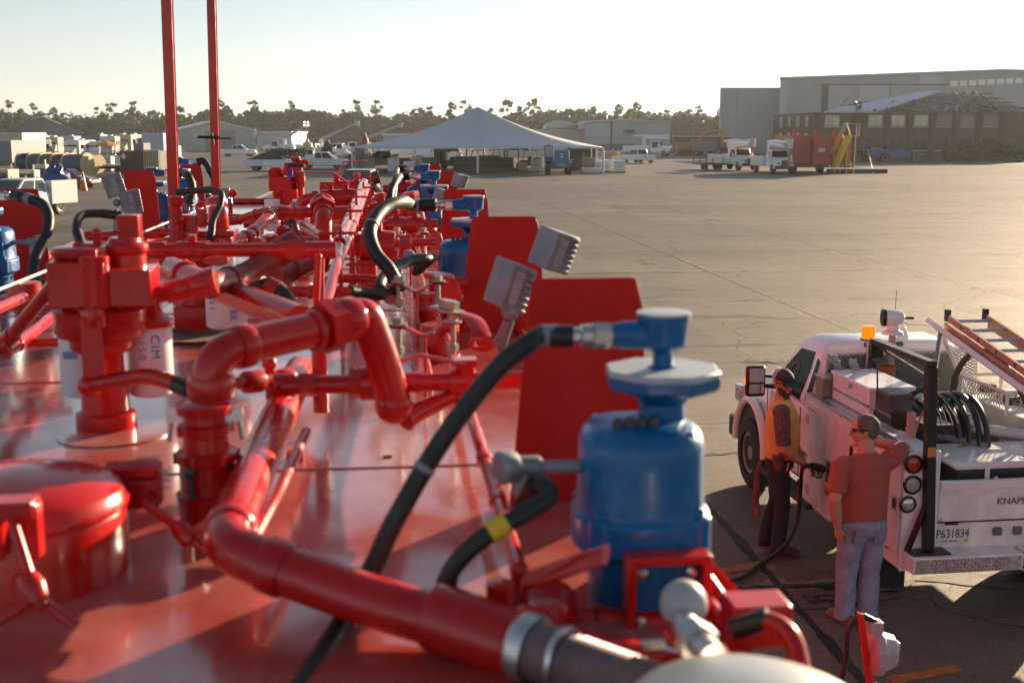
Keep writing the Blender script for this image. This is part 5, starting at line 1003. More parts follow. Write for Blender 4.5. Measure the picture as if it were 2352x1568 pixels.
# --- cab
def loft(rects, name, m, bev=.05):                      # stacked rectangles (z, s0, s1, l0, l1)
    mb = MB(); vs = []
    for z, s0, s1, l0, l1 in rects: vs += [tk(s0, l0, z), tk(s0, l1, z), tk(s1, l1, z), tk(s1, l0, z)]
    n = len(rects); fs = [(3, 2, 1, 0), tuple(range(4 * n - 4, 4 * n))]
    for i in range(n - 1):
        for k in range(4): a = i * 4 + k; b2 = i * 4 + (k + 1) % 4; fs.append((a, b2, b2 + 4, a + 4))
    mb.add(vs, fs); return kp(name, mb, m, smooth=50, bevel=bev)
CW0, CW1 = -.02, 1.82
CABG = mat('cab_window_dark', (.006, .007, .007), .25, spec=.08)
cabm = loft([(.50, 2.26, 3.38, CW0 + .02, CW1 - .02), (.9, 2.26, 3.38, CW0 - .02, CW1 + .02), (1.28, 2.28, 3.38, CW0 + .02, CW1 - .02)], 'cab', TP, .03)
GH = [(1.281, 2.29, 3.52, CW0 + .04, CW1 - .04), (1.86, 2.38, 3.02, .20, 1.60), (1.93, 2.46, 2.92, .30, 1.50)]
gh = loft(GH, 'cab_roof', TP, .045)
hd = loft([(.62, 3.38, 4.52, CW0 + .06, CW1 - .06), (.95, 3.38, 4.58, CW0 + .03, CW1 - .03), (1.16, 3.38, 4.48, CW0 + .16, CW1 - .16), (1.29, 3.38, 4.15, CW0 + .30, CW1 - .30)], 'hood', TP, .05)
def onface(a, b, t):                                     # left face of the greenhouse: a along s (0 rear..1 front), b height 0..1
    z = GH[0][0] + (GH[1][0] - GH[0][0]) * b; s0 = GH[0][1] + (GH[1][1] - GH[0][1]) * b; s1 = GH[0][2] + (GH[1][2] - GH[0][2]) * b; l = GH[0][3] + (GH[1][3] - GH[0][3]) * b
    return tk(s0 + (s1 - s0) * a, l - t, z)
def gpane(pts, name, m, t=.004):
    P = [onface(a, b, t) for a, b in pts]; mb = MB(); Q = [p + KB * .003 for p in P]; n = len(P); mb.add(P + Q, [tuple(range(n)), tuple(range(2 * n - 1, n - 1, -1))] + [(i, n + i, n + (i + 1) % n, (i + 1) % n) for i in range(n)]); return kp(name, mb, m, smooth=0)
gpane([(.24, .04), (.90, .08), (.88, .5), (.80, .86), (.30, .90), (.24, .6)], 'window', CABG)
gpane([(.03, .10), (.14, .08), (.15, .82), (.05, .78)], 'quarter_window', CABG)
kp('steering_wheel', MB().tube([onface(.62 + .10 * math.cos(q), .45 + .16 * math.sin(q), .009) for q in [k * .5236 for k in range(13)]], .007, 6), mat('pale_interior', (.22, .22, .20), .6))
f0, f1 = V3(tk(3.51, .06, 1.30)), V3(tk(3.03, .24, 1.84)); g0, g1 = tk(3.51, 1.74, 1.30), tk(3.03, 1.56, 1.84); nv_ = (g0 - f0).cross(f1 - f0).normalized(); nv_ = nv_ if nv_.dot(KA) > 0 else -nv_
kp('windshield', MB().add([p + nv_ * .006 for p in (f0, g0, g1, f1)], [(0, 1, 2, 3)]), GLASS, smooth=0)
r0, r1, q0, q1 = tk(2.285, .12, 1.34), tk(2.285, 1.68, 1.34), tk(2.35, 1.55, 1.80), tk(2.35, .26, 1.80)
kp('rear_window', MB().add([p - KA * .008 for p in (r0, r1, q0, q1)], [(0, 1, 2, 3)]), mat('green_rear_glass', (.10, .13, .06), .1, var=.5, scale=3), smooth=0)
kp('third_brake_light', MB().tube([tk(2.39, .62, 1.90), tk(2.39, 1.02, 1.90)], .025, 10), mat('dark_olive_lens', (.05, .05, .035), .3))
dl = MB()
for a, b in (((2.36, 1.28), (2.36, .56)), ((3.34, 1.26), (3.34, .60)), ((2.36, .56), (3.34, .60))): dl.tube([tk(a[0], CW0 - .0225, a[1]), tk(b[0], CW0 - .0225, b[1])], .005, 6)
kp('door_seam', dl, BLACK); kp('door_handle', kbox(MB(), 2.42, 2.60, CW0 - .045, CW0 - .022, 1.12, 1.16), BLACK, smooth=0, bevel=.006)
kp('running_board', kbox(MB(), 1.9, 3.3, CW0 - .10, CW0 + .10, .34, .40), mat('ribbed_rubber', (.035, .035, .035), .7, var=.2), smooth=0, bevel=.008)
# fenders and wheels
ar = MB(); pts = []
for q in range(13): a_ = math.pi * q / 12; pts.append((3.86 + .50 * math.cos(a_), .46 + .56 * math.sin(a_)))
kp('fender_flare', MB().tube([tk(x, CW0 - .03, z) for x, z in pts], .045, 10), TP); kp('fender_flare', MB().tube([tk(x, CW1 + .03, z) for x, z in pts], .045, 10), TP)
kp('wheel_well', MB().prism([(3.86 + .46 * math.cos(q * math.pi / 14), .46 + .53 * math.sin(q * math.pi / 14)) for q in range(15)] + [(3.4, .3), (4.32, .3)][:0], tk(0, CW0 - .012, 0), KA, TZ, KB * .01), BLACK, smooth=0)
kp('front_bumper', kbox(MB(), 4.42, 4.68, CW0 - .02, CW1 + .02, .42, .68), BLACK, smooth=0, bevel=.03)
kp('headlight', MB().ob(tk(4.44, CW0 + .04, .98), KA * .10, KB * .04, TZ * .10), CLEARL, bevel=.02)
def wheel(s, l, out):
    w_ = MB().lathe(tk(s, l, .40), KB * out, [(.24, -.14), (.36, -.14), (.395, -.11), (.405, -.05), (.405, .05), (.395, .10), (.36, .12), (.25, .125), (.24, .09)], 36).build('wheel', TYRE, ST)
    MB().lathe(tk(s, l, .40), KB * out, [(.235, -.1), (.24, .10), (.21, .105), (.18, .06), (.09, .05), (.08, .09), (.0, .095)], 28).build('rim', mat('dull_steel_wheel', (.30, .30, .31), .45, .6, var=.15), w_)
for s in (.95, 3.86):
    wheel(s, CW0 + .07, -1); wheel(s, CW1 - .07, 1)
kp('chassis', kbox(MB(), .1, 4.4, .55, 1.25, .42, .60), BLACK, smooth=0)
# mirror, blister
mm = MB(); mm.ob(tk(3.02, -.30, 1.42), KB * .105, KA * .045, TZ * .165); mi = kp('door_mirror', mm, BLACK, bevel=.03)
MB().ob(tk(2.973, -.30, 1.49), KB * .082, KA * .002, TZ * .075).build('mirror_glass', mat('mirror_silver', (.8, .8, .8), .03, 1.0), mi, smooth=0); MB().ob(tk(2.973, -.30, 1.345), KB * .082, KA * .002, TZ * .05).build('mirror_glass', MATS['mirror_silver'], mi, smooth=0)
MB().tube([tk(3.05, -.2, 1.36), tk(3.15, .02, 1.32)], .025, 8).tube([tk(3.05, -.2, 1.47), tk(3.2, .03, 1.42)], .02, 8).build('mirror_arm', BLACK, mi); MB().ob(tk(3.045, -.405, 1.42), KB * .006, KA * .02, TZ * .035).build('turn_signal', AMBER, mi, bevel=.004)
kp('hood_lamp', MB().lathe(tk(3.95, .30, 1.27), (0, 0, 1), [(.05, 0), (.05, .06), (.03, .10)], 14), CHROME)
# beacon, spot light, dome antenna, whip
b0 = tk(2.12, .53, 1.5); bc = kp('beacon_post', MB().cyl(b0, tk(2.12, .53, 2.0), .014, n=10), STEEL)
MB().lathe(tk(2.12, .53, 1.995), TZ, [(.075, 0), (.078, .012), (.07, .02)], 22).build('beacon_base', GREY, bc); MB().lathe(tk(2.12, .53, 2.012), TZ, [(.066, 0), (.066, .115), (.058, .125), (0, .128)], 22).build('beacon_lens', AMBER, bc)
sp_ = kp('spotlight_post', MB().cyl(tk(2.2, .82, 1.5), tk(2.2, .82, 2.04), .035, n=12), mat('pale_tan_tube', (.42, .36, .32), .5)); MB().lathe(tk(2.2, .82, 2.035), TZ, [(.11, 0), (.10, .03), (.06, .05), (.055, .10)], 22).build('spotlight_base', WHITE, sp_)
hh = MB(); c = tk(2.2, .82, 2.20); ax = (KB * -1 + KA * .2).normalized(); hh.lathe(c - ax * .11, ax, [(.03, 0), (.06, .02), (.075, .06), (.085, .14), (.085, .19)], 18); hh.build('spotlight_head', WHITE, sp_); MB().lathe(c + ax * .08, ax, [(.088, 0), (.088, .03), (.05, .04), (.0, .03)], 18).build('spotlight_rim', BLACK, sp_); MB().ob(c - ax * .10 + TZ * .0, KB * .10, KA * .02, TZ * .012).build('spotlight_motor', BLACK, sp_)
kp('dome_antenna', MB().lathe(tk(2.55, 1.10, 1.925), TZ, [(.065, 0), (.06, .02), (.03, .11), (.02, .12), (0, .124)], 18), WHITE); kp('whip_antenna', MB().tube([tk(2.6, 1.02, 1.92), tk(2.6, 1.03, 2.42)], .003, 6), BLACK)
# mesh head rack
fr = MB()
for a, b in (((.12, 1.40), (.12, 1.86)), ((1.72, 1.40), (1.72, 1.86)), ((.12, 1.86), (1.72, 1.86))): fr.tube([tk(2.19, a[0], a[1]), tk(2.19, b[0], b[1])], .022, 4)
hr = kp('head_rack', fr, TPD, smooth=0, bevel=.003)
ms = MB(); z0, z1, l0_, l1_ = 1.41, 1.845, .14, 1.70
k = -1.0
while k < 2.2:
    for sg in (1, -1):
        pts = []
        a0 = l0_ + k if sg > 0 else l1_ - k; a1 = a0 + sg * (z1 - z0) * 1.9
        t0, t1 = 0.0, 1.0
        lo, hi = (l0_ - a0) / (a1 - a0), (l1_ - a0) / (a1 - a0)
        if lo > hi: lo, hi = hi, lo
        t0, t1 = max(0, lo), min(1, hi)
        if t1 - t0 > .02: ms.tube([tk(2.19 + .002 * sg, a0 + (a1 - a0) * t0, z0 + (z1 - z0) * t0), tk(2.19 + .002 * sg, a0 + (a1 - a0) * t1, z0 + (z1 - z0) * t1)], .0055, 4)
    k += .062
ms.build('rack_mesh', mat('mesh_steel', (.30, .30, .28), .5, .4), hr, smooth=0)
MB().tube([tk(2.19, .55, 1.84), tk(1.1, .75, 1.15)], .026, 4).build('stay', BLACK, hr, smooth=0)
# ladder rack: a sloping side rail on struts
lr = kp('ladder_rack', MB().tube([tk(2.35, 1.26, 2.14), tk(-.6, 1.26, 1.60)], .035, 4), TPD, smooth=0)
for s in (2.1, .4): MB().tube([tk(s, 1.6, 1.45), tk(s + .05, 1.28, 2.11 - (2.1 - s) * .185)], .024, 4).build('strut', TPD, lr, smooth=0)
MB().tube([tk(1.55, .95, 1.72), tk(2.1, 1.28, 2.08)], .025, 10).build('strut', GREY, lr)
# ---------------------------------------------------------------- loose load: things of their own
FIB = mat('orange_fibreglass', (.44, .21, .15), .5, var=.15, scale=6); ALU = mat('ladder_aluminium', (.45, .50, .58), .35, .9)
t = thing('extension_ladder', 'orange fibreglass extension ladder lying on the rack of the service truck', 'ladder', tuple(tk(1, 1.5, 2.1)), world=True)
def lz(s): return 2.20 + (s - 2.05) * .185
for l_ in (1.34, 1.74):
    m_ = MB()
    for dl_, dz in ((0, 0), (-.03 if l_ < 1.5 else .03, -.075)):
        P0, P1 = tk(2.08, l_ + dl_, lz(2.08) + dz), tk(-1.0, l_ + dl_, lz(-1.0) + dz); dd = (P1 - P0) / 2; m_.ob((P0 + P1) / 2, dd, KB * .012, TZ * .033)
    m_.build('stile', FIB, t, smooth=0)
    MB().ob(tk(2.10, l_, lz(2.1) + .02), KA * .03, KB * .022, TZ * .06).build('end_cap', BLACK, t, bevel=.004)
for q in range(11):
    s = 1.98 - q * .27; MB().cyl(tk(s, 1.345, lz(s)), tk(s, 1.735, lz(s)), .016, n=10).build('rung', ALU, t)
for q in range(8): s = 1.8 - q * .33; MB().ob(tk(s, 1.327, lz(s)), KA * .010, KB * .003, TZ * .018).build('rung_lock', BLACK, t, smooth=0)
t = thing('tool_chest', 'white steel tool chest on top of the side box of the service truck', 'tool chest', tuple(tk(1.5, .27, 1.46)), world=True)
kbox(MB(), 1.08, 1.92, .10, .52, 1.464, 1.70).build('body', TP, t, smooth=0, bevel=.008); kbox(MB(), 1.06, 1.94, .085, .535, 1.702, 1.745).build('lid', TP, t, smooth=0, bevel=.01); kbox(MB(), 1.08, 1.92, .086, .099, 1.56, 1.585).build('trim', STEEL, t, smooth=0); kbox(MB(), 1.46, 1.50, .075, .086, 1.66, 1.70).build('latch', STEEL, t, smooth=0)
t = thing('metal_case', 'small grey green metal case beside the white tool chest', 'case', tuple(tk(2.05, .1, 1.46)), world=True)
kbox(MB(), 1.97, 2.16, .02, .24, 1.464, 1.64).build('body', mat('grey_green_metal', (.22, .22, .17), .5, var=.2), t, smooth=0, bevel=.006); kbox(MB(), 1.96, 2.17, .01, .25, 1.642, 1.665).build('lid', STEEL, t, smooth=0, bevel=.003)
t = thing('bucket', 'orange bucket standing against the mesh rack of the service truck', 'bucket', tuple(tk(2.0, .68, 1.46)), world=True)
MB().lathe(tk(2.02, .68, 1.46), TZ, [(.085, 0), (.10, .27), (.105, .275), (.105, .29), (.095, .29), (.09, .05)], 22).build('body', mat('orange_bucket', (.42, .11, .03), .5), t); MB().tube([tk(2.02 , .68 + .10 * math.cos(q), 1.72 + .06 * math.sin(q)) for q in [k * math.pi / 10 for k in range(11)]], .004, 6).build('handle', STEEL, t)
for k, (s_, l_, lean) in enumerate(((2.0, .30, .22), (1.95, .40, .14), (1.98, .52, .25))):
    t = thing('steel_bracket', ('ribbed steel bracket leaning leftmost behind the tool chest', 'flat steel bracket leaning in the middle behind the tool chest', 'steel bracket leaning beside the orange bucket')[k], 'bracket', tuple(tk(s_, l_, 1.46)), world=True)
    P0, P1 = tk(s_, l_, 1.50), tk(s_ - .1, l_ - lean, 1.90 - .04 * k); d_ = (P1 - P0) / 2; m_ = MB().ob((P0 + P1) / 2, KB * .035, KA * .012, d_); 
    for q in range(5): m_.ob(P0.lerp(P1, .15 + q * .17), KB * .045, KA * .02, d_ * .03)
    m_.build('bracket_body', mat('galvanised', (.42, .42, .43), .45, .6, var=.3, scale=20), t, bevel=.003)
t = thing('compressor_unit', 'small black compressor with wires on the rear end of the side box', 'compressor', tuple(tk(.7, .2, 1.46)), world=True)
kbox(MB(), .62, .92, .08, .30, 1.60, 1.78).build('motor_box', DGREY, t, smooth=0, bevel=.02); MB().cyl(tk(.60, .17, 1.555), tk(.95, .17, 1.555), .085, n=18).build('tank', BLACK, t)
for q in range(5): MB().tube(spline([tk(.66 + .04 * q, .28, 1.72), tk(.6 + .03 * q, .36 + .03 * q, 1.80), tk(.5, .42 + .04 * q, 1.66), tk(.40, .40 + .05 * q, 1.56)], 6), .006, 6).build('wire', RUB, t)
MB().tube([tk(.82, .06, 1.7), tk(.84, .05, 1.98)], .008, 6).build('aerial', BLACK, t); MB().ob(tk(.45, .20, 1.56), KA * .025, KB * .03, TZ * .10).build('side_post', mat('pinkish_plastic', (.5, .26, .22), .5), t, bevel=.004)
MB().ob(tk(.42, .34, 1.60), KA * .03, KB * .04, TZ * .035).build('socket_box', WHITE, t, bevel=.004); kbox(MB(), .36, .7, .30, .55, 1.50, 1.56).build('tray', BLACK, t, smooth=0)
t = thing('hose_reel', 'large black coil of air hose standing in the truck bed', 'hose reel', tuple(tk(1.2, .85, .8)), world=True)
for i, (l_, r_) in enumerate(((.60, .33), (.66, .35), (.72, .34), (.80, .38), (.86, .40), (.92, .41), (.98, .39))):
    c = tk(1.25 - .05 * i, l_, 1.22 + .01 * i); MB().tube([c + KA * (r_ * math.cos(q)) + TZ * (r_ * math.sin(q)) for q in [k * math.pi / 20 for k in range(41)]], .026, 8, cap=False).build('coil', mat('glossy_black_hose', (.016, .016, .018), .38, var=.3, scale=20), t)
MB().cyl(tk(1.2, .58, 1.22), tk(1.0, 1.0, 1.25), .30, n=24).build('drum', BLACK, t)
tag(MB().tube(spline([tk(1.6, 1.18, 1.35), tk(1.62, 1.22, 1.75), tk(1.5, 1.35, 1.98), tk(1.2, 1.45, 1.9), tk(.9, 1.52, 1.6), tk(.7, 1.55, 1.2)], 8), .03, 12).build('thick_hose', mat('dark_olive_hose', (.05, .048, .04), .5)), 'thick dark hose arching over the truck bed under the ladder', 'hose')
t = thing('wire_basket', 'white wire mesh basket with cables on the right side box of the truck', 'basket', tuple(tk(1.4, 1.6, 1.46)), world=True)
m_ = MB()
for z in (1.48, 1.66):
    Q = [tk(1.9, 1.42, z), tk(1.9, 1.84, z), tk(1.05, 1.84, z), tk(1.05, 1.42, z)]
    for i in range(4): m_.tube([Q[i], Q[(i + 1) % 4]], .018, 4)
for s, l in ((1.9, 1.42), (1.9, 1.84), (1.05, 1.84), (1.05, 1.42)): m_.tube([tk(s, l, 1.46), tk(s, l, 1.67)], .018, 4)
m_.build('frame', TPD, t, smooth=0); m_ = MB()
for q in range(-4, 20):
    for sg in (1, -1):
        for face in (0, 1):
            if face == 0: a, c = tk(1.05 + .05 * q, 1.42, 1.49), tk(1.05 + .05 * q + sg * .14, 1.42, 1.65); ok = all(1.05 <= 1.05 + .05 * q + e <= 1.9 for e in (0, sg * .14))
            else: a, c = tk(1.05, 1.42 + .05 * q, 1.49), tk(1.05, 1.42 + .05 * q + sg * .14, 1.65); ok = all(1.42 <= 1.42 + .05 * q + e <= 1.84 for e in (0, sg * .14))
            if ok: m_.tube([a, c], .004, 4)
m_.build('basket_mesh', MATS['mesh_steel'], t, smooth=0)
for q in range(5): tag(MB().ob(tk(1.2 + .14 * q, 1.55 + .05 * (q % 3), 1.56 + .03 * (q % 2)), KA * .05, KB * .06, TZ * .04).build('small_box', (BLACK, WHITE, mat('tan_carton', (.35, .25, .14), .8))[q % 3], bevel=.006), ('black box at the rear of the wire basket', 'white box in the wire basket nearest the ladder', 'tan carton in the middle of the wire basket', 'black box in the middle of the wire basket', 'white box at the front end of the wire basket')[q], 'box')
t = thing('cooler', 'big cooler with a white lid and black body in the truck bed', 'cooler', tuple(tk(.4, .9, .8)), world=True)
def kfr(s0, s1, l0, l1, z0, z1, tp_): return MB().hexa([tk(s0 + tp_, l0 + tp_, z0), tk(s0 + tp_, l1 - tp_, z0), tk(s1 - tp_, l1 - tp_, z0), tk(s1 - tp_, l0 + tp_, z0), tk(s0, l0, z1), tk(s0, l1, z1), tk(s1, l1, z1), tk(s1, l0, z1)])
kfr(.10, .72, .46, 1.46, .81, 1.235, .03).build('body', mat('cooler_black', (.02, .021, .023), .45), t, smooth=0, bevel=.02); kbox(MB(), .08, .74, .44, 1.48, 1.238, 1.30).build('lid', WHITE, t, smooth=0, bevel=.022)
for l_ in (.86, 1.10): MB().lathe(tk(.17, l_, 1.301), TZ, [(.045, 0), (.045, .004), (.032, .004), (.03, .002)], 20).build('cup_recess', mat('grey_white', (.5, .5, .5), .4), t)
for l_ in (.72, 1.2): MB().ob(tk(.085, l_, 1.20), KA * .008, KB * .022, TZ * .06).build('latch', WHITE, t, bevel=.006)
MB().tube(spline([tk(.10, .80, 1.05), tk(.06, .80, 1.12), tk(.09, .80, 1.17)], 4), .018, 8).build('drain', WHITE, t)
t = tag(MB().ball(tk(.22, .40, .93), .1, (1.15, .9, 1.1), 14, 10).build('snack_bag', mat('foil_bag', (.42, .36, .34), .22, .5, var=.5, scale=18, col2=(.50, .10, .03), bump=.8, bscale=14)), 'crumpled foil and orange snack bag wedged beside the cooler', 'bag')
t = tag(MB().ball(tk(.15, .52, .90), .09, (.8, 1.2, .9), 14, 10).build('snack_bag', mat('clear_bag', (.45, .42, .40), .18, .4, var=.4, scale=22, bump=.9, bscale=16)), 'crumpled silvery bag in front of the cooler', 'bag')
t = thing('pipe_section', 'thick white plastic pipe lying across the bed behind the cooler', 'pipe', tuple(tk(.9, 1.35, 1.3)), world=True)
MB().tube([tk(1.05, 1.12, 1.34), tk(.72, 1.70, 1.30)], .055, 18).build('tube', WHITE, t); MB().tube([tk(1.05, 1.12, 1.34), tk(1.02, 1.17, 1.338)], .062, 18).build('collar', WHITE, t)
t = thing('pipe_tee', 'white cross shaped pipe fitting on the load behind the cooler', 'pipe fitting', tuple(tk(1.0, 1.03, 1.4)), world=True)
MB().tube([tk(1.0, .93, 1.40), tk(1.0, 1.13, 1.41)], .022, 10).tube([tk(1.0, 1.03, 1.33), tk(1.0, 1.03, 1.50)], .022, 10).build('fitting_body', WHITE, t)
tag(MB().tube([tk(.95, .60, 1.33), tk(.55, .98, 1.31)], .035, 12).build('grey_pipe', GREY), 'dull grey pipe lying against the black hose coil', 'pipe')
tag(MB().tube(spline([tk(.35, .26, 1.30), tk(.5, .55, 1.27), tk(.65, .85, 1.31), tk(.8, 1.05, 1.30)], 6), .014, 8).build('rope', mat('tan_rope', (.22, .17, .09), .85)), 'tan rope stretched from the hoist post across the hose coil', 'rope')
for k in range(7):
    r_ = random.Random(40 + k); s, l = 1.25 + r_.uniform(0, .8), 1.05 + r_.uniform(0, .42)
    tag(MB().ob(tk(s, l, .86 + .09 * (k % 4) + r_.uniform(0, .1)), KA * r_.uniform(.08, .16), KB * r_.uniform(.06, .12), TZ * r_.uniform(.05, .12)).build('parts_box', (WHITED, GREY, DGREY, mat('tan_carton', (.35, .25, .14), .8))[k % 4], bevel=.008), ('white parts box deep in the bed under the ladder', 'grey parts box deep in the bed under the ladder', 'dark parts box deep in the bed under the ladder', 'tan carton deep in the bed under the ladder')[k % 4], 'box', 'boxes heaped in the truck bed')
# ================================================================== people
SKIN = mat('tanned_skin', (.50, .25, .165), .5, var=.12, scale=14, bump=.1, bscale=60)
def finish(mb, name, m, parent, vox, smooth=3, disp=0, dscale=.12, label=None):
    o = mb.build(name, m, parent, smooth=0, label=label)
    r = o.modifiers.new('one_surface', 'REMESH'); r.mode = 'VOXEL'; r.voxel_size = vox; r.use_smooth_shade = True
    if disp:
        tx_ = bpy.data.textures.new('folds_' + name, 'CLOUDS'); tx_.noise_scale = dscale; d = o.modifiers.new('folds', 'DISPLACE'); d.texture = tx_; d.strength = disp; d.mid_level = .5
    if smooth:
        s = o.modifiers.new('soft', 'SMOOTH'); s.factor = .5; s.iterations = smooth
    return o
def hand(mb, W, d, n, curl=.5, thumb=1, k=1.0):
    """W wrist, d hand direction, n palm normal (towards what is held)"""
    d = V3(d).normalized(); n = V3(n); n = (n - d * n.dot(d)).normalized(); s = d.cross(n) * thumb
    P = [W, W + d * .03 * k, W + d * .065 * k, W + d * .095 * k]
    mb.tube(P, [.024 * k, .030 * k, .036 * k, .034 * k], 12, asp=(.55, 1.05), up=n)
    for i, (off, L) in enumerate(((.030, .075), (.010, .085), (-.010, .078), (-.029, .062))):
        p = W + d * .09 * k + s * off * k; pts = [p - d * .01 * k]; dd = d.copy(); a = 0
        for j, f in enumerate((.45, .32, .25)):
            a += curl * (.75 if j == 0 else .9) + .05 * i
            dd = (d * math.cos(a) + n * math.sin(a)); pts.append(pts[-1] + dd * L * f * k)
        mb.tube(pts, [.0098 * k, .0092 * k, .0085 * k, .0068 * k], 8); mb.ball(pts[-1], .0068 * k, n=8, m=6)
    p = W + d * .03 * k + s * .03 * k; q = p + (s * .6 + d * .7 + n * .35).normalized() * .045 * k; e = q + (d * .8 + n * (.35 + curl * .4) - s * .1).normalized() * .035 * k
    mb.tube([p - s * .01 * k, p, q, e], [.012 * k, .0135 * k, .011 * k, .008 * k], 8); mb.ball(e, .008 * k, n=8, m=6)
def head(mb, c, f, k=1.0, jaw=1.0, fat=1.0):
    """c centre of the head, f facing direction (unit, horizontal-ish)"""
    f = V3(f).normalized(); u = V3((0, 0, 1)); u = (u - f * u.dot(f)).normalized(); r = f.cross(u)
    Rm = Matrix((r, f, u)).transposed()
    T = lambda x, y, z: c + Rm @ V3((x * k, y * k, z * k))
    mb.ball(T(0, -.012, .035), .098 * k, (.80, 1.0, .88), 20, 14, Rm); mb.ball(T(0, .012, -.035), .075 * k, (.86 * fat, .98, 1.02), 18, 12, Rm); mb.ball(T(0, .045, -.082), .036 * k, (1.2 * jaw, .9, .8), 14, 10, Rm)
    mb.tube([T(0, .082, .018), T(0, .102, -.012), T(0, .108, -.024), T(0, .088, -.034)], [.009 * k, .013 * k, .016 * k, .010 * k], 8)
    mb.ball(T(0, .084, -.056), .014 * k, (1.7, .7, .45), 10, 8, Rm); mb.ball(T(0, .083, -.066), .014 * k, (1.5, .7, .5), 10, 8, Rm)
    for sx in (-1, 1):
        mb.ball(T(sx * .080, -.012, -.008), .022 * k, (.35, .75, 1.25), 10, 8, Rm); mb.ball(T(sx * .034, .072, -.018), .022 * k, (1, .7, .8), 10, 8, Rm); mb.ball(T(sx * .033, .080, .030), .012 * k, (1.8, .6, .5), 8, 6, Rm)
    return T, Rm
def torso(mb, zs, up=(1, 0, 0), n=24): mb.tube([V3((x, y, z)) for x, y, z, a, b in zs], [1.0] * len(zs), n, asp=[(a, b) for x, y, z, a, b in zs], up=up)
JEAN = lambda nme, col: mat(nme, col, .85, var=.28, scale=9, bump=.35, bscale=22)
# ---------------------------------------------------------------- man at the fuel filler
g1 = G(1797, 1262); F1 = R(-104)
p1 = thing('person', 'bearded man in a yellow vest, dark cap and sunglasses refuelling the white truck', 'person', (g1.x - .06, g1.y, 0), F1); p1.scale = (1.06, 1.06, .968)
inv1 = (Matrix.Translation(g1 + V3((-.06, 0, 0))) @ Matrix.Rotation(F1, 4, 'Z') @ Matrix.Diagonal((1.06, 1.06, .968, 1))).inverted()
NZ = tk(1.47, -.20, .86)                                # where the hand grips the nozzle
hN = inv1 @ NZ
S1 = V3((.225, .0, 1.50)); W1_ = hN + V3((0, -.10, .055)); E1 = (S1 + W1_) / 2 + V3((.10, -.08, -.10))
SL = V3((-.20, .0, 1.50)); EL = V3((-.25, .02, 1.20)); WL = V3((-.20, .16, 1.0))
mb = MB(); hf = (inv1.to_3x3() @ V3((.42, -.90, -.16))).normalized(); hc = V3((.0, .005, 1.72))
T1, R1 = head(mb, hc, hf, 1.04)
mb.tube([V3((0, -.01, 1.48)), V3((0, -.005, 1.58)), hc + V3((0, 0, -.03))], [.068, .060, .058], 16)
torso(mb, [(0, 0, 1.0, .15, .10), (0, 0, 1.2, .15, .11), (0, 0, 1.4, .17, .11), (0, 0, 1.5, .13, .08), (0, 0, 1.53, .07, .06)])
mb.tube([S1, S1.lerp(E1, .5), E1, E1.lerp(W1_, .35), W1_], [.058, .052, .044, .046, .030], 14); mb.tube([SL, SL.lerp(EL, .5), EL, EL.lerp(WL, .35), WL], [.058, .052, .044, .046, .030], 14)
hand(mb, W1_, hN - W1_ + V3((0, .02, -.03)), V3((.0, .5, -.6)), .95, 1); hand(mb, WL, V3((.1, .3, -1)), V3((1, 0, 0)), .4, -1)
finish(mb, 'body', SKIN, p1, .0055, 2)
mb = MB(); torso(mb, [(0, -.0, .98, .190, .145), (0, 0, 1.0, .196, .152), (0, .01, 1.12, .192, .158), (0, .01, 1.28, .200, .155), (0, .005, 1.40, .208, .142), (0, 0, 1.49, .185, .112), (0, 0, 1.545, .085, .075), (0, 0, 1.56, .076, .068)])
for sx in (-1, 1): mb.ball((sx * .165, 0, 1.475), .072, (1.1, 1.15, .8))
finish(mb, 'vest', mat('mustard_vest', (.70, .47, .12), .8, var=.14, scale=7, bump=.35, bscale=26), p1, .007, 3, .016, .14)
mb = MB(); mb.tube([V3((0, .115, 1.46)), V3((0, .132, 1.36))], [.012, .008], 8, asp=(1, .5)); finish(mb, 'placket', mat('brown_placket_cloth', (.16, .08, .03), .85), p1, .005, 1)  # dark brown strip down the front of the vest
PRT = mat('maroon_print_sleeve', (.12, .050, .045), .85, var=.6, scale=48, col2=(.24, .13, .11))
for S_, E_ in ((S1, E1), (SL, EL)): mb = MB(); mb.ball(S_ + V3((0, 0, -.01)), .070, (1.05, 1.15, 1.0)); mb.tube([S_ + V3((0, 0, .0)), S_.lerp(E_, .3), S_.lerp(E_, .65), S_.lerp(E_, .88)], [.070, .076, .068, .064], 16); finish(mb, 'sleeve', PRT, p1, .007, 2, .012, .1)
mb = MB(); FR, FL = V3((.105, .02, .10)), V3((-.12, -.10, .10))
torso(mb, [(0, 0, .86, .16, .125), (0, -.005, .92, .178, .132), (0, 0, 1.03, .172, .122)])
for sx, Fp in ((1, FR), (-1, FL)): H_ = V3((sx * .088, -.005, .90)); Kn = V3((Fp.x * .98 + sx * .0, Fp.y * .5 + .03, .50)); mb.tube([H_ + V3((0, 0, .06)), H_ - V3((0, 0, .04)), H_.lerp(Kn, .5), Kn, Kn.lerp(Fp, .5), Fp + V3((0, 0, .06)), Fp - V3((0, 0, .05))], [.10, .100, .088, .072, .070, .066, .070], 16)
finish(mb, 'jeans', JEAN('navy_denim', (.022, .025, .042)), p1, .008, 3, .022, .13)
mb = MB(); mb.tube([V3((.178 * math.cos(q), .126 * math.sin(q), 1.015)) for q in [k * math.pi / 12 for k in range(25)]], .017, 8, asp=(1.1, .4)); mb.build('belt', BLACK, p1)
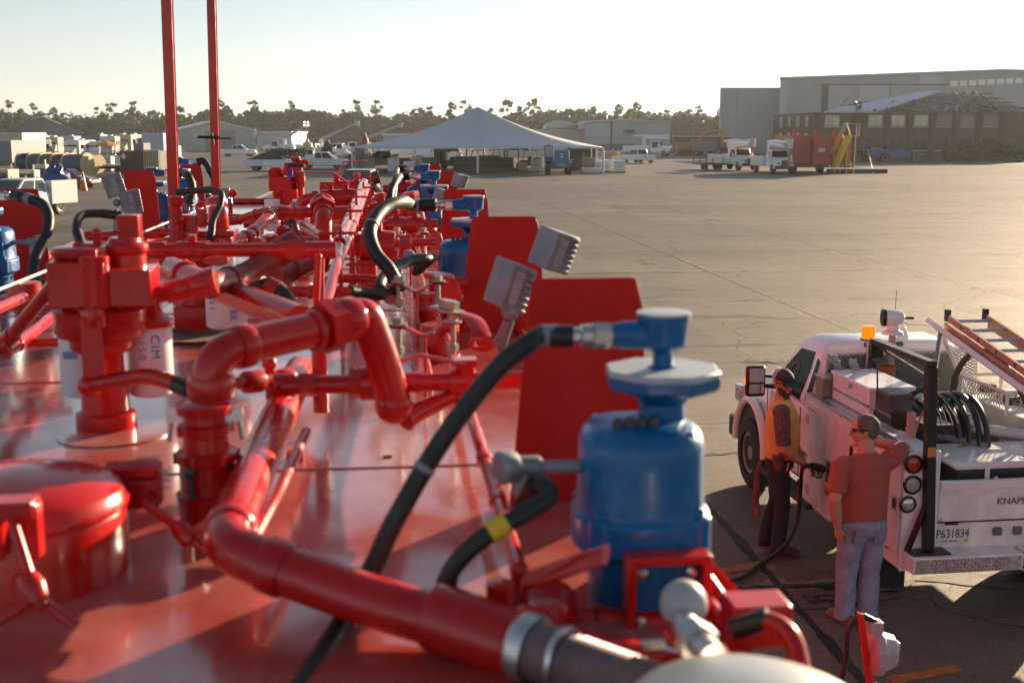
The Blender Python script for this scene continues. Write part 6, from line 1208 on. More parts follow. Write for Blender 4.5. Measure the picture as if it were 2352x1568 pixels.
for Fp, dr in ((FR, (.15, 1)), (FL, (-.2, 1))):
    mb = MB(); dv = V3((dr[0], dr[1], 0)).normalized(); b0 = V3((Fp.x, Fp.y, 0)); mb.tube([b0 + V3((0, 0, .15)), b0 + V3((0, 0, .04))], [.056, .058], 14); mb.tube([b0 - dv * .07 + TZ * .045, b0 + dv * .05 + TZ * .048, b0 + dv * .16 + TZ * .040, b0 + dv * .20 + TZ * .030], [.046, .050, .045, .025], 12, asp=(.9, 1.05)); mb.ob(b0 + dv * .065 + TZ * .012, dv * .14, dv.cross(TZ) * .047, TZ * .012)
    finish(mb, 'boot', mat('dark_brown_boot', (.035, .022, .016), .65, var=.3, scale=20), p1, .007, 2)
mb = MB(); mb.ball(T1(0, .040, -.075), .058, (1.18, .85, 1.05), 16, 12, R1); mb.ball(T1(0, .030, -.045), .068, (1.1, .80, .70), 16, 10, R1); mb.ball(T1(0, .06, -.115), .034, (1.1, .8, .9), 12, 8, R1)
finish(mb, 'beard', mat('brown_beard', (.10, .045, .028), .9, var=.4, scale=60, bump=.8, bscale=90), p1, .006, 1, .008, .02)
def dome(mb, T, Rm, c, r, sc, cut, n=20, m=10):        # upper part of a ball, for caps and hair
    vs = []; 
    for i in range(m + 1):
        ph = cut * i / m
        for k in range(n): q = 2 * math.pi * k / n; vs.append(c + Rm @ V3((r * sc[0] * math.sin(ph) * math.cos(q), r * sc[1] * math.sin(ph) * math.sin(q), r * sc[2] * math.cos(ph))))
    mb.add(vs, [(i * n + k, (i + 1) * n + k, (i + 1) * n + (k + 1) % n, i * n + (k + 1) % n) for i in range(m) for k in range(n)])
mb = MB(); dome(mb, T1, R1, T1(0, -.012, .045), .107, (.84, 1.02, .90), 1.62); cp = mb.build('cap', mat('charcoal_cap', (.035, .038, .036), .8, var=.2, scale=20), p1); sm = cp.modifiers.new('thick', 'SOLIDIFY'); sm.thickness = .006
mb = MB()
for a0 in range(9):
    pass
pts = [(-.078, 0), (-.066, .055), (-.03, .082), (.03, .082), (.066, .055), (.078, 0), (.05, -.004), (0, -.0), (-.05, -.004)]
mb.prism(pts, T1(0, .075, .038), R1 @ V3((1.03, 0, 0)), R1 @ V3((0, .96, -.28)), R1 @ V3((0, 0, .007))); mb.build('cap_brim', MATS['charcoal_cap'], p1, bevel=.002)
mb = MB(); vs = []
n_, m_ = 12, 8
for i in range(m_ + 1):
    ph = .25 + 1.33 * i / m_
    for k in range(n_ + 1): q = math.pi * (1.0 + k / n_) - .0; vs.append(T1(0, -.012, .045) + R1 @ V3((.110 * .84 * math.sin(ph) * math.cos(q), .110 * 1.02 * math.sin(ph) * math.sin(q) - .001, .110 * .9 * math.cos(ph))))
mb.add(vs, [(i * (n_ + 1) + k, (i + 1) * (n_ + 1) + k, (i + 1) * (n_ + 1) + k + 1, i * (n_ + 1) + k + 1) for i in range(m_) for k in range(n_)]); mb.build('cap_mesh_back', mat('pale_mesh_cloth', (.42, .40, .37), .85, var=.2, scale=60), p1)
def shades(T, Rm, parent, z=.018):
    mb = MB()
    for sx in (-1, 1): mb.ball(T(sx * .036, .076, z), .032, (1.05, .40, .60), 14, 8, Rm); mb.tube([T(sx * .066, .066, z + .006), T(sx * .084, .02, z + .006), T(sx * .084, -.03, z)], .0045, 6)
    mb.tube([T(-.012, .094, z + .008), T(.012, .094, z + .008)], .006, 6); return mb.build('sunglasses', mat('black_shades', (.006, .006, .007), .12), parent)
shades(T1, R1, p1)
mb = MB(); h = V3((.19, -.01, .98)); mb.ob(h, V3((.025, .0, 0)), V3((0, .045, 0)), V3((0, -.01, .06))); mb.ob(h + V3((.012, .03, .055)), V3((.022, 0, 0)), V3((0, .03, 0)), V3((0, 0, .03))); mb.ball(h + V3((.01, .0, -.07)), .032, (.8, 1.1, 1.2)); ho = finish(mb, 'holster', mat('brown_leather', (.12, .045, .025), .5, var=.3, scale=14), p1, .006, 2)
tag(MB().ob(inv1.inverted() @ V3((.205, .075, .93)), V3((.004, .006, 0)), V3((.006, -.004, 0)), V3((.01, 0, .04))).build('pink_marker', mat('pink_plastic', (.75, .10, .16), .4)), 'small pink marker clipped to the pocket of the man with the yellow vest', 'marker')
mb = MB(); c = V3((.02, -.165, .92)); mb.tube(spline([c, c + V3((.02, -.03, -.12)), c + V3((.03, -.035, -.30)), c + V3((.02, -.03, -.46)), c + V3((.05, -.02, -.55))], 4), [.02] * 5 + [.035] * 4 + [.05] * 4 + [.045] * 4, 10, asp=(.4, 1)) if False else None
pts = spline([c, c + V3((.02, -.03, -.12)), c + V3((.03, -.035, -.30)), c + V3((.02, -.03, -.46)), c + V3((.05, -.02, -.56))], 4); mb.tube(pts, [.016 + .018 * min(1, i / 8) for i in range(len(pts))], 10, asp=(.45, 1))
M1 = inv1.inverted(); mb.xf(M1); rg = finish(mb, 'shop_rag', mat('faded_red_cloth', (.20, .055, .05), .9, var=.3, scale=12), None, .007, 2, .03, .06); tag(rg, 'faded red shop rag hanging from the back pocket of the man in the yellow vest', 'rag')
# fuel nozzle and its hose
t = thing('fuel_nozzle', 'black fuel nozzle held in the filler of the white truck', 'fuel nozzle', tuple(NZ), world=True)
q0 = tk(1.52, L0 + .0, .84); a = NZ + V3((.02, .0, .035)); ax = (q0 - a).normalized()
MB().tube([a - ax * .12, a - ax * .05, a + ax * .03, a + ax * .05], [.028, .036, .042, .036], 14).build('nozzle_body', mat('black_nozzle', (.012, .012, .013), .4), t); MB().tube([a + ax * .05, q0 + ax * .03], .013, 10).build('spout', STEEL, t)
dn = TZ * -1; MB().tube(bend([a - ax * .11, a - ax * .10 + dn * .09, a + ax * .02 + dn * .10, a + ax * .05 + dn * .02], .03), .007, 8).build('trigger_guard', BLACK, t); MB().tube([a - ax * .02 + dn * .03, a - ax * .06 + dn * .07], .006, 8).build('trigger', CHROME, t)
MB().tube([a - ax * .12, a - ax * .20 + dn * .03], .020, 12).build('swivel', BLACK, t)
h0 = a - ax * .20 + dn * .03
HP = [h0, h0 - ax * .05 + dn * .06, atY(1837, 1150, 10.9), atY(1829, 1205, 10.9), atY(1808, 1245, 10.8), G(1775, 1276, .05), G(1735, 1302, .025), G(1715, 1318, .025), G(1690, 1330, .025), G(1655, 1336, .025), G(1632, 1326, .025), G(1600, 1300, .025), G(1560, 1310, .025), G(1530, 1330, .025)]
hs = hose(HP, .019, 'long black fuel hose drooping from the nozzle to the ground behind the blue actuator', k=10); del hs['group']
MB().tube([atY(1837, 1118, 10.93), atY(1836, 1150, 10.9)], .026, 12).build('breakaway', mat('dull_red_coupling', (.16, .02, .02), .4), hs); MB().tube([atY(1838, 1100, 10.95), atY(1837, 1119, 10.93)], .030, 12).build('swivel_sleeve', BLACK, hs)
tag(MB().tube(spline([G(1560, 1345, .025), G(1620, 1318, .025), G(1650, 1322, .025), G(1668, 1338, .025), G(1640, 1352, .025)], 8), .016, 10).build('hose_loop', RUB), 'loop of black hose lying on the ground beside the blue actuator', 'hose')
# ---------------------------------------------------------------- man seen from behind
g2 = G(1968, 1430); F2 = R(14); p2 = thing('person', 'grey haired stout man in a rust red tee and pale jeans seen from behind', 'person', (g2.x, g2.y, 0), F2)
inv2 = (Matrix.Translation(g2) @ Matrix.Rotation(F2, 4, 'Z')).inverted()
mb = MB(); hf2 = V3((-.86, .50, -.10)); hc2 = V3((-.005, .03, 1.635)); T2, R2 = head(mb, hc2, hf2, 1.06, 1.1, 1.15)
S2, E2 = V3((.225, -.01, 1.40)), V3((.42, .10, 1.45)); W2 = V3((.22, .30, 1.47)); SL2, EL2, WL2 = V3((-.225, -.01, 1.40)), V3((-.315, -.10, 1.11)), V3((-.255, -.06, .87))
mb.tube([V3((0, -.02, 1.40)), V3((0, .0, 1.50)), hc2 + V3((0, 0, -.03))], [.078, .070, .064], 16); torso(mb, [(0, 0, .95, .17, .12), (0, 0, 1.2, .17, .13), (0, 0, 1.4, .15, .10), (0, 0, 1.45, .08, .07)])
mb.tube([S2, S2.lerp(E2, .5), E2, E2.lerp(W2, .4), W2], [.066, .060, .050, .050, .032], 14); mb.tube([SL2, SL2.lerp(EL2, .5), EL2, EL2.lerp(WL2, .35), WL2], [.066, .058, .050, .050, .033], 14)
hand(mb, W2, V3((-1, .35, -.1)), V3((0, 0, -1)), .25, -1); hand(mb, WL2, V3((.18, .06, -1)), V3((.9, .3, 0)), .35, 1)
finish(mb, 'body', SKIN, p2, .0055, 2)
TEE = mat('rust_red_heather', (.36, .085, .065), .9, var=.20, scale=60, bump=.25, bscale=24)
mb = MB(); torso(mb, [(0, .01, .87, .205, .165), (0, .02, .90, .215, .178), (0, .035, 1.02, .222, .195), (0, .02, 1.18, .215, .175), (0, .0, 1.30, .218, .150), (0, -.01, 1.39, .200, .125), (0, -.01, 1.445, .115, .090), (0, -.005, 1.465, .090, .078)])
for sx in (-1, 1): mb.ball((sx * .185, -.01, 1.375), .085, (1.1, 1.1, .85))
mb.tube([S2, S2.lerp(E2, .4), S2.lerp(E2, .82)], [.084, .080, .078], 16); mb.tube([SL2, SL2.lerp(EL2, .4), SL2.lerp(EL2, .80)], [.084, .080, .080], 16)
finish(mb, 'tee_shirt', TEE, p2, .008, 3, .026, .16)
mb = MB(); FR2, FL2 = V3((.10, .0, .09)), V3((-.09, .05, .09)); torso(mb, [(0, .0, .78, .175, .14), (0, 0, .84, .195, .155), (0, .01, .93, .190, .15)])
for sx, Fp in ((1, FR2), (-1, FL2)): H_ = V3((sx * .098, -.0, .82)); Kn = V3((sx * .098, Fp.y * .5 + .01, .45)); mb.tube([H_ + V3((0, 0, .06)), H_, H_.lerp(Kn, .5), Kn, Kn.lerp(Fp, .5), Fp + V3((0, 0, .03)), Fp - V3((0, 0, .055))], [.115, .112, .100, .086, .082, .082, .086], 16)
finish(mb, 'jeans', JEAN('washed_denim', (.24, .275, .37)), p2, .008, 3, .026, .14)
for sx in (-1, 1): MB().ob(V3((sx * .09, -.144, .80)), V3((.055, 0, 0)), V3((0, .006, 0)), V3((0, -.01, .06))).build('back_pocket', mat('washed_denim_pocket', (.21, .24, .33), .9), p2, smooth=0, bevel=.004)
for Fp in (FR2, FL2):
    mb = MB(); dv = V3((-.22, 1, 0)).normalized(); b0 = V3((Fp.x, Fp.y, 0)); mb.tube([b0 - dv * .09 + TZ * .045, b0 + dv * .03 + TZ * .05, b0 + dv * .13 + TZ * .04, b0 + dv * .185 + TZ * .03], [.042, .050, .045, .026], 12, asp=(.9, 1.05)); mb.ob(b0 + dv * .05 + TZ * .010, dv * .145, dv.cross(TZ) * .046, TZ * .010); finish(mb, 'shoe', mat('tan_shoe', (.17, .085, .045), .6, var=.3, scale=14), p2, .007, 2)
mb = MB(); dome(mb, T2, R2, T2(0, -.018, .040), .106, (.86, 1.03, .92), 1.50); mb2 = MB(); mb2.ball(T2(0, -.022, .040), .105, (.86, 1.0, .90), 18, 12, R2); mb2.ball(T2(0, -.055, -.005), .082, (.92, .70, .85), 16, 10, R2)
for sx in (-1, 1): mb2.ball(T2(sx * .070, .012, .020), .026, (.5, 1.0, 1.1), 10, 8, R2)
finish(mb2, 'hair', mat('salt_grey_hair', (.085, .075, .068), .85, var=.5, scale=70, bump=.8, bscale=110, col2=(.20, .18, .16)), p2, .006, 1, .008, .02)
shades(T2, R2, p2)
# ================================================================== things across the yard
CARW = mat('car_white', (.62, .63, .64), .32, var=.05, scale=1, coat=.4); CARS = mat('car_silver', (.34, .36, .38), .32, .4, coat=.4)
CARD = mat('car_dark_grey', (.07, .075, .08), .35, coat=.4); CARG = mat('car_dark_green', (.03, .045, .03), .35, coat=.4); CARM = mat('car_maroon', (.12, .02, .025), .35, coat=.4)
def wheel4(t, r, xs, ys, w=.24):
    for y in ys:
        for sx in (-1, 1):
            c = V3((sx * xs, y, r)); wl = MB().lathe(c - V3((sx * w, 0, 0)), (sx, 0, 0), [(r * .6, 0), (r * .95, 0), (r, .03), (r, w - .03), (r * .95, w), (r * .62, w)], 20).build('wheel', TYRE, t)
            MB().lathe(c - V3((sx * .1, 0, 0)), (sx, 0, 0), [(r * .6, -.02), (r * .6, .11), (r * .45, .08), (0, .07)], 14).build('rim', STEEL, wl)
def shell(t, name, st, m, bev=.04, smooth=40):           # stations along y: (y, half width, z0, z1)
    mb = MB(); vs = []
    for y, hw, z0, z1 in st: vs += [(-hw, y, z0), (hw, y, z0), (hw * .96, y, z1), (-hw * .96, y, z1)]
    n = len(st); fs = [(0, 1, 2, 3), (4 * n - 1, 4 * n - 2, 4 * n - 3, 4 * n - 4)]
    for i in range(n - 1):
        for k in range(4): a, b = i * 4 + k, i * 4 + (k + 1) % 4; fs.append((a, a + 4, b + 4, b))
    return mb.add(vs, fs).build(name, m, t, smooth, bev)
def green(t, y0, y1, ty0, ty1, z0, z1, hw, thw, paint, panes=((.08, .46), (.52, .93)), glass=GLASS):
    """cabin with glass: y0..y1 at the sill, ty0..ty1 at the roof"""
    P = lambda a, b, sx: V3((sx * (hw + (thw - hw) * b), y0 + (ty0 - y0) * b + a * ((y1 + (ty1 - y1) * b) - (y0 + (ty0 - y0) * b)), z0 + (z1 - z0) * b))
    MB().hexa([P(0, 0, -1), P(0, 0, 1), P(1, 0, 1), P(1, 0, -1), P(0, 1, -1), P(0, 1, 1), P(1, 1, 1), P(1, 1, -1)]).build('cab', paint, t, 40, .05)
    for sx in (-1, 1):
        for a0, a1 in panes:
            q = [P(a0, .12, sx), P(a1, .12, sx), P(min(a1, .9), .88, sx), P(max(a0, .06), .88, sx)]; o = V3((sx * .008, 0, 0)); mb = MB().add([p + o for p in q], [(0, 1, 2, 3)]); mb.build('window', glass, t, 0)
    for a, nm in ((0, 'rear_window'), (1, 'windshield')):
        q = [P(a, .12, -.9), P(a, .12, .9), P(a, .9, .86), P(a, .9, -.86)]; o = V3((0, .01 if a else -.01, .004)); MB().add([p + o for p in q], [(0, 1, 2, 3)]).build(nm, glass, t, 0)
def lamps(t, yf, yr, hw, zf, zr):
    for sx in (-1, 1):
        MB().ob((sx * (hw - .16), yf, zf), (.15, 0, 0), (0, .03, 0), (0, 0, .09)).build('headlight', CLEARL, t, 0, .01); MB().ob((sx * (hw - .07), yr, zr), (.07, 0, 0), (0, .03, 0), (0, 0, .16)).build('tail_light', REDL, t, 0, .01)
def pickup(label, loc, rz, paint=None, sc=1.0, boxh=1.45, kind='bed', group=None, glass=GLASS, name='pickup_truck', cat='pickup', crew=True):
    paint = paint or CARW; t = thing(name, label, cat, (loc[0], loc[1], 0), rz, group); t.scale = (sc, sc, sc)
    if kind == 'sedan':
        shell(t, 'body', [(-2.35, .78, .35, .80), (-2.2, .88, .25, .92), (-.9, .91, .24, .95), (.9, .91, .24, .93), (2.0, .86, .25, .80), (2.35, .74, .35, .62)], paint, .06)
        green(t, -1.75, 1.15, -1.05, .35, .90, 1.43, .80, .62, paint, glass=glass); wheel4(t, .33, .86, (-1.4, 1.42)); lamps(t, 2.28, -2.33, .84, .62, .80)
    elif kind == 'suv':
        shell(t, 'body', [(-2.4, .86, .45, 1.08), (-2.3, .95, .35, 1.12), (1.0, .96, .35, 1.12), (2.2, .92, .36, 1.05), (2.5, .82, .45, .85)], paint, .06)
        green(t, -2.25, 1.25, -2.05, .55, 1.08, 1.80, .88, .72, paint, ((.04, .32), (.35, .63), (.66, .95)), glass); wheel4(t, .38, .92, (-1.45, 1.5)); lamps(t, 2.4, -2.4, .9, .82, 1.0)
    else:
        y1 = 1.15; yb = -.9 if crew else -.3
        if kind == 'bed':
            shell(t, 'body', [(yb, .97, .45, 1.15), (1.0, .97, .45, 1.15), (2.55, .94, .45, 1.10), (2.85, .86, .5, .92)], paint, .05)
            bd = MB()
            for sx in (-1, 1): bd.bx(min(sx * .97, sx * .88), max(sx * .97, sx * .88), -2.75, yb - .02, .48, 1.12)
            bd.bx(-.87, .87, -2.75, yb - .02, .5, .62).bx(-.87, .87, -2.78, -2.70, .50, 1.12).bx(-.87, .87, yb - .1, yb - .03, .6, 1.12); bd.build('bed', paint, t, 0, .02)
            MB().bx(-.96, .96, -2.95, -2.80, .42, .60).build('bumper', STEEL, t, 0, .02); lamps(t, 2.78, -2.77, .93, .85, .92)
        else:
            shell(t, 'body', [(yb, .97, .45, 1.15), (1.0, .97, .45, 1.15), (2.55, .94, .45, 1.10), (2.85, .86, .5, .92)], paint, .05)
            for sx in (-1, 1): MB().bx(min(sx * 1.02, sx * .62), max(sx * 1.02, sx * .62), -2.85, yb - .05, .55, boxh).build('side_box', paint, t, 0, .02)
            MB().bx(-.6, .6, -2.85, yb - .06, .6, .7).build('bed', DGREY, t, 0); lamps(t, 2.78, -2.87, .95, .85, 1.1)
        green(t, yb, 1.5, yb + .18, .62, 1.12, 1.86, .88, .72, paint, ((.06, .40), (.45, .92)) if crew else ((.10, .90),), glass); wheel4(t, .40, .93, (-1.65, 1.85))
        for sx in (-1, 1): MB().ob((sx * 1.08, 1.05, 1.25), (.09, 0, 0), (0, .05, 0), (0, 0, .11)).build('door_mirror', BLACK, t, 0, .02)
        MB().bx(-.93, .93, 2.80, 2.96, .42, .72).build('front_bumper', BLACK, t, 0, .03); MB().bx(-.5, .5, 2.80, 2.88, .74, .96).build('grille', DGREY, t, 0)
    return t
RT, LF = -math.pi / 2, math.pi / 2                       # facing right / left in the photo
def cone(label, p, s=.75, group='traffic cones'):
    t = thing('traffic_cone', label, 'traffic cone', tuple(p), 0, group)
    MB().lathe((0, 0, .03), TZ, [(.15 * s / .75, 0), (.03, s), (0, s)], 14).build('cone_body', ORANGE, t); MB().lathe((0, 0, .03 + s * .52), TZ, [(.081 * s / .75, 0), (.062 * s / .75, s * .16)], 14).build('white_band', WHITE, t); MB().bx(-.18, .18, -.18, .18, 0, .035).build('base', ORANGE, t, 0)
    return t
# --- vehicles around the tent
pickup('white extended cab pickup facing right in front of the left corner of the tent', G(742, 389), RT, sc=1.08)
p = G(665, 384); pickup('white pickup with dark windows facing left behind the extended cab pickup', (p.x, p.y + 14), LF, sc=1.1)
p3 = G(628, 392); pickup('white pickup facing right with its bed under a black tarp and a heap of brush', p3, RT, sc=1.12)
mb = MB(); mb.prism([(-3.1, 1.28), (-2.2, 1.45), (-1.0, 1.95), (.4, 2.32), (1.1, 2.2), (1.1, 1.3)], (p3.x, p3.y - 1.16, 0), (1, 0, 0), TZ, (0, 2.3, 0)); tag(mb.build('black_tarp', mat('black_tarp', (.014, .015, .018), .45, bump=.5, bscale=3), None, 40, .12), 'black tarp stretched over the load of the white pickup with the brush heap', 'tarp')
mb = MB(); r = random.Random(8)
for k in range(420):
    a = V3((p3.x + r.uniform(-.4, 3.6), p3.y + r.uniform(-1.2, .9), r.uniform(1.3, 2.45))); d = V3((r.gauss(0, 1), r.gauss(0, 1), abs(r.gauss(0, .8)))).normalized() * r.uniform(.2, .6); mb.tube([a, a + d], [.028, .006], 4)
for k in range(500):
    a = V3((p3.x + r.uniform(-.2, 3.5), p3.y + r.uniform(-1.2, .9), r.uniform(1.3, 2.4))); b1 = V3((r.gauss(0, 1), r.gauss(0, 1), r.gauss(0, 1))).normalized() * .11; b2 = b1.cross(V3((r.random(), r.random(), r.random()))); mb.quad(a - b1 - b2, a + b1 - b2, a + b1 + b2, a - b1 + b2)
tag(mb.build('brush_pile', mat('dead_brush', (.045, .038, .022), .9, var=.5, scale=3), smooth=0), 'heap of brown brush and branches on top of the tarped pickup', 'brush pile')
pickup('white crew cab pickup facing right in front of the wide grey gabled shed', G(548, 360), RT, sc=1.16)
F5 = R(160); p = G(141, 492) + V3((-math.sin(F5), math.cos(F5), 0)) * 1.65 + V3((math.cos(F5), math.sin(F5), 0)) * .93; sp5 = pickup('white utility pickup with a blue tarp on its tall side boxes at left', (p.x, p.y), F5, boxh=1.72, kind='service', crew=True, sc=1.0, glass=GLASSB)
q = V3((p.x, p.y, 0)); fd = V3((-math.sin(F5), math.cos(F5), 0)); rd = V3((math.cos(F5), math.sin(F5), 0))
tb_ = MB().ball(q - fd * 2.3 + TZ * 1.85 - rd * .2, .62, (1.0, .9, .95), 14, 10); rt_ = random.Random(4)
for v_ in tb_.v: v_ += V3((rt_.gauss(0, .07), rt_.gauss(0, .07), rt_.gauss(0, .08)))
tag(tb_.build('blue_tarp', mat('crumpled_blue_tarp', (.012, .055, .20), .5, var=.3, scale=3, bump=1.0, bscale=5)), 'crumpled blue tarp bundled on the back of the white utility pickup', 'tarp')
pickup('dark green car with a wide windshield just behind the far deck end', (atY(824, 400, 72).x, 72), math.pi, paint=CARG, kind='suv', sc=1.08, glass=GLASSB, name='parked_car', cat='car')
pickup('white pickup seen from behind parked right of the tent', G(1467, 375), R(28), sc=1.06, kind='bed')
pickup('dark grey pickup facing left parked under the left side of the tent', (wx(880, 141), 141), LF, paint=CARD, sc=1.15)
pickup('white van like truck parked behind the middle of the tent', (wx(1010, 178), 178), LF, kind='suv', sc=1.35, name='van', cat='van'); pickup('beige pickup parked behind the right half of the tent', (wx(1196, 176), 176), LF, paint=mat('car_beige', (.5, .44, .36), .4), sc=1.5)
for xx, yy, lb in ((1296, 360, 0), (787, 402, 1), (367, 377, 2), (374, 380, 3)):
    p = G(xx, yy)
    if lb: cone(('', 'orange traffic cone beside the front of the extended cab pickup', 'left one of two faded cones right of the slatted crate', 'right one of two faded cones right of the slatted crate')[lb], p, 1.0 if lb == 1 else .9)
# --- bucket trucks
BOOM_SHADED = mat('shaded_white_boom', (.30, .31, .35), .45)  # white booms, with their shade put into the colour as grey
def bucket_truck(label, loc, rz, sc=1.0, boom=None, box=False):
    t = thing('bucket_truck', label, 'bucket truck', (loc[0], loc[1], 0), rz); t.scale = (sc, sc, sc)
    shell(t, 'hood', [(1.6, .95, .75, 1.72), (3.1, .90, .75, 1.52), (3.35, .78, .8, 1.30)], CARW, .06); green(t, .1, 1.9, .25, 1.45, 1.30, 2.45, 1.05, .92, CARW, ((.12, .88),)); shell(t, 'cab_base', [(.1, 1.05, .7, 1.32), (1.65, 1.05, .7, 1.32)], CARW, .04)
    for sx in (-1, 1):
        MB().bx(min(sx * 1.2, sx * .75), max(sx * 1.2, sx * .75), -4.4, -.1, .75, 1.75).build('side_box', CARW, t, 0, .03); MB().ob((sx * 1.28, 1.5, 1.75), (.10, 0, 0), (0, .06, 0), (0, 0, .22)).build('door_mirror', CHROME, t, 0, .03); MB().ob((sx * .68, 3.36, 1.12), (.16, 0, 0), (0, .03, 0), (0, 0, .11)).build('headlight', CLEARL, t, 0, .02)
        MB().prism([(q_[0], q_[1]) for q_ in [(2.35 + .68 * math.cos(k * math.pi / 10), .5 + .62 * math.sin(k * math.pi / 10)) for k in range(11)]], (sx * .80, 0, 0), (0, 1, 0), TZ, (sx * .32, 0, 0)).build('fender', CARW, t, 40, .03)
    MB().bx(-.42, .42, 3.34, 3.42, .85, 1.4).build('grille', DGREY, t, 0, .02); MB().bx(-1.1, 1.1, 3.3, 3.62, .5, .82).build('front_bumper', BLACK, t, 0, .03); MB().bx(-.7, .7, -4.4, -.1, .7, .95).build('deck', DGREY, t, 0); wheel4(t, .5, 1.12, (-2.9, 2.35), .3)
    MB().ob((0, 1.0, 2.50), (.5, 0, 0), (0, .08, 0), (0, 0, .05)).build('light_bar', AMBERD, t, 0, .01)
    ped = MB().cyl((0, -1.1, .95), (0, -1.1, 2.55), .38, .32, 16).bx(-.35, .35, -1.5, -.75, 2.5, 2.95); ped.build('turret', CARW, t, 40, .02)
    if boom is None:
        MB().tube([(.12, -1.3, 2.95), (.12, 1.9, 2.86), (.12, 2.9, 2.80)], [.24, .22, .18], 10).build('lower_boom', CARW, t); MB().tube([(-.25, 2.8, 3.18), (-.25, -1.2, 3.30), (-.25, -3.0, 3.22)], [.17, .20, .15], 10).build('upper_boom', CARW, t)
        MB().lathe((-.75, 2.2, 2.55), TZ, [(.36, 0), (.42, .05), (.45, 1.0), (.47, 1.02), (.43, 1.02), (.40, .1)], 18).build('bucket', CARW, t)
    else:
        L, e = boom; a = V3((0, -1.1, 2.9)); d = V3((0, -math.cos(e), math.sin(e))); MB().tube([a, a + d * L * .55], [.26, .22], 10).build('lower_boom', BOOM_SHADED, t); MB().tube([a + d * L * .5, a + d * L], [.19, .14], 10).build('upper_boom', BOOM_SHADED, t); MB().lathe(a + d * L + V3((0, -.2, -.4)), TZ, [(.3, 0), (.34, .05), (.38, .8), (.34, .8), (.3, .1)], 14).build('bucket', BOOM_SHADED, t)
    return t
for xx, yy, rz_, lb in ((1782, 400, R(187), 'nearer white bucket truck with a cone on its bumper facing the camera'), (1690, 392, R(200), 'farther white bucket truck facing the camera behind the first one')):
    p = G(xx + 10, yy); bucket_truck(lb, (p.x, p.y + 3.0), rz_, 1.0)
    f = V3((-math.sin(rz_), math.cos(rz_), 0)); rt = V3((math.cos(rz_), math.sin(rz_), 0)); pc = V3((p.x, p.y + 3.0, .822)) + f * 3.46 + rt * -.35; cone('orange cone standing on the front bumper of the ' + ('nearer' if xx > 1700 else 'farther') + ' bucket truck', pc, 1.05, 'cones on the bucket trucks')
bucket_truck('white bucket truck parked in front of the pale blue grey warehouse', (wx(1496, 225), 225), R(250), 1.15)
for xx, Yd, L, e, rz_, lb in ((721, 215, 6.2, R(24), R(100), 'bucket truck with its white boom raised steeply left of the tent'), (821, 225, 6.4, R(21), R(98), 'bucket truck with a lower white boom ending in a box left of the tent peak'), (640, 262, 5.2, R(31), R(100), 'bucket truck with its pale boom raised over the white shed')):
    bucket_truck(lb, (wx(xx, Yd), Yd), rz_, 1.1, (L, e))
# --- light tower with four lamps
p = V3((wx(704, 230), 230, 0)); t = thing('light_tower', 'tall mast with four bright lamps over the trucks', 'light tower', tuple(p))
MB().cyl((0, 0, 0), (0, 0, 6.3), .06, n=8).build('mast', GREY, t); MB().bx(-.6, .6, -.9, .9, .3, 1.4).build('generator', WHITED, t, 0, .05)
for a in (-1, 1):
    for b in (0, 1): MB().lathe((a * .32, -.1, 5.75 + b * .55), (0, -1, 0), [(.15, 0), (.15, .1), (0, .12)], 14).build('lamp', mat('lit_lamp', (.9, .9, .85), .3, emit=(1, .95, .85), estr=2.2), t)
# --- telehandler seen from behind
p = G(1283, 402); t = thing('telehandler', 'blue telehandler seen from behind in front of the tent', 'telehandler', (p.x, p.y + 2, 0), 0); t.scale = (1.12, 1.12, 1.12)
BT = mat('telehandler_blue', (.01, .13, .26), .4, var=.1)
wheel4(t, .62, 1.15, (-1.6, 1.5), .45); MB().bx(-.7, .7, -2.4, 2.2, .6, 1.15).build('chassis', DGREY, t, 0, .03)
MB().prism([(-.62, .72), (.62, .72), (.66, 1.1), (.66, 2.1), (.56, 2.2), (-.56, 2.2), (-.66, 2.1), (-.66, 1.1)], (.25, -2.55, 0), (1, 0, 0), TZ, (0, 1.6, 0)).build('counterweight', BT, t, 40, .05); MB().bx(-.12, .62, -2.63, -2.552, .75, 1.05).build('tow_plate', GREY, t, 0)
MB().bx(.08, .42, -2.556, -2.551, 1.82, 1.88).build('white_mark', WHITED, t, 0); MB().prism([(-.14, 0), (.14, 0), (0, .2)], (.25, -2.556, 1.55), (1, 0, 0), TZ, (0, -.004, 0)).build('emblem', WHITED, t, 0)
MB().bx(-1.25, -.45, -.9, .6, 1.15, 2.62).build('cab', BT, t, 0, .05); MB().bx(-1.18, -.52, -.92, -.901, 1.6, 2.5).build('rear_window', CLADL, t, 0); MB().tube([(.55, -1.6, 1.9), (.55, 3.4, 1.7)], .22, 4).build('boom', BT, t, 0); MB().lathe((-.85, -.2, 2.62), TZ, [(.08, 0), (.07, .16), (0, .18)], 10).build('beacon', REDL, t)
for sx in (-1, 1): MB().bx(min(sx * .75, sx * 1.25), max(sx * .75, sx * 1.25), -2.3, -.9, 1.28, 1.36).build('mudguard', BT, t, 0, .02)
MB().tube([(.95, -1.4, 1.4), (.95, -1.4, 2.3)], .04, 6).ob((.95, -1.42, 2.35), (.14, 0, 0), (0, .03, 0), (0, 0, .1)).build('door_mirror', DGREY, t)
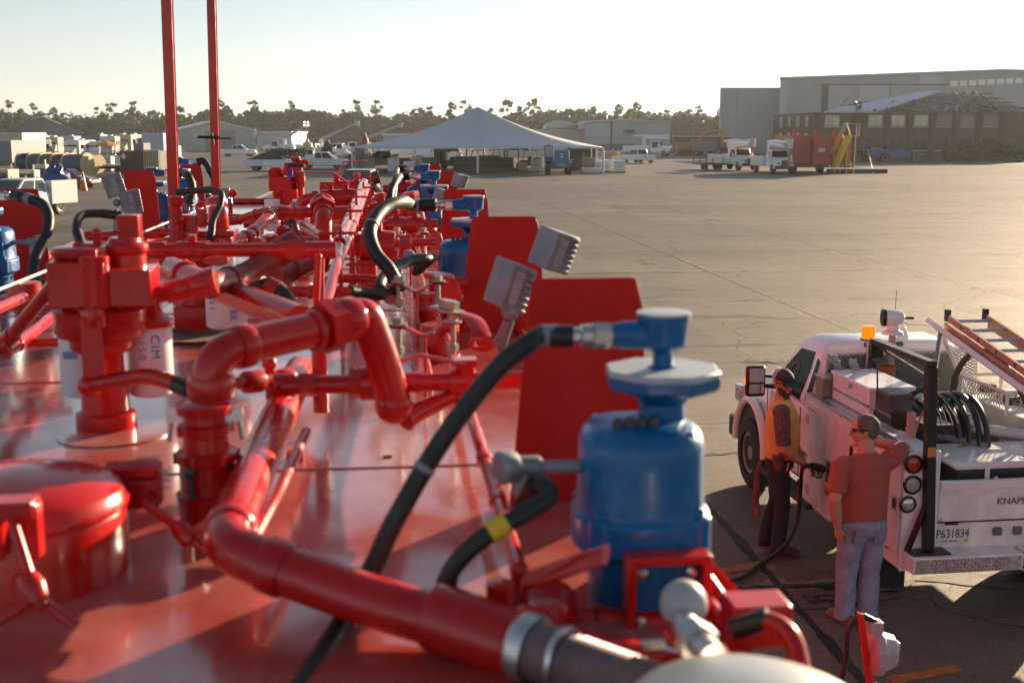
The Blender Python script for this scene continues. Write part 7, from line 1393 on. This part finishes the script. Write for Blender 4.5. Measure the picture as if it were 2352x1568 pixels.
# --- stores under and beside the tent
WOOD = mat('pallet_wood', (.24, .17, .10), .8, var=.3, scale=3); CART = mat('carton', (.30, .23, .15), .8, var=.15, scale=2); WRAP = mat('stretch_wrap', (.48, .50, .53), .25, .2, var=.3, scale=4, bump=.4, bscale=6)
def pallet(label, x, y, w, d, h, m, n=1, group='wrapped loads and crates about the tent'):
    t = thing('pallet_load', label, 'pallet', (x, y, 0), rnd.uniform(-.15, .15), group)
    pb = MB()
    for k in range(3): pb.bx(-w / 2, w / 2, -d / 2 + k * (d / 2 - .05), -d / 2 + k * (d / 2 - .05) + .1, 0, .1)
    pb.bx(-w / 2, w / 2, -d / 2, d / 2, .101, .14); pb.build('pallet', WOOD, t, 0)
    MB().bx(-w / 2 + .03, w / 2 - .03, -d / 2 + .03, d / 2 - .03, .142, h).build('load', m, t, 0, .04)
    for k in range(n): z = .142 + (h - .142) * (k + 1) / (n + 1); MB().bx(-w / 2 + .02, w / 2 - .02, -d / 2 + .02, d / 2 - .02, z - .015, z + .015).build('strap', GREY, t, 0)
    return t
for lb, x_, Yd, w_, d_, h_, m_ in (('grey crate stack under the left side of the tent', 842, 131, 1.6, 1.2, 1.5, CLADT), ('white carton stack under the tent left of the middle pole', 902, 130, 1.3, 1.2, 1.55, WRAP), ('low white load behind the rearmost right panels', 940, 130, 1.3, 1.2, 1.2, WRAP), ('white load second from the left along the tent front', 958, 134, 1.2, 1.2, 1.7, WRAP), ('pale crate under the tent beside the middle pole', 985, 136, 1.6, 1.2, 1.5, CLADL), ('tan carton stack near the tent centre', 1010, 140, 1.5, 1.2, 2.1, CART), ('dark crate stack under the centre of the tent', 1068, 136, 2.4, 1.5, 1.6, DGREY), ('dark crates right of the centre pole of the tent', 1122, 136, 2.2, 1.5, 1.7, mat('dark_brown_crate', (.06, .045, .035), .8)), ('brown crate stack under the right half of the tent', 1160, 140, 2.0, 1.4, 1.4, mat('dark_brown_crate', (.06, .045, .035), .8)), ('tan drum crate behind the tent pole', 1200, 133, 1.0, 1.0, 1.0, CART), ('grey mesh crate left of the telehandler', 1232, 131, 1.3, 1.2, 1.35, CLADT), ('tall dark container right of the telehandler', 1322, 134, 1.9, 1.5, 2.4, DGREY), ('brown container in the right corner of the tent', 1338, 150, 3.2, 2.0, 2.5, mat('dark_brown_crate', (.06, .045, .035), .8)), ('beige crate near the right corner of the tent', 1352, 131, 1.4, 1.2, 1.5, CART), ('wrapped grey pallet left of the right corner pole', 1376, 128, 1.1, 1.1, 1.2, WRAP), ('wrapped pallet with sunlit edges right of the tent', 1400, 130, 1.2, 1.1, 1.35, WRAP), ('wrapped dark pallet rightmost of the row beside the tent', 1424, 128, 1.3, 1.1, 1.3, WRAP), ('wrapped pallet behind the rightmost ones', 1416, 136, 1.2, 1.1, 1.6, WRAP), ('white sack heap at the right foot of the tent', 1358, 125, 2.0, 1.0, .6, mat('white_sack', (.6, .58, .55), .6, bump=.8, bscale=3))):
    pallet(lb, wx(x_, Yd), Yd, w_, d_, h_, m_)
def forklift(label, x, y, rz):
    t = thing('forklift', label, 'forklift', (x, y, 0), rz, 'forklifts under the tent'); FK = mat('dark_rust_machine', (.07, .03, .02), .5, var=.3)
    wheel4(t, .42, .62, (-.9, .9), .3); MB().bx(-.6, .6, -1.5, .9, .45, 1.1).build('chassis', FK, t, 0, .05); MB().bx(-.55, .55, -1.55, -.7, 1.1, 1.35).build('counterweight', FK, t, 0, .06)
    for sx in (-1, 1): MB().tube([(sx * .5, .6, 1.1), (sx * .48, .3, 2.2), (sx * .48, -.9, 2.25), (sx * .5, -1.1, 1.3)], .04, 6).build('roll_bar', BLACK, t); MB().bx(sx * .3 - .06, sx * .3 + .06, 1.0, 1.12, .1, 2.6).build('mast_rail', BLACK, t, 0); MB().bx(sx * .3 - .06, sx * .3 + .06, 1.12, 2.2, .12, .17).build('fork', BLACK, t, 0)
    MB().bx(-.25, .25, -.5, .0, 1.0, 1.5).build('seat', BLACK, t, 0, .05)
    return t
forklift('dark forklift under the tent left of its middle pole', wx(1034, 139), 139, R(80)); forklift('forklift facing left under the tent right of its middle pole', wx(1092, 142), 142, R(95)); forklift('forklift deep under the right half of the tent', wx(1145, 146), 146, R(-60)); forklift('small forklift just left of the telehandler', wx(1212, 140), 140, R(90))
tag(MB().lathe((wx(1018, 138), 138, 2.2), (1, .1, .2), [(.1, 0), (.3, .5), (.28, .9), (.1, 1.0)], 12).build('yellow_bag', mat('yellow_vinyl', (.65, .48, .03), .5)), 'yellow vinyl bag on top of the crates under the tent', 'bag')
def worker(label, x, y, top, rz):
    t = thing('person', label, 'person', (x, y, 0), rz); mb = MB(); head(mb, V3((0, .02, 1.66)), V3((0, 1, 0)))
    mb.tube([V3((0, 0, 1.4)), V3((0, .01, 1.6))], .06, 12); torso(mb, [(0, 0, .9, .16, .11), (0, 0, 1.2, .17, .12), (0, 0, 1.42, .17, .1), (0, 0, 1.47, .08, .07)])
    for sx in (-1, 1): S_, E_, W_ = V3((sx * .2, 0, 1.42)), V3((sx * .27, -.03, 1.14)), V3((sx * .24, .1, .9)); mb.tube([S_, E_, W_], [.055, .045, .03], 10); hand(mb, W_, V3((0, .2, -1)), V3((-sx, 0, 0)), .4, sx)
    finish(mb, 'body', SKIN, t, .012, 2); mb = MB(); torso(mb, [(0, 0, .86, .19, .14), (0, 0, 1.15, .195, .15), (0, 0, 1.38, .205, .13), (0, 0, 1.47, .09, .08)])
    for sx in (-1, 1): mb.tube([V3((sx * .19, 0, 1.40)), V3((sx * .25, -.02, 1.22))], [.08, .08], 12)
    finish(mb, 'safety_shirt', top, t, .014, 2); mb = MB(); torso(mb, [(0, 0, .8, .17, .13), (0, 0, .95, .17, .13)])
    for sx in (-1, 1): mb.tube([V3((sx * .09, 0, .86)), V3((sx * .1, .01, .48)), V3((sx * .1, 0, .08))], [.1, .08, .07], 12); mb.ball((sx * .1, .06, .05), .06, (.8, 1.9, .8))
    finish(mb, 'trousers', JEAN('navy_denim', (.022, .025, .042)), t, .014, 2); mb = MB(); mb.ball((0, .01, 1.72), .108, (.9, 1.02, .75)); mb.build('hard_hat', WHITE, t)
worker('worker in an orange safety shirt standing right of the tent', wx(1408, 185), 185, mat('hi_vis_orange', (.75, .13, .02), .7), 2.8); worker('worker in a yellow safety shirt standing right of the tent', wx(1420, 182), 182, mat('hi_vis_yellow', (.62, .72, .04), .7), -2.6)
# --- utility trailer left of the bucket trucks
p = G(1640, 391); t = thing('flat_trailer', 'low rusty flat trailer behind the farther bucket truck', 'trailer', (p.x, p.y + 2, 0), R(15))
MB().bx(-1.1, 1.1, -2.8, 2.8, .62, .76).build('bed', RUST, t, 0); wheel4(t, .36, 1.0, (-.5, .4), .22)
for sx in (-1, 1):
    for y in (-2.7, -.9, .9, 2.7): MB().bx(sx * 1.05 - .04, sx * 1.05 + .04, y - .04, y + .04, .77, 1.35).build('stake', RUST, t, 0)
# --- red containers with the yellow stair
p = G(1880, 400); t = thing('steel_tank', 'row of red ribbed steel tanks on a trailer with a striped rear bar', 'tank', (p.x, p.y + 3, 0), 0)
RC = mat('faded_red_steel', (.42, .07, .045), .55, var=.15, scale=.6); hgt = wz(311, p.y + 3) ; xa, xb = wx(1822, p.y + 3) - p.x, wx(1948, p.y + 3) - p.x; w_ = (xb - xa)
for k in range(3):
    a, b = xa + w_ * k / 3 + .03, xa + w_ * (k + 1) / 3 - .03; MB().bx(a, b, -1.2 + (1.2 if k == 0 else 0), 9, .95, hgt - .02 * k).build('tank_wall', RC, t, 0, .04)
    rb = MB()
    for q in range(5): x_ = a + (b - a) * (q + .5) / 5; rb.bx(x_ - .09, x_ + .09, -1.28 + (1.2 if k == 0 else 0), -1.201 + (1.2 if k == 0 else 0), 1.0, hgt - .1)
    rb.build('wall_ribs', RC, t, 0, .02); MB().bx(a + .05, a + .3, -1.15 + (1.2 if k == 0 else 0), -.8 + (1.2 if k == 0 else 0), hgt, hgt + .55).build('top_post', REDP, t, 0)
MB().bx(xa, xb + .6, -1.1, 9, .62, .93).build('chassis', mat('dark_red_frame', (.12, .02, .02), .6), t, 0); wheel4(t, .5, abs(xa) - .5, (1.5, 3.0), .3)
ms_ = MB().bx(xa + w_ * .62, xb + .6, -1.2, -1.12, .70, .86)
ms_.build('striped_bar', WHITE, t, 0)
for k in range(6): x_ = xa + w_ * .62 + .2 + k * (w_ * .38 + .4) / 6; MB().bx(x_, x_ + .28, -1.23, -1.201, .71, .85).build('red_stripe', REDL, t, 0)
MB().bx(xa + w_ * .42, xa + w_ * .54, -1.31, -1.285, 2.2, 2.6).build('notice', TRIM, t, 0)
ys = thing('yellow_stair', 'yellow steel stair climbing the right side of the red tanks', 'stair', (p.x, p.y + .2, 0), world=True)
YS = mat('stair_yellow', (.55, .40, .03), .5, var=.15); Yd = p.y + .5
a0, a1 = atY(1922, 384, Yd), atY(1953, 312, Yd)
for dy in (0, 1.0): MB().ob((a0 + a1) / 2 + V3((0, dy, 0)), (a1 - a0) / 2, V3((0, .03, 0)), (a1 - a0).normalized().cross(V3((0, 1, 0))) * .22).build('stringer', YS, ys, 0); MB().tube([a0 + V3((-.5, dy, 1.3)), a1 + V3((-.4, dy, 1.2)), a1 + V3((.9, dy, 1.2)), a1 + V3((.9, dy, .0))], .05, 6).build('hand_rail', YS, ys)
for k in range(10): c = a0.lerp(a1, (k + .5) / 10) + V3((0, .5, 0)); MB().ob(c, V3((.16, 0, 0)), V3((0, .48, 0)), V3((0, 0, .025))).build('tread', YS, ys, 0)
for k in range(4): c = a0.lerp(a1, k / 3); MB().cyl(c, c + V3((-.45, 0, 1.3)), .04, n=6).build('baluster', YS, ys)
MB().bx(a1.x - .1, a1.x + .95, Yd, Yd + 1, a1.z - .08, a1.z).build('landing', YS, ys, 0)
for dx in (0, .8):
    MB().cyl((a0.x - .2 + dx * .7, Yd, 0), (a0.x - .2 + dx * .7, Yd, a0.z), .05, n=6).build('support_leg', YS, ys); MB().cyl((a1.x + dx, Yd + .9, 0), (a1.x + dx, Yd + .9, a1.z), .06, n=6).build('support_leg', YS, ys)
tag(MB().tube([G(1990, 366) + TZ * 2.2, G(2006, 400) + TZ * .05], .05, 8).build('barrier_arm', GREY), 'thin barrier arm slanting to the ground right of the red tanks', 'barrier'); pg = G(1970, 398); tag(MB().bx(pg.x - 3.2, pg.x + 3, pg.y - .6, pg.y + .6, 0, .45).build('ramp_mat', mat('dark_ramp', (.03, .028, .027), .8), None, 0, .1), 'long dark ramp mat on the ground right of the red tanks', 'mat')
# --- blue airport tug
p = G(2062, 374); t = thing('tow_tractor', 'low blue tow tractor in front of the brick building', 'tow tractor', (p.x, p.y + 1, 0), RT); t.scale = (1.15, 1.15, 1.15)
TB_ = mat('tug_blue', (.02, .07, .24), .45, var=.1); shell(t, 'body', [(-3.0, 1.05, .75, 1.75), (-2.7, 1.1, .70, 1.85), (-1.2, 1.1, .70, 1.50), (.9, 1.1, .70, 1.50), (1.6, 1.0, .7, 1.25)], TB_, .06); shell(t, 'front_deck', [(1.65, 1.1, .4, 1.05), (3.6, 1.1, .45, .95)], BLACK, .05)
green(t, -1.5, .4, -1.2, .1, 1.5, 2.35, .95, .8, TB_, ((.08, .92),)); wheel4(t, .62, 1.15, (-1.7, 2.2), .42); MB().lathe((0, -1.0, 2.36), TZ, [(.09, 0), (.08, .18), (0, .2)], 10).build('beacon', AMBERD, t); MB().ob((0, 2.9, 1.0), (.5, 0, 0), (0, .4, 0), (0, 0, .14)).build('toolbox', GREY, t, 0, .03)
# --- excavator and dump bodies by the big hangar
p = V3((wx(1585, 232), 232, 0)); t = thing('excavator', 'orange excavator with its arm folded beside the big hangar', 'excavator', tuple(p), 0); EX = mat('excavator_orange', (.42, .19, .035), .5, var=.15)
for sy in (-1, 1): MB().prism([(-2.2, .1), (2.2, .1), (2.5, .5), (2.2, .95), (-2.2, .95), (-2.5, .5)], (0, sy * 1.2 - .35, 0), (1, 0, 0), TZ, (0, .7, 0)).build('track', BLACK, t, 0, .05)
MB().bx(-2.6, .9, -1.35, 1.35, 1.1, 2.5).build('house', EX, t, 0, .1); MB().bx(.0, 1.4, -1.4, -.3, 1.2, 3.1).build('cab', EX, t, 0, .08); MB().bx(.12, 1.28, -1.43, -1.401, 1.9, 2.95).build('window', GLASSB, t, 0); MB().tube([(1.2, .3, 1.8), (2.8, .3, 4.3), (6.0, .3, 4.7)], [.35, .40, .25], 4).build('boom', EX, t, 0); MB().tube([(6.0, .3, 5.4), (6.4, .3, 1.6)], [.25, .2], 4).build('stick', EX, t, 0); MB().prism([(0, 0), (1.2, .2), (1.3, 1.2), (.3, 1.4)], (5.6, -.3, .2), (1, 0, 0), TZ, (0, 1.2, 0)).build('bucket', DGREY, t, 0)
for k, (xx, Yd, w_, h_, m_, lb) in enumerate(((1618, 228, 4.2, 2.7, mat('dull_steel_body', (.17, .18, .19), .5, .3), 'dull grey dump body under the excavator arm'), (1600, 236, 9, 3.6, mat('brown_trailer', (.17, .10, .07), .7), 'long brown trailer with a pale top behind the excavator'), (1650, 240, 5, 3.4, mat('rust_orange_box', (.30, .12, .07), .7), 'rust orange box against the corner of the big hangar'))):
    t = thing('dump_trailer', lb, 'trailer', (wx(xx, Yd), Yd, 0)); MB().bx(-w_ / 2, w_ / 2, -1.2, 1.2, .9, h_).build('body', m_, t, 0, .05); MB().bx(-w_ / 2, w_ / 2, -1.25, 1.25, h_ + .005, h_ + .15).build('top_rail', TRIM if k == 1 else m_, t, 0); wheel4(t, .5, w_ / 2 - .6, (-.7, .7), .3)
# ================================================================== storage yard at far left
def box_truck(label, x, y, w, h, L, m, rz=0, cab=True, name='box_truck', cat='truck', m2=None):
    t = thing(name, label, cat, (x, y, 0), rz); MB().bx(-w / 2, w / 2, -L / 2, L / 2, 1.0, h).build('cargo_box', m, t, 0, .05)
    fr = MB().bx(-w / 2 - .02, w / 2 + .02, -L / 2 - .03, -L / 2 + .06, h - .12, h + .02).bx(-w / 2 - .02, -w / 2 + .08, -L / 2 - .03, -L / 2 + .06, 1.0, h - .12).bx(w / 2 - .08, w / 2 + .02, -L / 2 - .03, -L / 2 + .06, 1.0, h - .12); fr.build('rear_frame', m2 or TRIM, t, 0)
    MB().bx(-w / 2 + .15, w / 2 - .15, -L / 2 - .012, -L / 2 - .001, 1.1, h - .15).build('rear_door', m, t, 0, .02); MB().bx(-.5, .5, -L / 2, L / 2 + 1.5, .6, .98).build('chassis', BLACK, t, 0); wheel4(t, .5, w / 2 - .05, (-L / 2 + 1.2, L / 2 + 1), .28)
    for sx in (-1, 1): MB().ob((sx * (w / 2 - .15), -L / 2 - .04, .9), (.1, 0, 0), (0, .02, 0), (0, 0, .06)).build('tail_light', REDL, t, 0)
    if cab: MB().bx(-w / 2 + .1, w / 2 - .1, L / 2 + .1, L / 2 + 1.9, .8, min(h, 2.5)).build('cab', CARW, t, 0, .12); MB().bx(-w / 2 + .2, w / 2 - .2, L / 2 + 1.9, L / 2 + 1.93, 1.6, 2.35).build('windshield', GLASS, t, 0)
    return t
def camper(label, x, y, m, rz=R(180), s=1.0, dark=False):   # motorhome or ambulance-like van body, big door and windows
    t = thing('motorhome', label, 'motorhome', (x, y, 0), rz, 'motorhomes in the storage yard'); t.scale = (s, s, s)
    MB().bx(-1.2, 1.2, -3.2, 2.0, .5, 3.1).build('body', m, t, 0, .15); shell(t, 'cab', [(2.0, 1.0, .5, 2.2), (2.9, .95, .5, 1.5), (3.4, .85, .55, 1.15)], m, .08)
    MB().bx(-.85, .85, 2.02, 2.2, 1.55, 2.3).build('windshield', GLASS, t, 0)
    for y_ in (-2.2, -.6, 1.0):
        for sx in (-1, 1): MB().ob((sx * 1.205, y_, 2.0), (.006, 0, 0), (0, .42, 0), (0, 0, .35)).build('window', GLASS, t, 0)
    MB().bx(-.7, .7, -3.22, -3.201, 1.2, 2.6).build('rear_window', GLASS if dark else GLASSB, t, 0); MB().bx(-.35, .35, -1.2, -.4, 3.1, 3.32).build('roof_vent', TRIM, t, 0, .04); wheel4(t, .4, 1.15, (-2.0, 2.4), .26)
    for sx in (-1, 1): MB().ob((sx * 1.0, 3.36, .9), (.14, 0, 0), (0, .03, 0), (0, 0, .1)).build('headlight', CLEARL, t, 0)
    return t
CREAM = mat('cream_panel', (.46, .385, .26), .5, var=.1, scale=1); SLATE = mat('slate_blue_panel', (.14, .16, .21), .5)  # plain cream and slate blue panel colours
Yd = 175; t = thing('office_trailer', 'cream coloured site cabin with two small windows at the left edge', 'cabin', (wx(8, Yd), Yd, 0), R(-8)); hw = 3.6
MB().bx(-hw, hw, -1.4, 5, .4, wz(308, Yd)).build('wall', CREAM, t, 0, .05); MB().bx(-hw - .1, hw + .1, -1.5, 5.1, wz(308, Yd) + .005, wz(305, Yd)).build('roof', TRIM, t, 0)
for x_ in (.2, 2.6): f = MB().bx(x_, x_ + .7, -1.46, -1.401, 1.9, 3.0).build('window', DGREY, t, 0); MB().bx(x_ + .08, x_ + .62, -1.48, -1.461, 1.98, 2.92).build('pane', GLASS, f, 0)
box_truck('grey box trailer with a cream framed end standing before the cream cabin', wx(24, 135), 135, 4.4, 3.4, 6, SLATE, R(-14), False, 'box_trailer', 'trailer', CREAM)
for i, (x_, Yd, m_, lb, s_, dk) in enumerate(((68, 200, mat('lavender_grey', (.30, .29, .32), .5), 'round topped lavender grey camper next to the cream cabin', 1.05, 0), (118, 215, CREAM, 'cream motorhome with dark side windows in the storage yard', 1.15, 1), (150, 222, WHITED, 'small white van body left of the open doored one', .9, 0), (180, 205, WHITED, 'white motorhome with a big dark rear opening', 1.0, 1), (211, 208, CARW, 'white motorhome right of the one with the big dark opening', .95, 1), (250, 230, CARS, 'silver blue motorhome near the orange umbrella', 1.2, 0), (95, 240, mat('navy_panel', (.03, .04, .07), .5), 'navy blue motorhome behind the cream one', 1.25, 1), (300, 250, CREAM, 'long cream motorhome behind the orange umbrella', 1.3, 0), (330, 240, CARM, 'maroon roofed motorhome left of the box truck', 1.1, 1), (20, 225, CARW, 'white motorhome behind the roof of the cream cabin', 1.3, 0), (225, 255, SLATE, 'slate blue motorhome with pale roof gear in the back row', 1.3, 1), (275, 262, WHITED, 'white motorhome in the back row under the trees', 1.3, 0), (50, 262, WHITED, 'white motorhome in the back row in front of the dark hangar', 1.2, 1), (160, 265, CARS, 'silver motorhome in the back row in front of the dark hangar', 1.2, 1))):
    camper(lb, wx(x_, Yd), Yd, m_, R(180 + (i * 37 % 50) - 25), s_, bool(dk))
box_truck('white box truck with open red lamp seen from behind left of the masts', wx(367, 165), 165, 2.9, 4.2, 7, mat('pale_blue_box', (.36, .39, .43), .45), 0); 
for k, (x_, Yd, m_, lb) in enumerate(((305, 275, CREAM, 'long cream trailer at the back of the yard'), (205, 285, mat('teal_panel', (.10, .16, .17), .5), 'teal trailer at the back of the yard'), (345, 285, WHITED, 'white trailer behind the box truck'))): box_truck(lb, wx(x_, Yd), Yd, 2.8, 3.7, 11, m_, R(85), False, 'box_trailer', 'trailer')
# cable drums lying on their sides, sunlit ends to the right
DRUM = mat('drum_wood', (.52, .38, .20), .7, var=.2, scale=2); COIL = mat('blue_grey_cable', (.07, .085, .14), .6, var=.2, scale=4); NAVY = mat('navy_cable', (.012, .03, .09), .5)
def spool(label, x, y, r, L, m, rz):
    t = thing('cable_drum', label, 'cable drum', (x, y, 0), rz, 'cable drums on the tarmac'); 
    MB().lathe((-L / 2 + .1, 0, r), (1, 0, 0), [(r * .86, 0), (r * .88, L * .45), (r * .86, L - .2)], 28).build('cable', m, t)
    for sx in (-1, 1): MB().lathe((sx * L / 2 - .05, 0, r), (1, 0, 0), [(.12, 0), (r, 0), (r, .1), (.12, .1)], 28).build('flange', DRUM, t)
    return t
names = ('leftmost', 'second from left', 'third from left', 'fourth from left', 'fifth from left', 'largest, sunlit end facing right, last')
for k, x_ in enumerate((64, 90, 117, 145, 173)): Yd = 117 + (4 - k) * 1.6; spool('blue grey cable drum, ' + (names[k] if k < 4 else names[5]) + ' in the long row', wx(x_, Yd), Yd, 1.15, 1.9 if k < 4 else 2.2, NAVY if k in (0, 3) else COIL, R(-14))
for k, x_ in enumerate((200, 208, 215)): Yd = 124 + k * 2.5; spool(('small', 'middle small', 'rearmost small')[k] + ' cable drum with a pale wooden end right of the long row', wx(x_, Yd), Yd, .95, 1.0, COIL, R(-25))
pallet('grey crated load behind the small cable drums', wx(230, 132), 132, 2.4, 1.6, 1.7, CLADT, 2, 'loads beside the cable drums')
# dark crate with a slatted side, trailer, umbrella and clutter
p = G(382, 479) if False else None
Yd = 121; t = thing('slatted_crate', 'dark steel box with a white diamond label and a pale slatted end', 'crate', (wx(322, Yd), Yd, 0), R(-20)); hz_ = wz(346, Yd)
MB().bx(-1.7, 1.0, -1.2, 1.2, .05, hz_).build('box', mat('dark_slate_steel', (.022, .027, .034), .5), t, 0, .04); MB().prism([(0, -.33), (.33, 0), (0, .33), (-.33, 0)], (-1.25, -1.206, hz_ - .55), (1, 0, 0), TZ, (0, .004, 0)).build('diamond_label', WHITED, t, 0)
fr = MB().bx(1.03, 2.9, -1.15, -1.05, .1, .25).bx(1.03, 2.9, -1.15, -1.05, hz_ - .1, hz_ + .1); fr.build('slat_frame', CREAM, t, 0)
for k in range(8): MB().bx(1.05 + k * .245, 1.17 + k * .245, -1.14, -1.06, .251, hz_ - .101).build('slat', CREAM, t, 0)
MB().bx(1.03, 2.9, -1.0, 1.1, .1, hz_).build('inner_load', DGREY, t, 0); MB().bx(-.5, .7, -.6, .6, hz_ + .002, hz_ + .75).build('engine', SLATE, t, 0, .06)
p = G(270, 368) if False else V3((wx(286, 126), 126, 0)); t = thing('flat_trailer', 'long flat trailer with a pale deck left of the slatted crate', 'trailer', (p.x, p.y, 0), R(-88)); MB().bx(-1.1, 1.1, -2.2, 2.4, .75, .95).build('bed', CREAM, t, 0); MB().bx(-.5, .5, -2.8, 2.2, .5, .74).build('chassis', BLACK, t, 0); wheel4(t, .42, 1.0, (-.6, .5), .25)
t = thing('umbrella', 'orange sun umbrella among the motorhomes', 'umbrella', (wx(243, 190), 190, 0)); MB().lathe((0, 0, 2.3), TZ, [(2.0, 0), (1.3, .35), (.6, .62), (0, .8)], 8).build('canopy', mat('orange_canvas', (.70, .22, .03), .7), t, 0); MB().cyl((0, 0, 0), (0, 0, 2.95), .04, n=6).build('pole', TRIM, t)
r = random.Random(21); FN = mat('fence_wire', (.24, .23, .21), .6, .3)
t = thing('chain_link_fence', 'long low wire fence in front of the motorhomes', 'fence', (wx(200, 170), 170, 0), world=True); xa, xb = wx(68, 170), wx(425, 170)
rl = MB().tube([(xa, 170, 1.7), (xb, 170, 1.7)], .035, 5).tube([(xa, 170, .9), (xb, 170, .9)], .02, 5); rl.build('top_rail', FN, t)
for k in range(22): x_ = xa + (xb - xa) * k / 21; MB().cyl((x_, 170, 0), (x_, 170, 1.75), .04, n=6).build('post', FN, t)
wm = MB(); x_ = xa
while x_ < xb: wm.tube([(x_, 170.0, .05), (x_, 170.0, 1.68)], .008, 3); x_ += .16
wm.build('wire_mesh', FN, t, 0)
for k, (x_, Yd, w_, h_, m_, lb) in enumerate(((2, 82, 1.5, 1.7, CREAM, 'cream generator at the left edge behind the utility pickup'), (20, 86, 1.3, 1.3, GREY, 'grey machine left of the maroon car'), (52, 84, 1.6, 1.6, CARS, 'silver grey machine with sunlit end behind the utility pickup'), (88, 86, .9, 1.9, CREAM, 'tall cream cabinet behind the utility pickup'), (4, 72, 1.2, 1.2, mat('orange_machine', (.5, .22, .05), .5), 'orange and white machine behind the red panel at left'), (36, 76, 1.4, 1.1, CARS, 'pale equipment box in front of the cream generator'), (66, 78, 1.3, 1.0, GREY, 'grey equipment box right of the pale one'))):
    t = thing('generator', lb, 'machine', (wx(x_, Yd), Yd, 0), R(-15 + 9 * k)); MB().bx(-w_ / 2, w_ / 2, -.6, .6, .35, h_).build('housing', m_, t, 0, .06); MB().bx(-w_ / 2 + .1, w_ / 2 - .1, -.62, -.601, .5, h_ - .25).build('vent_panel', DGREY, t, 0); MB().cyl((w_ * .3, .2, h_), (w_ * .3, .2, h_ + .35), .06, n=8).build('exhaust', STEEL, t); wheel4(t, .25, w_ / 2, (-.3, .3), .15)
pickup('low maroon sports car in front of the row of cable drums', (wx(148, 92), 92), RT + R(-10), paint=CARM, kind='sedan', sc=1.0, name='parked_car', cat='car')
p = V3((wx(184, 87), 87, 0)); cone('tall red and white barrel cone beside the maroon car', p, 1.4, 'cones in the storage yard')
# low trucks and white gear between the box truck and the tent
for k, (x_, Yd, m_, lb, rz_) in enumerate(((846, 205, CARW, 'white truck under the raised boom left of the tent', R(95)), (775, 210, CARW, 'white work truck behind the tarped pickup', R(85)), (940, 215, CARW, 'white truck half hidden behind the left slope of the tent', R(90)), (715, 205, CARS, 'silver truck with pale gear behind the brush heap', R(80)))): pickup(lb, (wx(x_, Yd), Yd), rz_, paint=m_, sc=1.35, kind='service')
for k, (x_, Yd, w_, h_, m_, lb) in enumerate(((752, 160, 1.6, 3.3, mat('black_gear', (.02, .02, .022), .6), 'black upright machine behind the dark windowed pickup'), (705, 165, 1.8, 3.4, CREAM, 'cream upright machine behind the brush heap'), (668, 168, 1.4, 3.0, WHITED, 'white upright machine left of the cream one'), (790, 150, 2.6, 2.2, WHITED, 'white crate under an awning left of the tent'), (815, 148, 2.4, 2.0, mat('black_gear', (.02, .02, .022), .6), 'round shouldered black tank left of the tent'), (835, 145, 2.2, 2.3, CARW, 'white box body beside the left tent pole'), (838, 165, 1.2, 4.2, mat('faded_red_gear', (.28, .07, .06), .6), 'red and white hoist standing behind the black tank'))):
    t = thing('work_machine', lb, 'machine', (wx(x_, Yd), Yd, 0), R(10 * k)); MB().bx(-w_ / 2, w_ / 2, -.7, .7, .3, h_ * .7).build('housing', m_, t, 0, .12); MB().lathe((0, 0, h_ * .7), TZ, [(w_ * .42, 0), (w_ * .36, h_ * .12), (w_ * .16, h_ * .2), (w_ * .1, h_ * .3), (0, h_ * .3)], 14).build('top_housing', m_, t); MB().bx(-w_ / 2 + .2, w_ / 2 - .2, -.73, -.701, .6, h_ * .5).build('panel', DGREY if m_ is not DGREY else GREY, t, 0); wheel4(t, .3, w_ / 2, (-.4, .4), .2)
# roadside bits by the brick building
BUSH = mat('bush_foliage', (.045, .06, .02), .8, var=.4, scale=2)
for k, (x_, Yd, s_) in enumerate(((2190, 182, 1.6), (2230, 180, 1.3), (2275, 184, 2.0), (2320, 181, 1.5), (2345, 178, 1.2), (1990, 184, 1.2))):
    mb = MB(); r = random.Random(60 + k)
    for q in range(420):
        d = V3((r.gauss(0, 1), r.gauss(0, 1), r.gauss(0, .7))).normalized() * s_ * r.uniform(.5, 1); c = V3((0, 0, s_ * .8)) + d; c.z = max(.05, c.z); a = V3((r.gauss(0, 1), r.gauss(0, 1), r.gauss(0, 1))).normalized() * .16; b = a.cross(V3((r.random(), r.random(), r.random()))).normalized() * .1; mb.quad(c - a - b, c + a - b, c + a + b, c - a + b)
    t = thing('bush', ('low bush at the foot of the brick building',) [0], 'bush', (wx(x_, Yd), Yd, 0), group='bushes along the brick building'); mb.build('foliage', BUSH, t, 0); MB().cyl((0, 0, 0), (0, 0, s_ * .7), .06, n=6).build('stem', BARK, t)
# ---------------------------------------------------------------- air
HZ = bpy.data.materials.new('haze_air'); HZ.use_nodes = True; t = HZ.node_tree
t.nodes.remove(t.nodes['Principled BSDF']); pv = t.nodes.new('ShaderNodeVolumePrincipled')
pv.inputs['Color'].default_value = (.88, .93, 1.0, 1); pv.inputs['Density'].default_value = .00015; pv.inputs['Anisotropy'].default_value = .35
t.links.new(pv.outputs[0], t.nodes['Material Output'].inputs['Volume'])
hz = MB().bx(-420, 420, -60, 640, -1, 27).build('haze', HZ, smooth=0); tag(hz, 'thin golden evening haze over the whole yard', 'haze', kind='stuff')
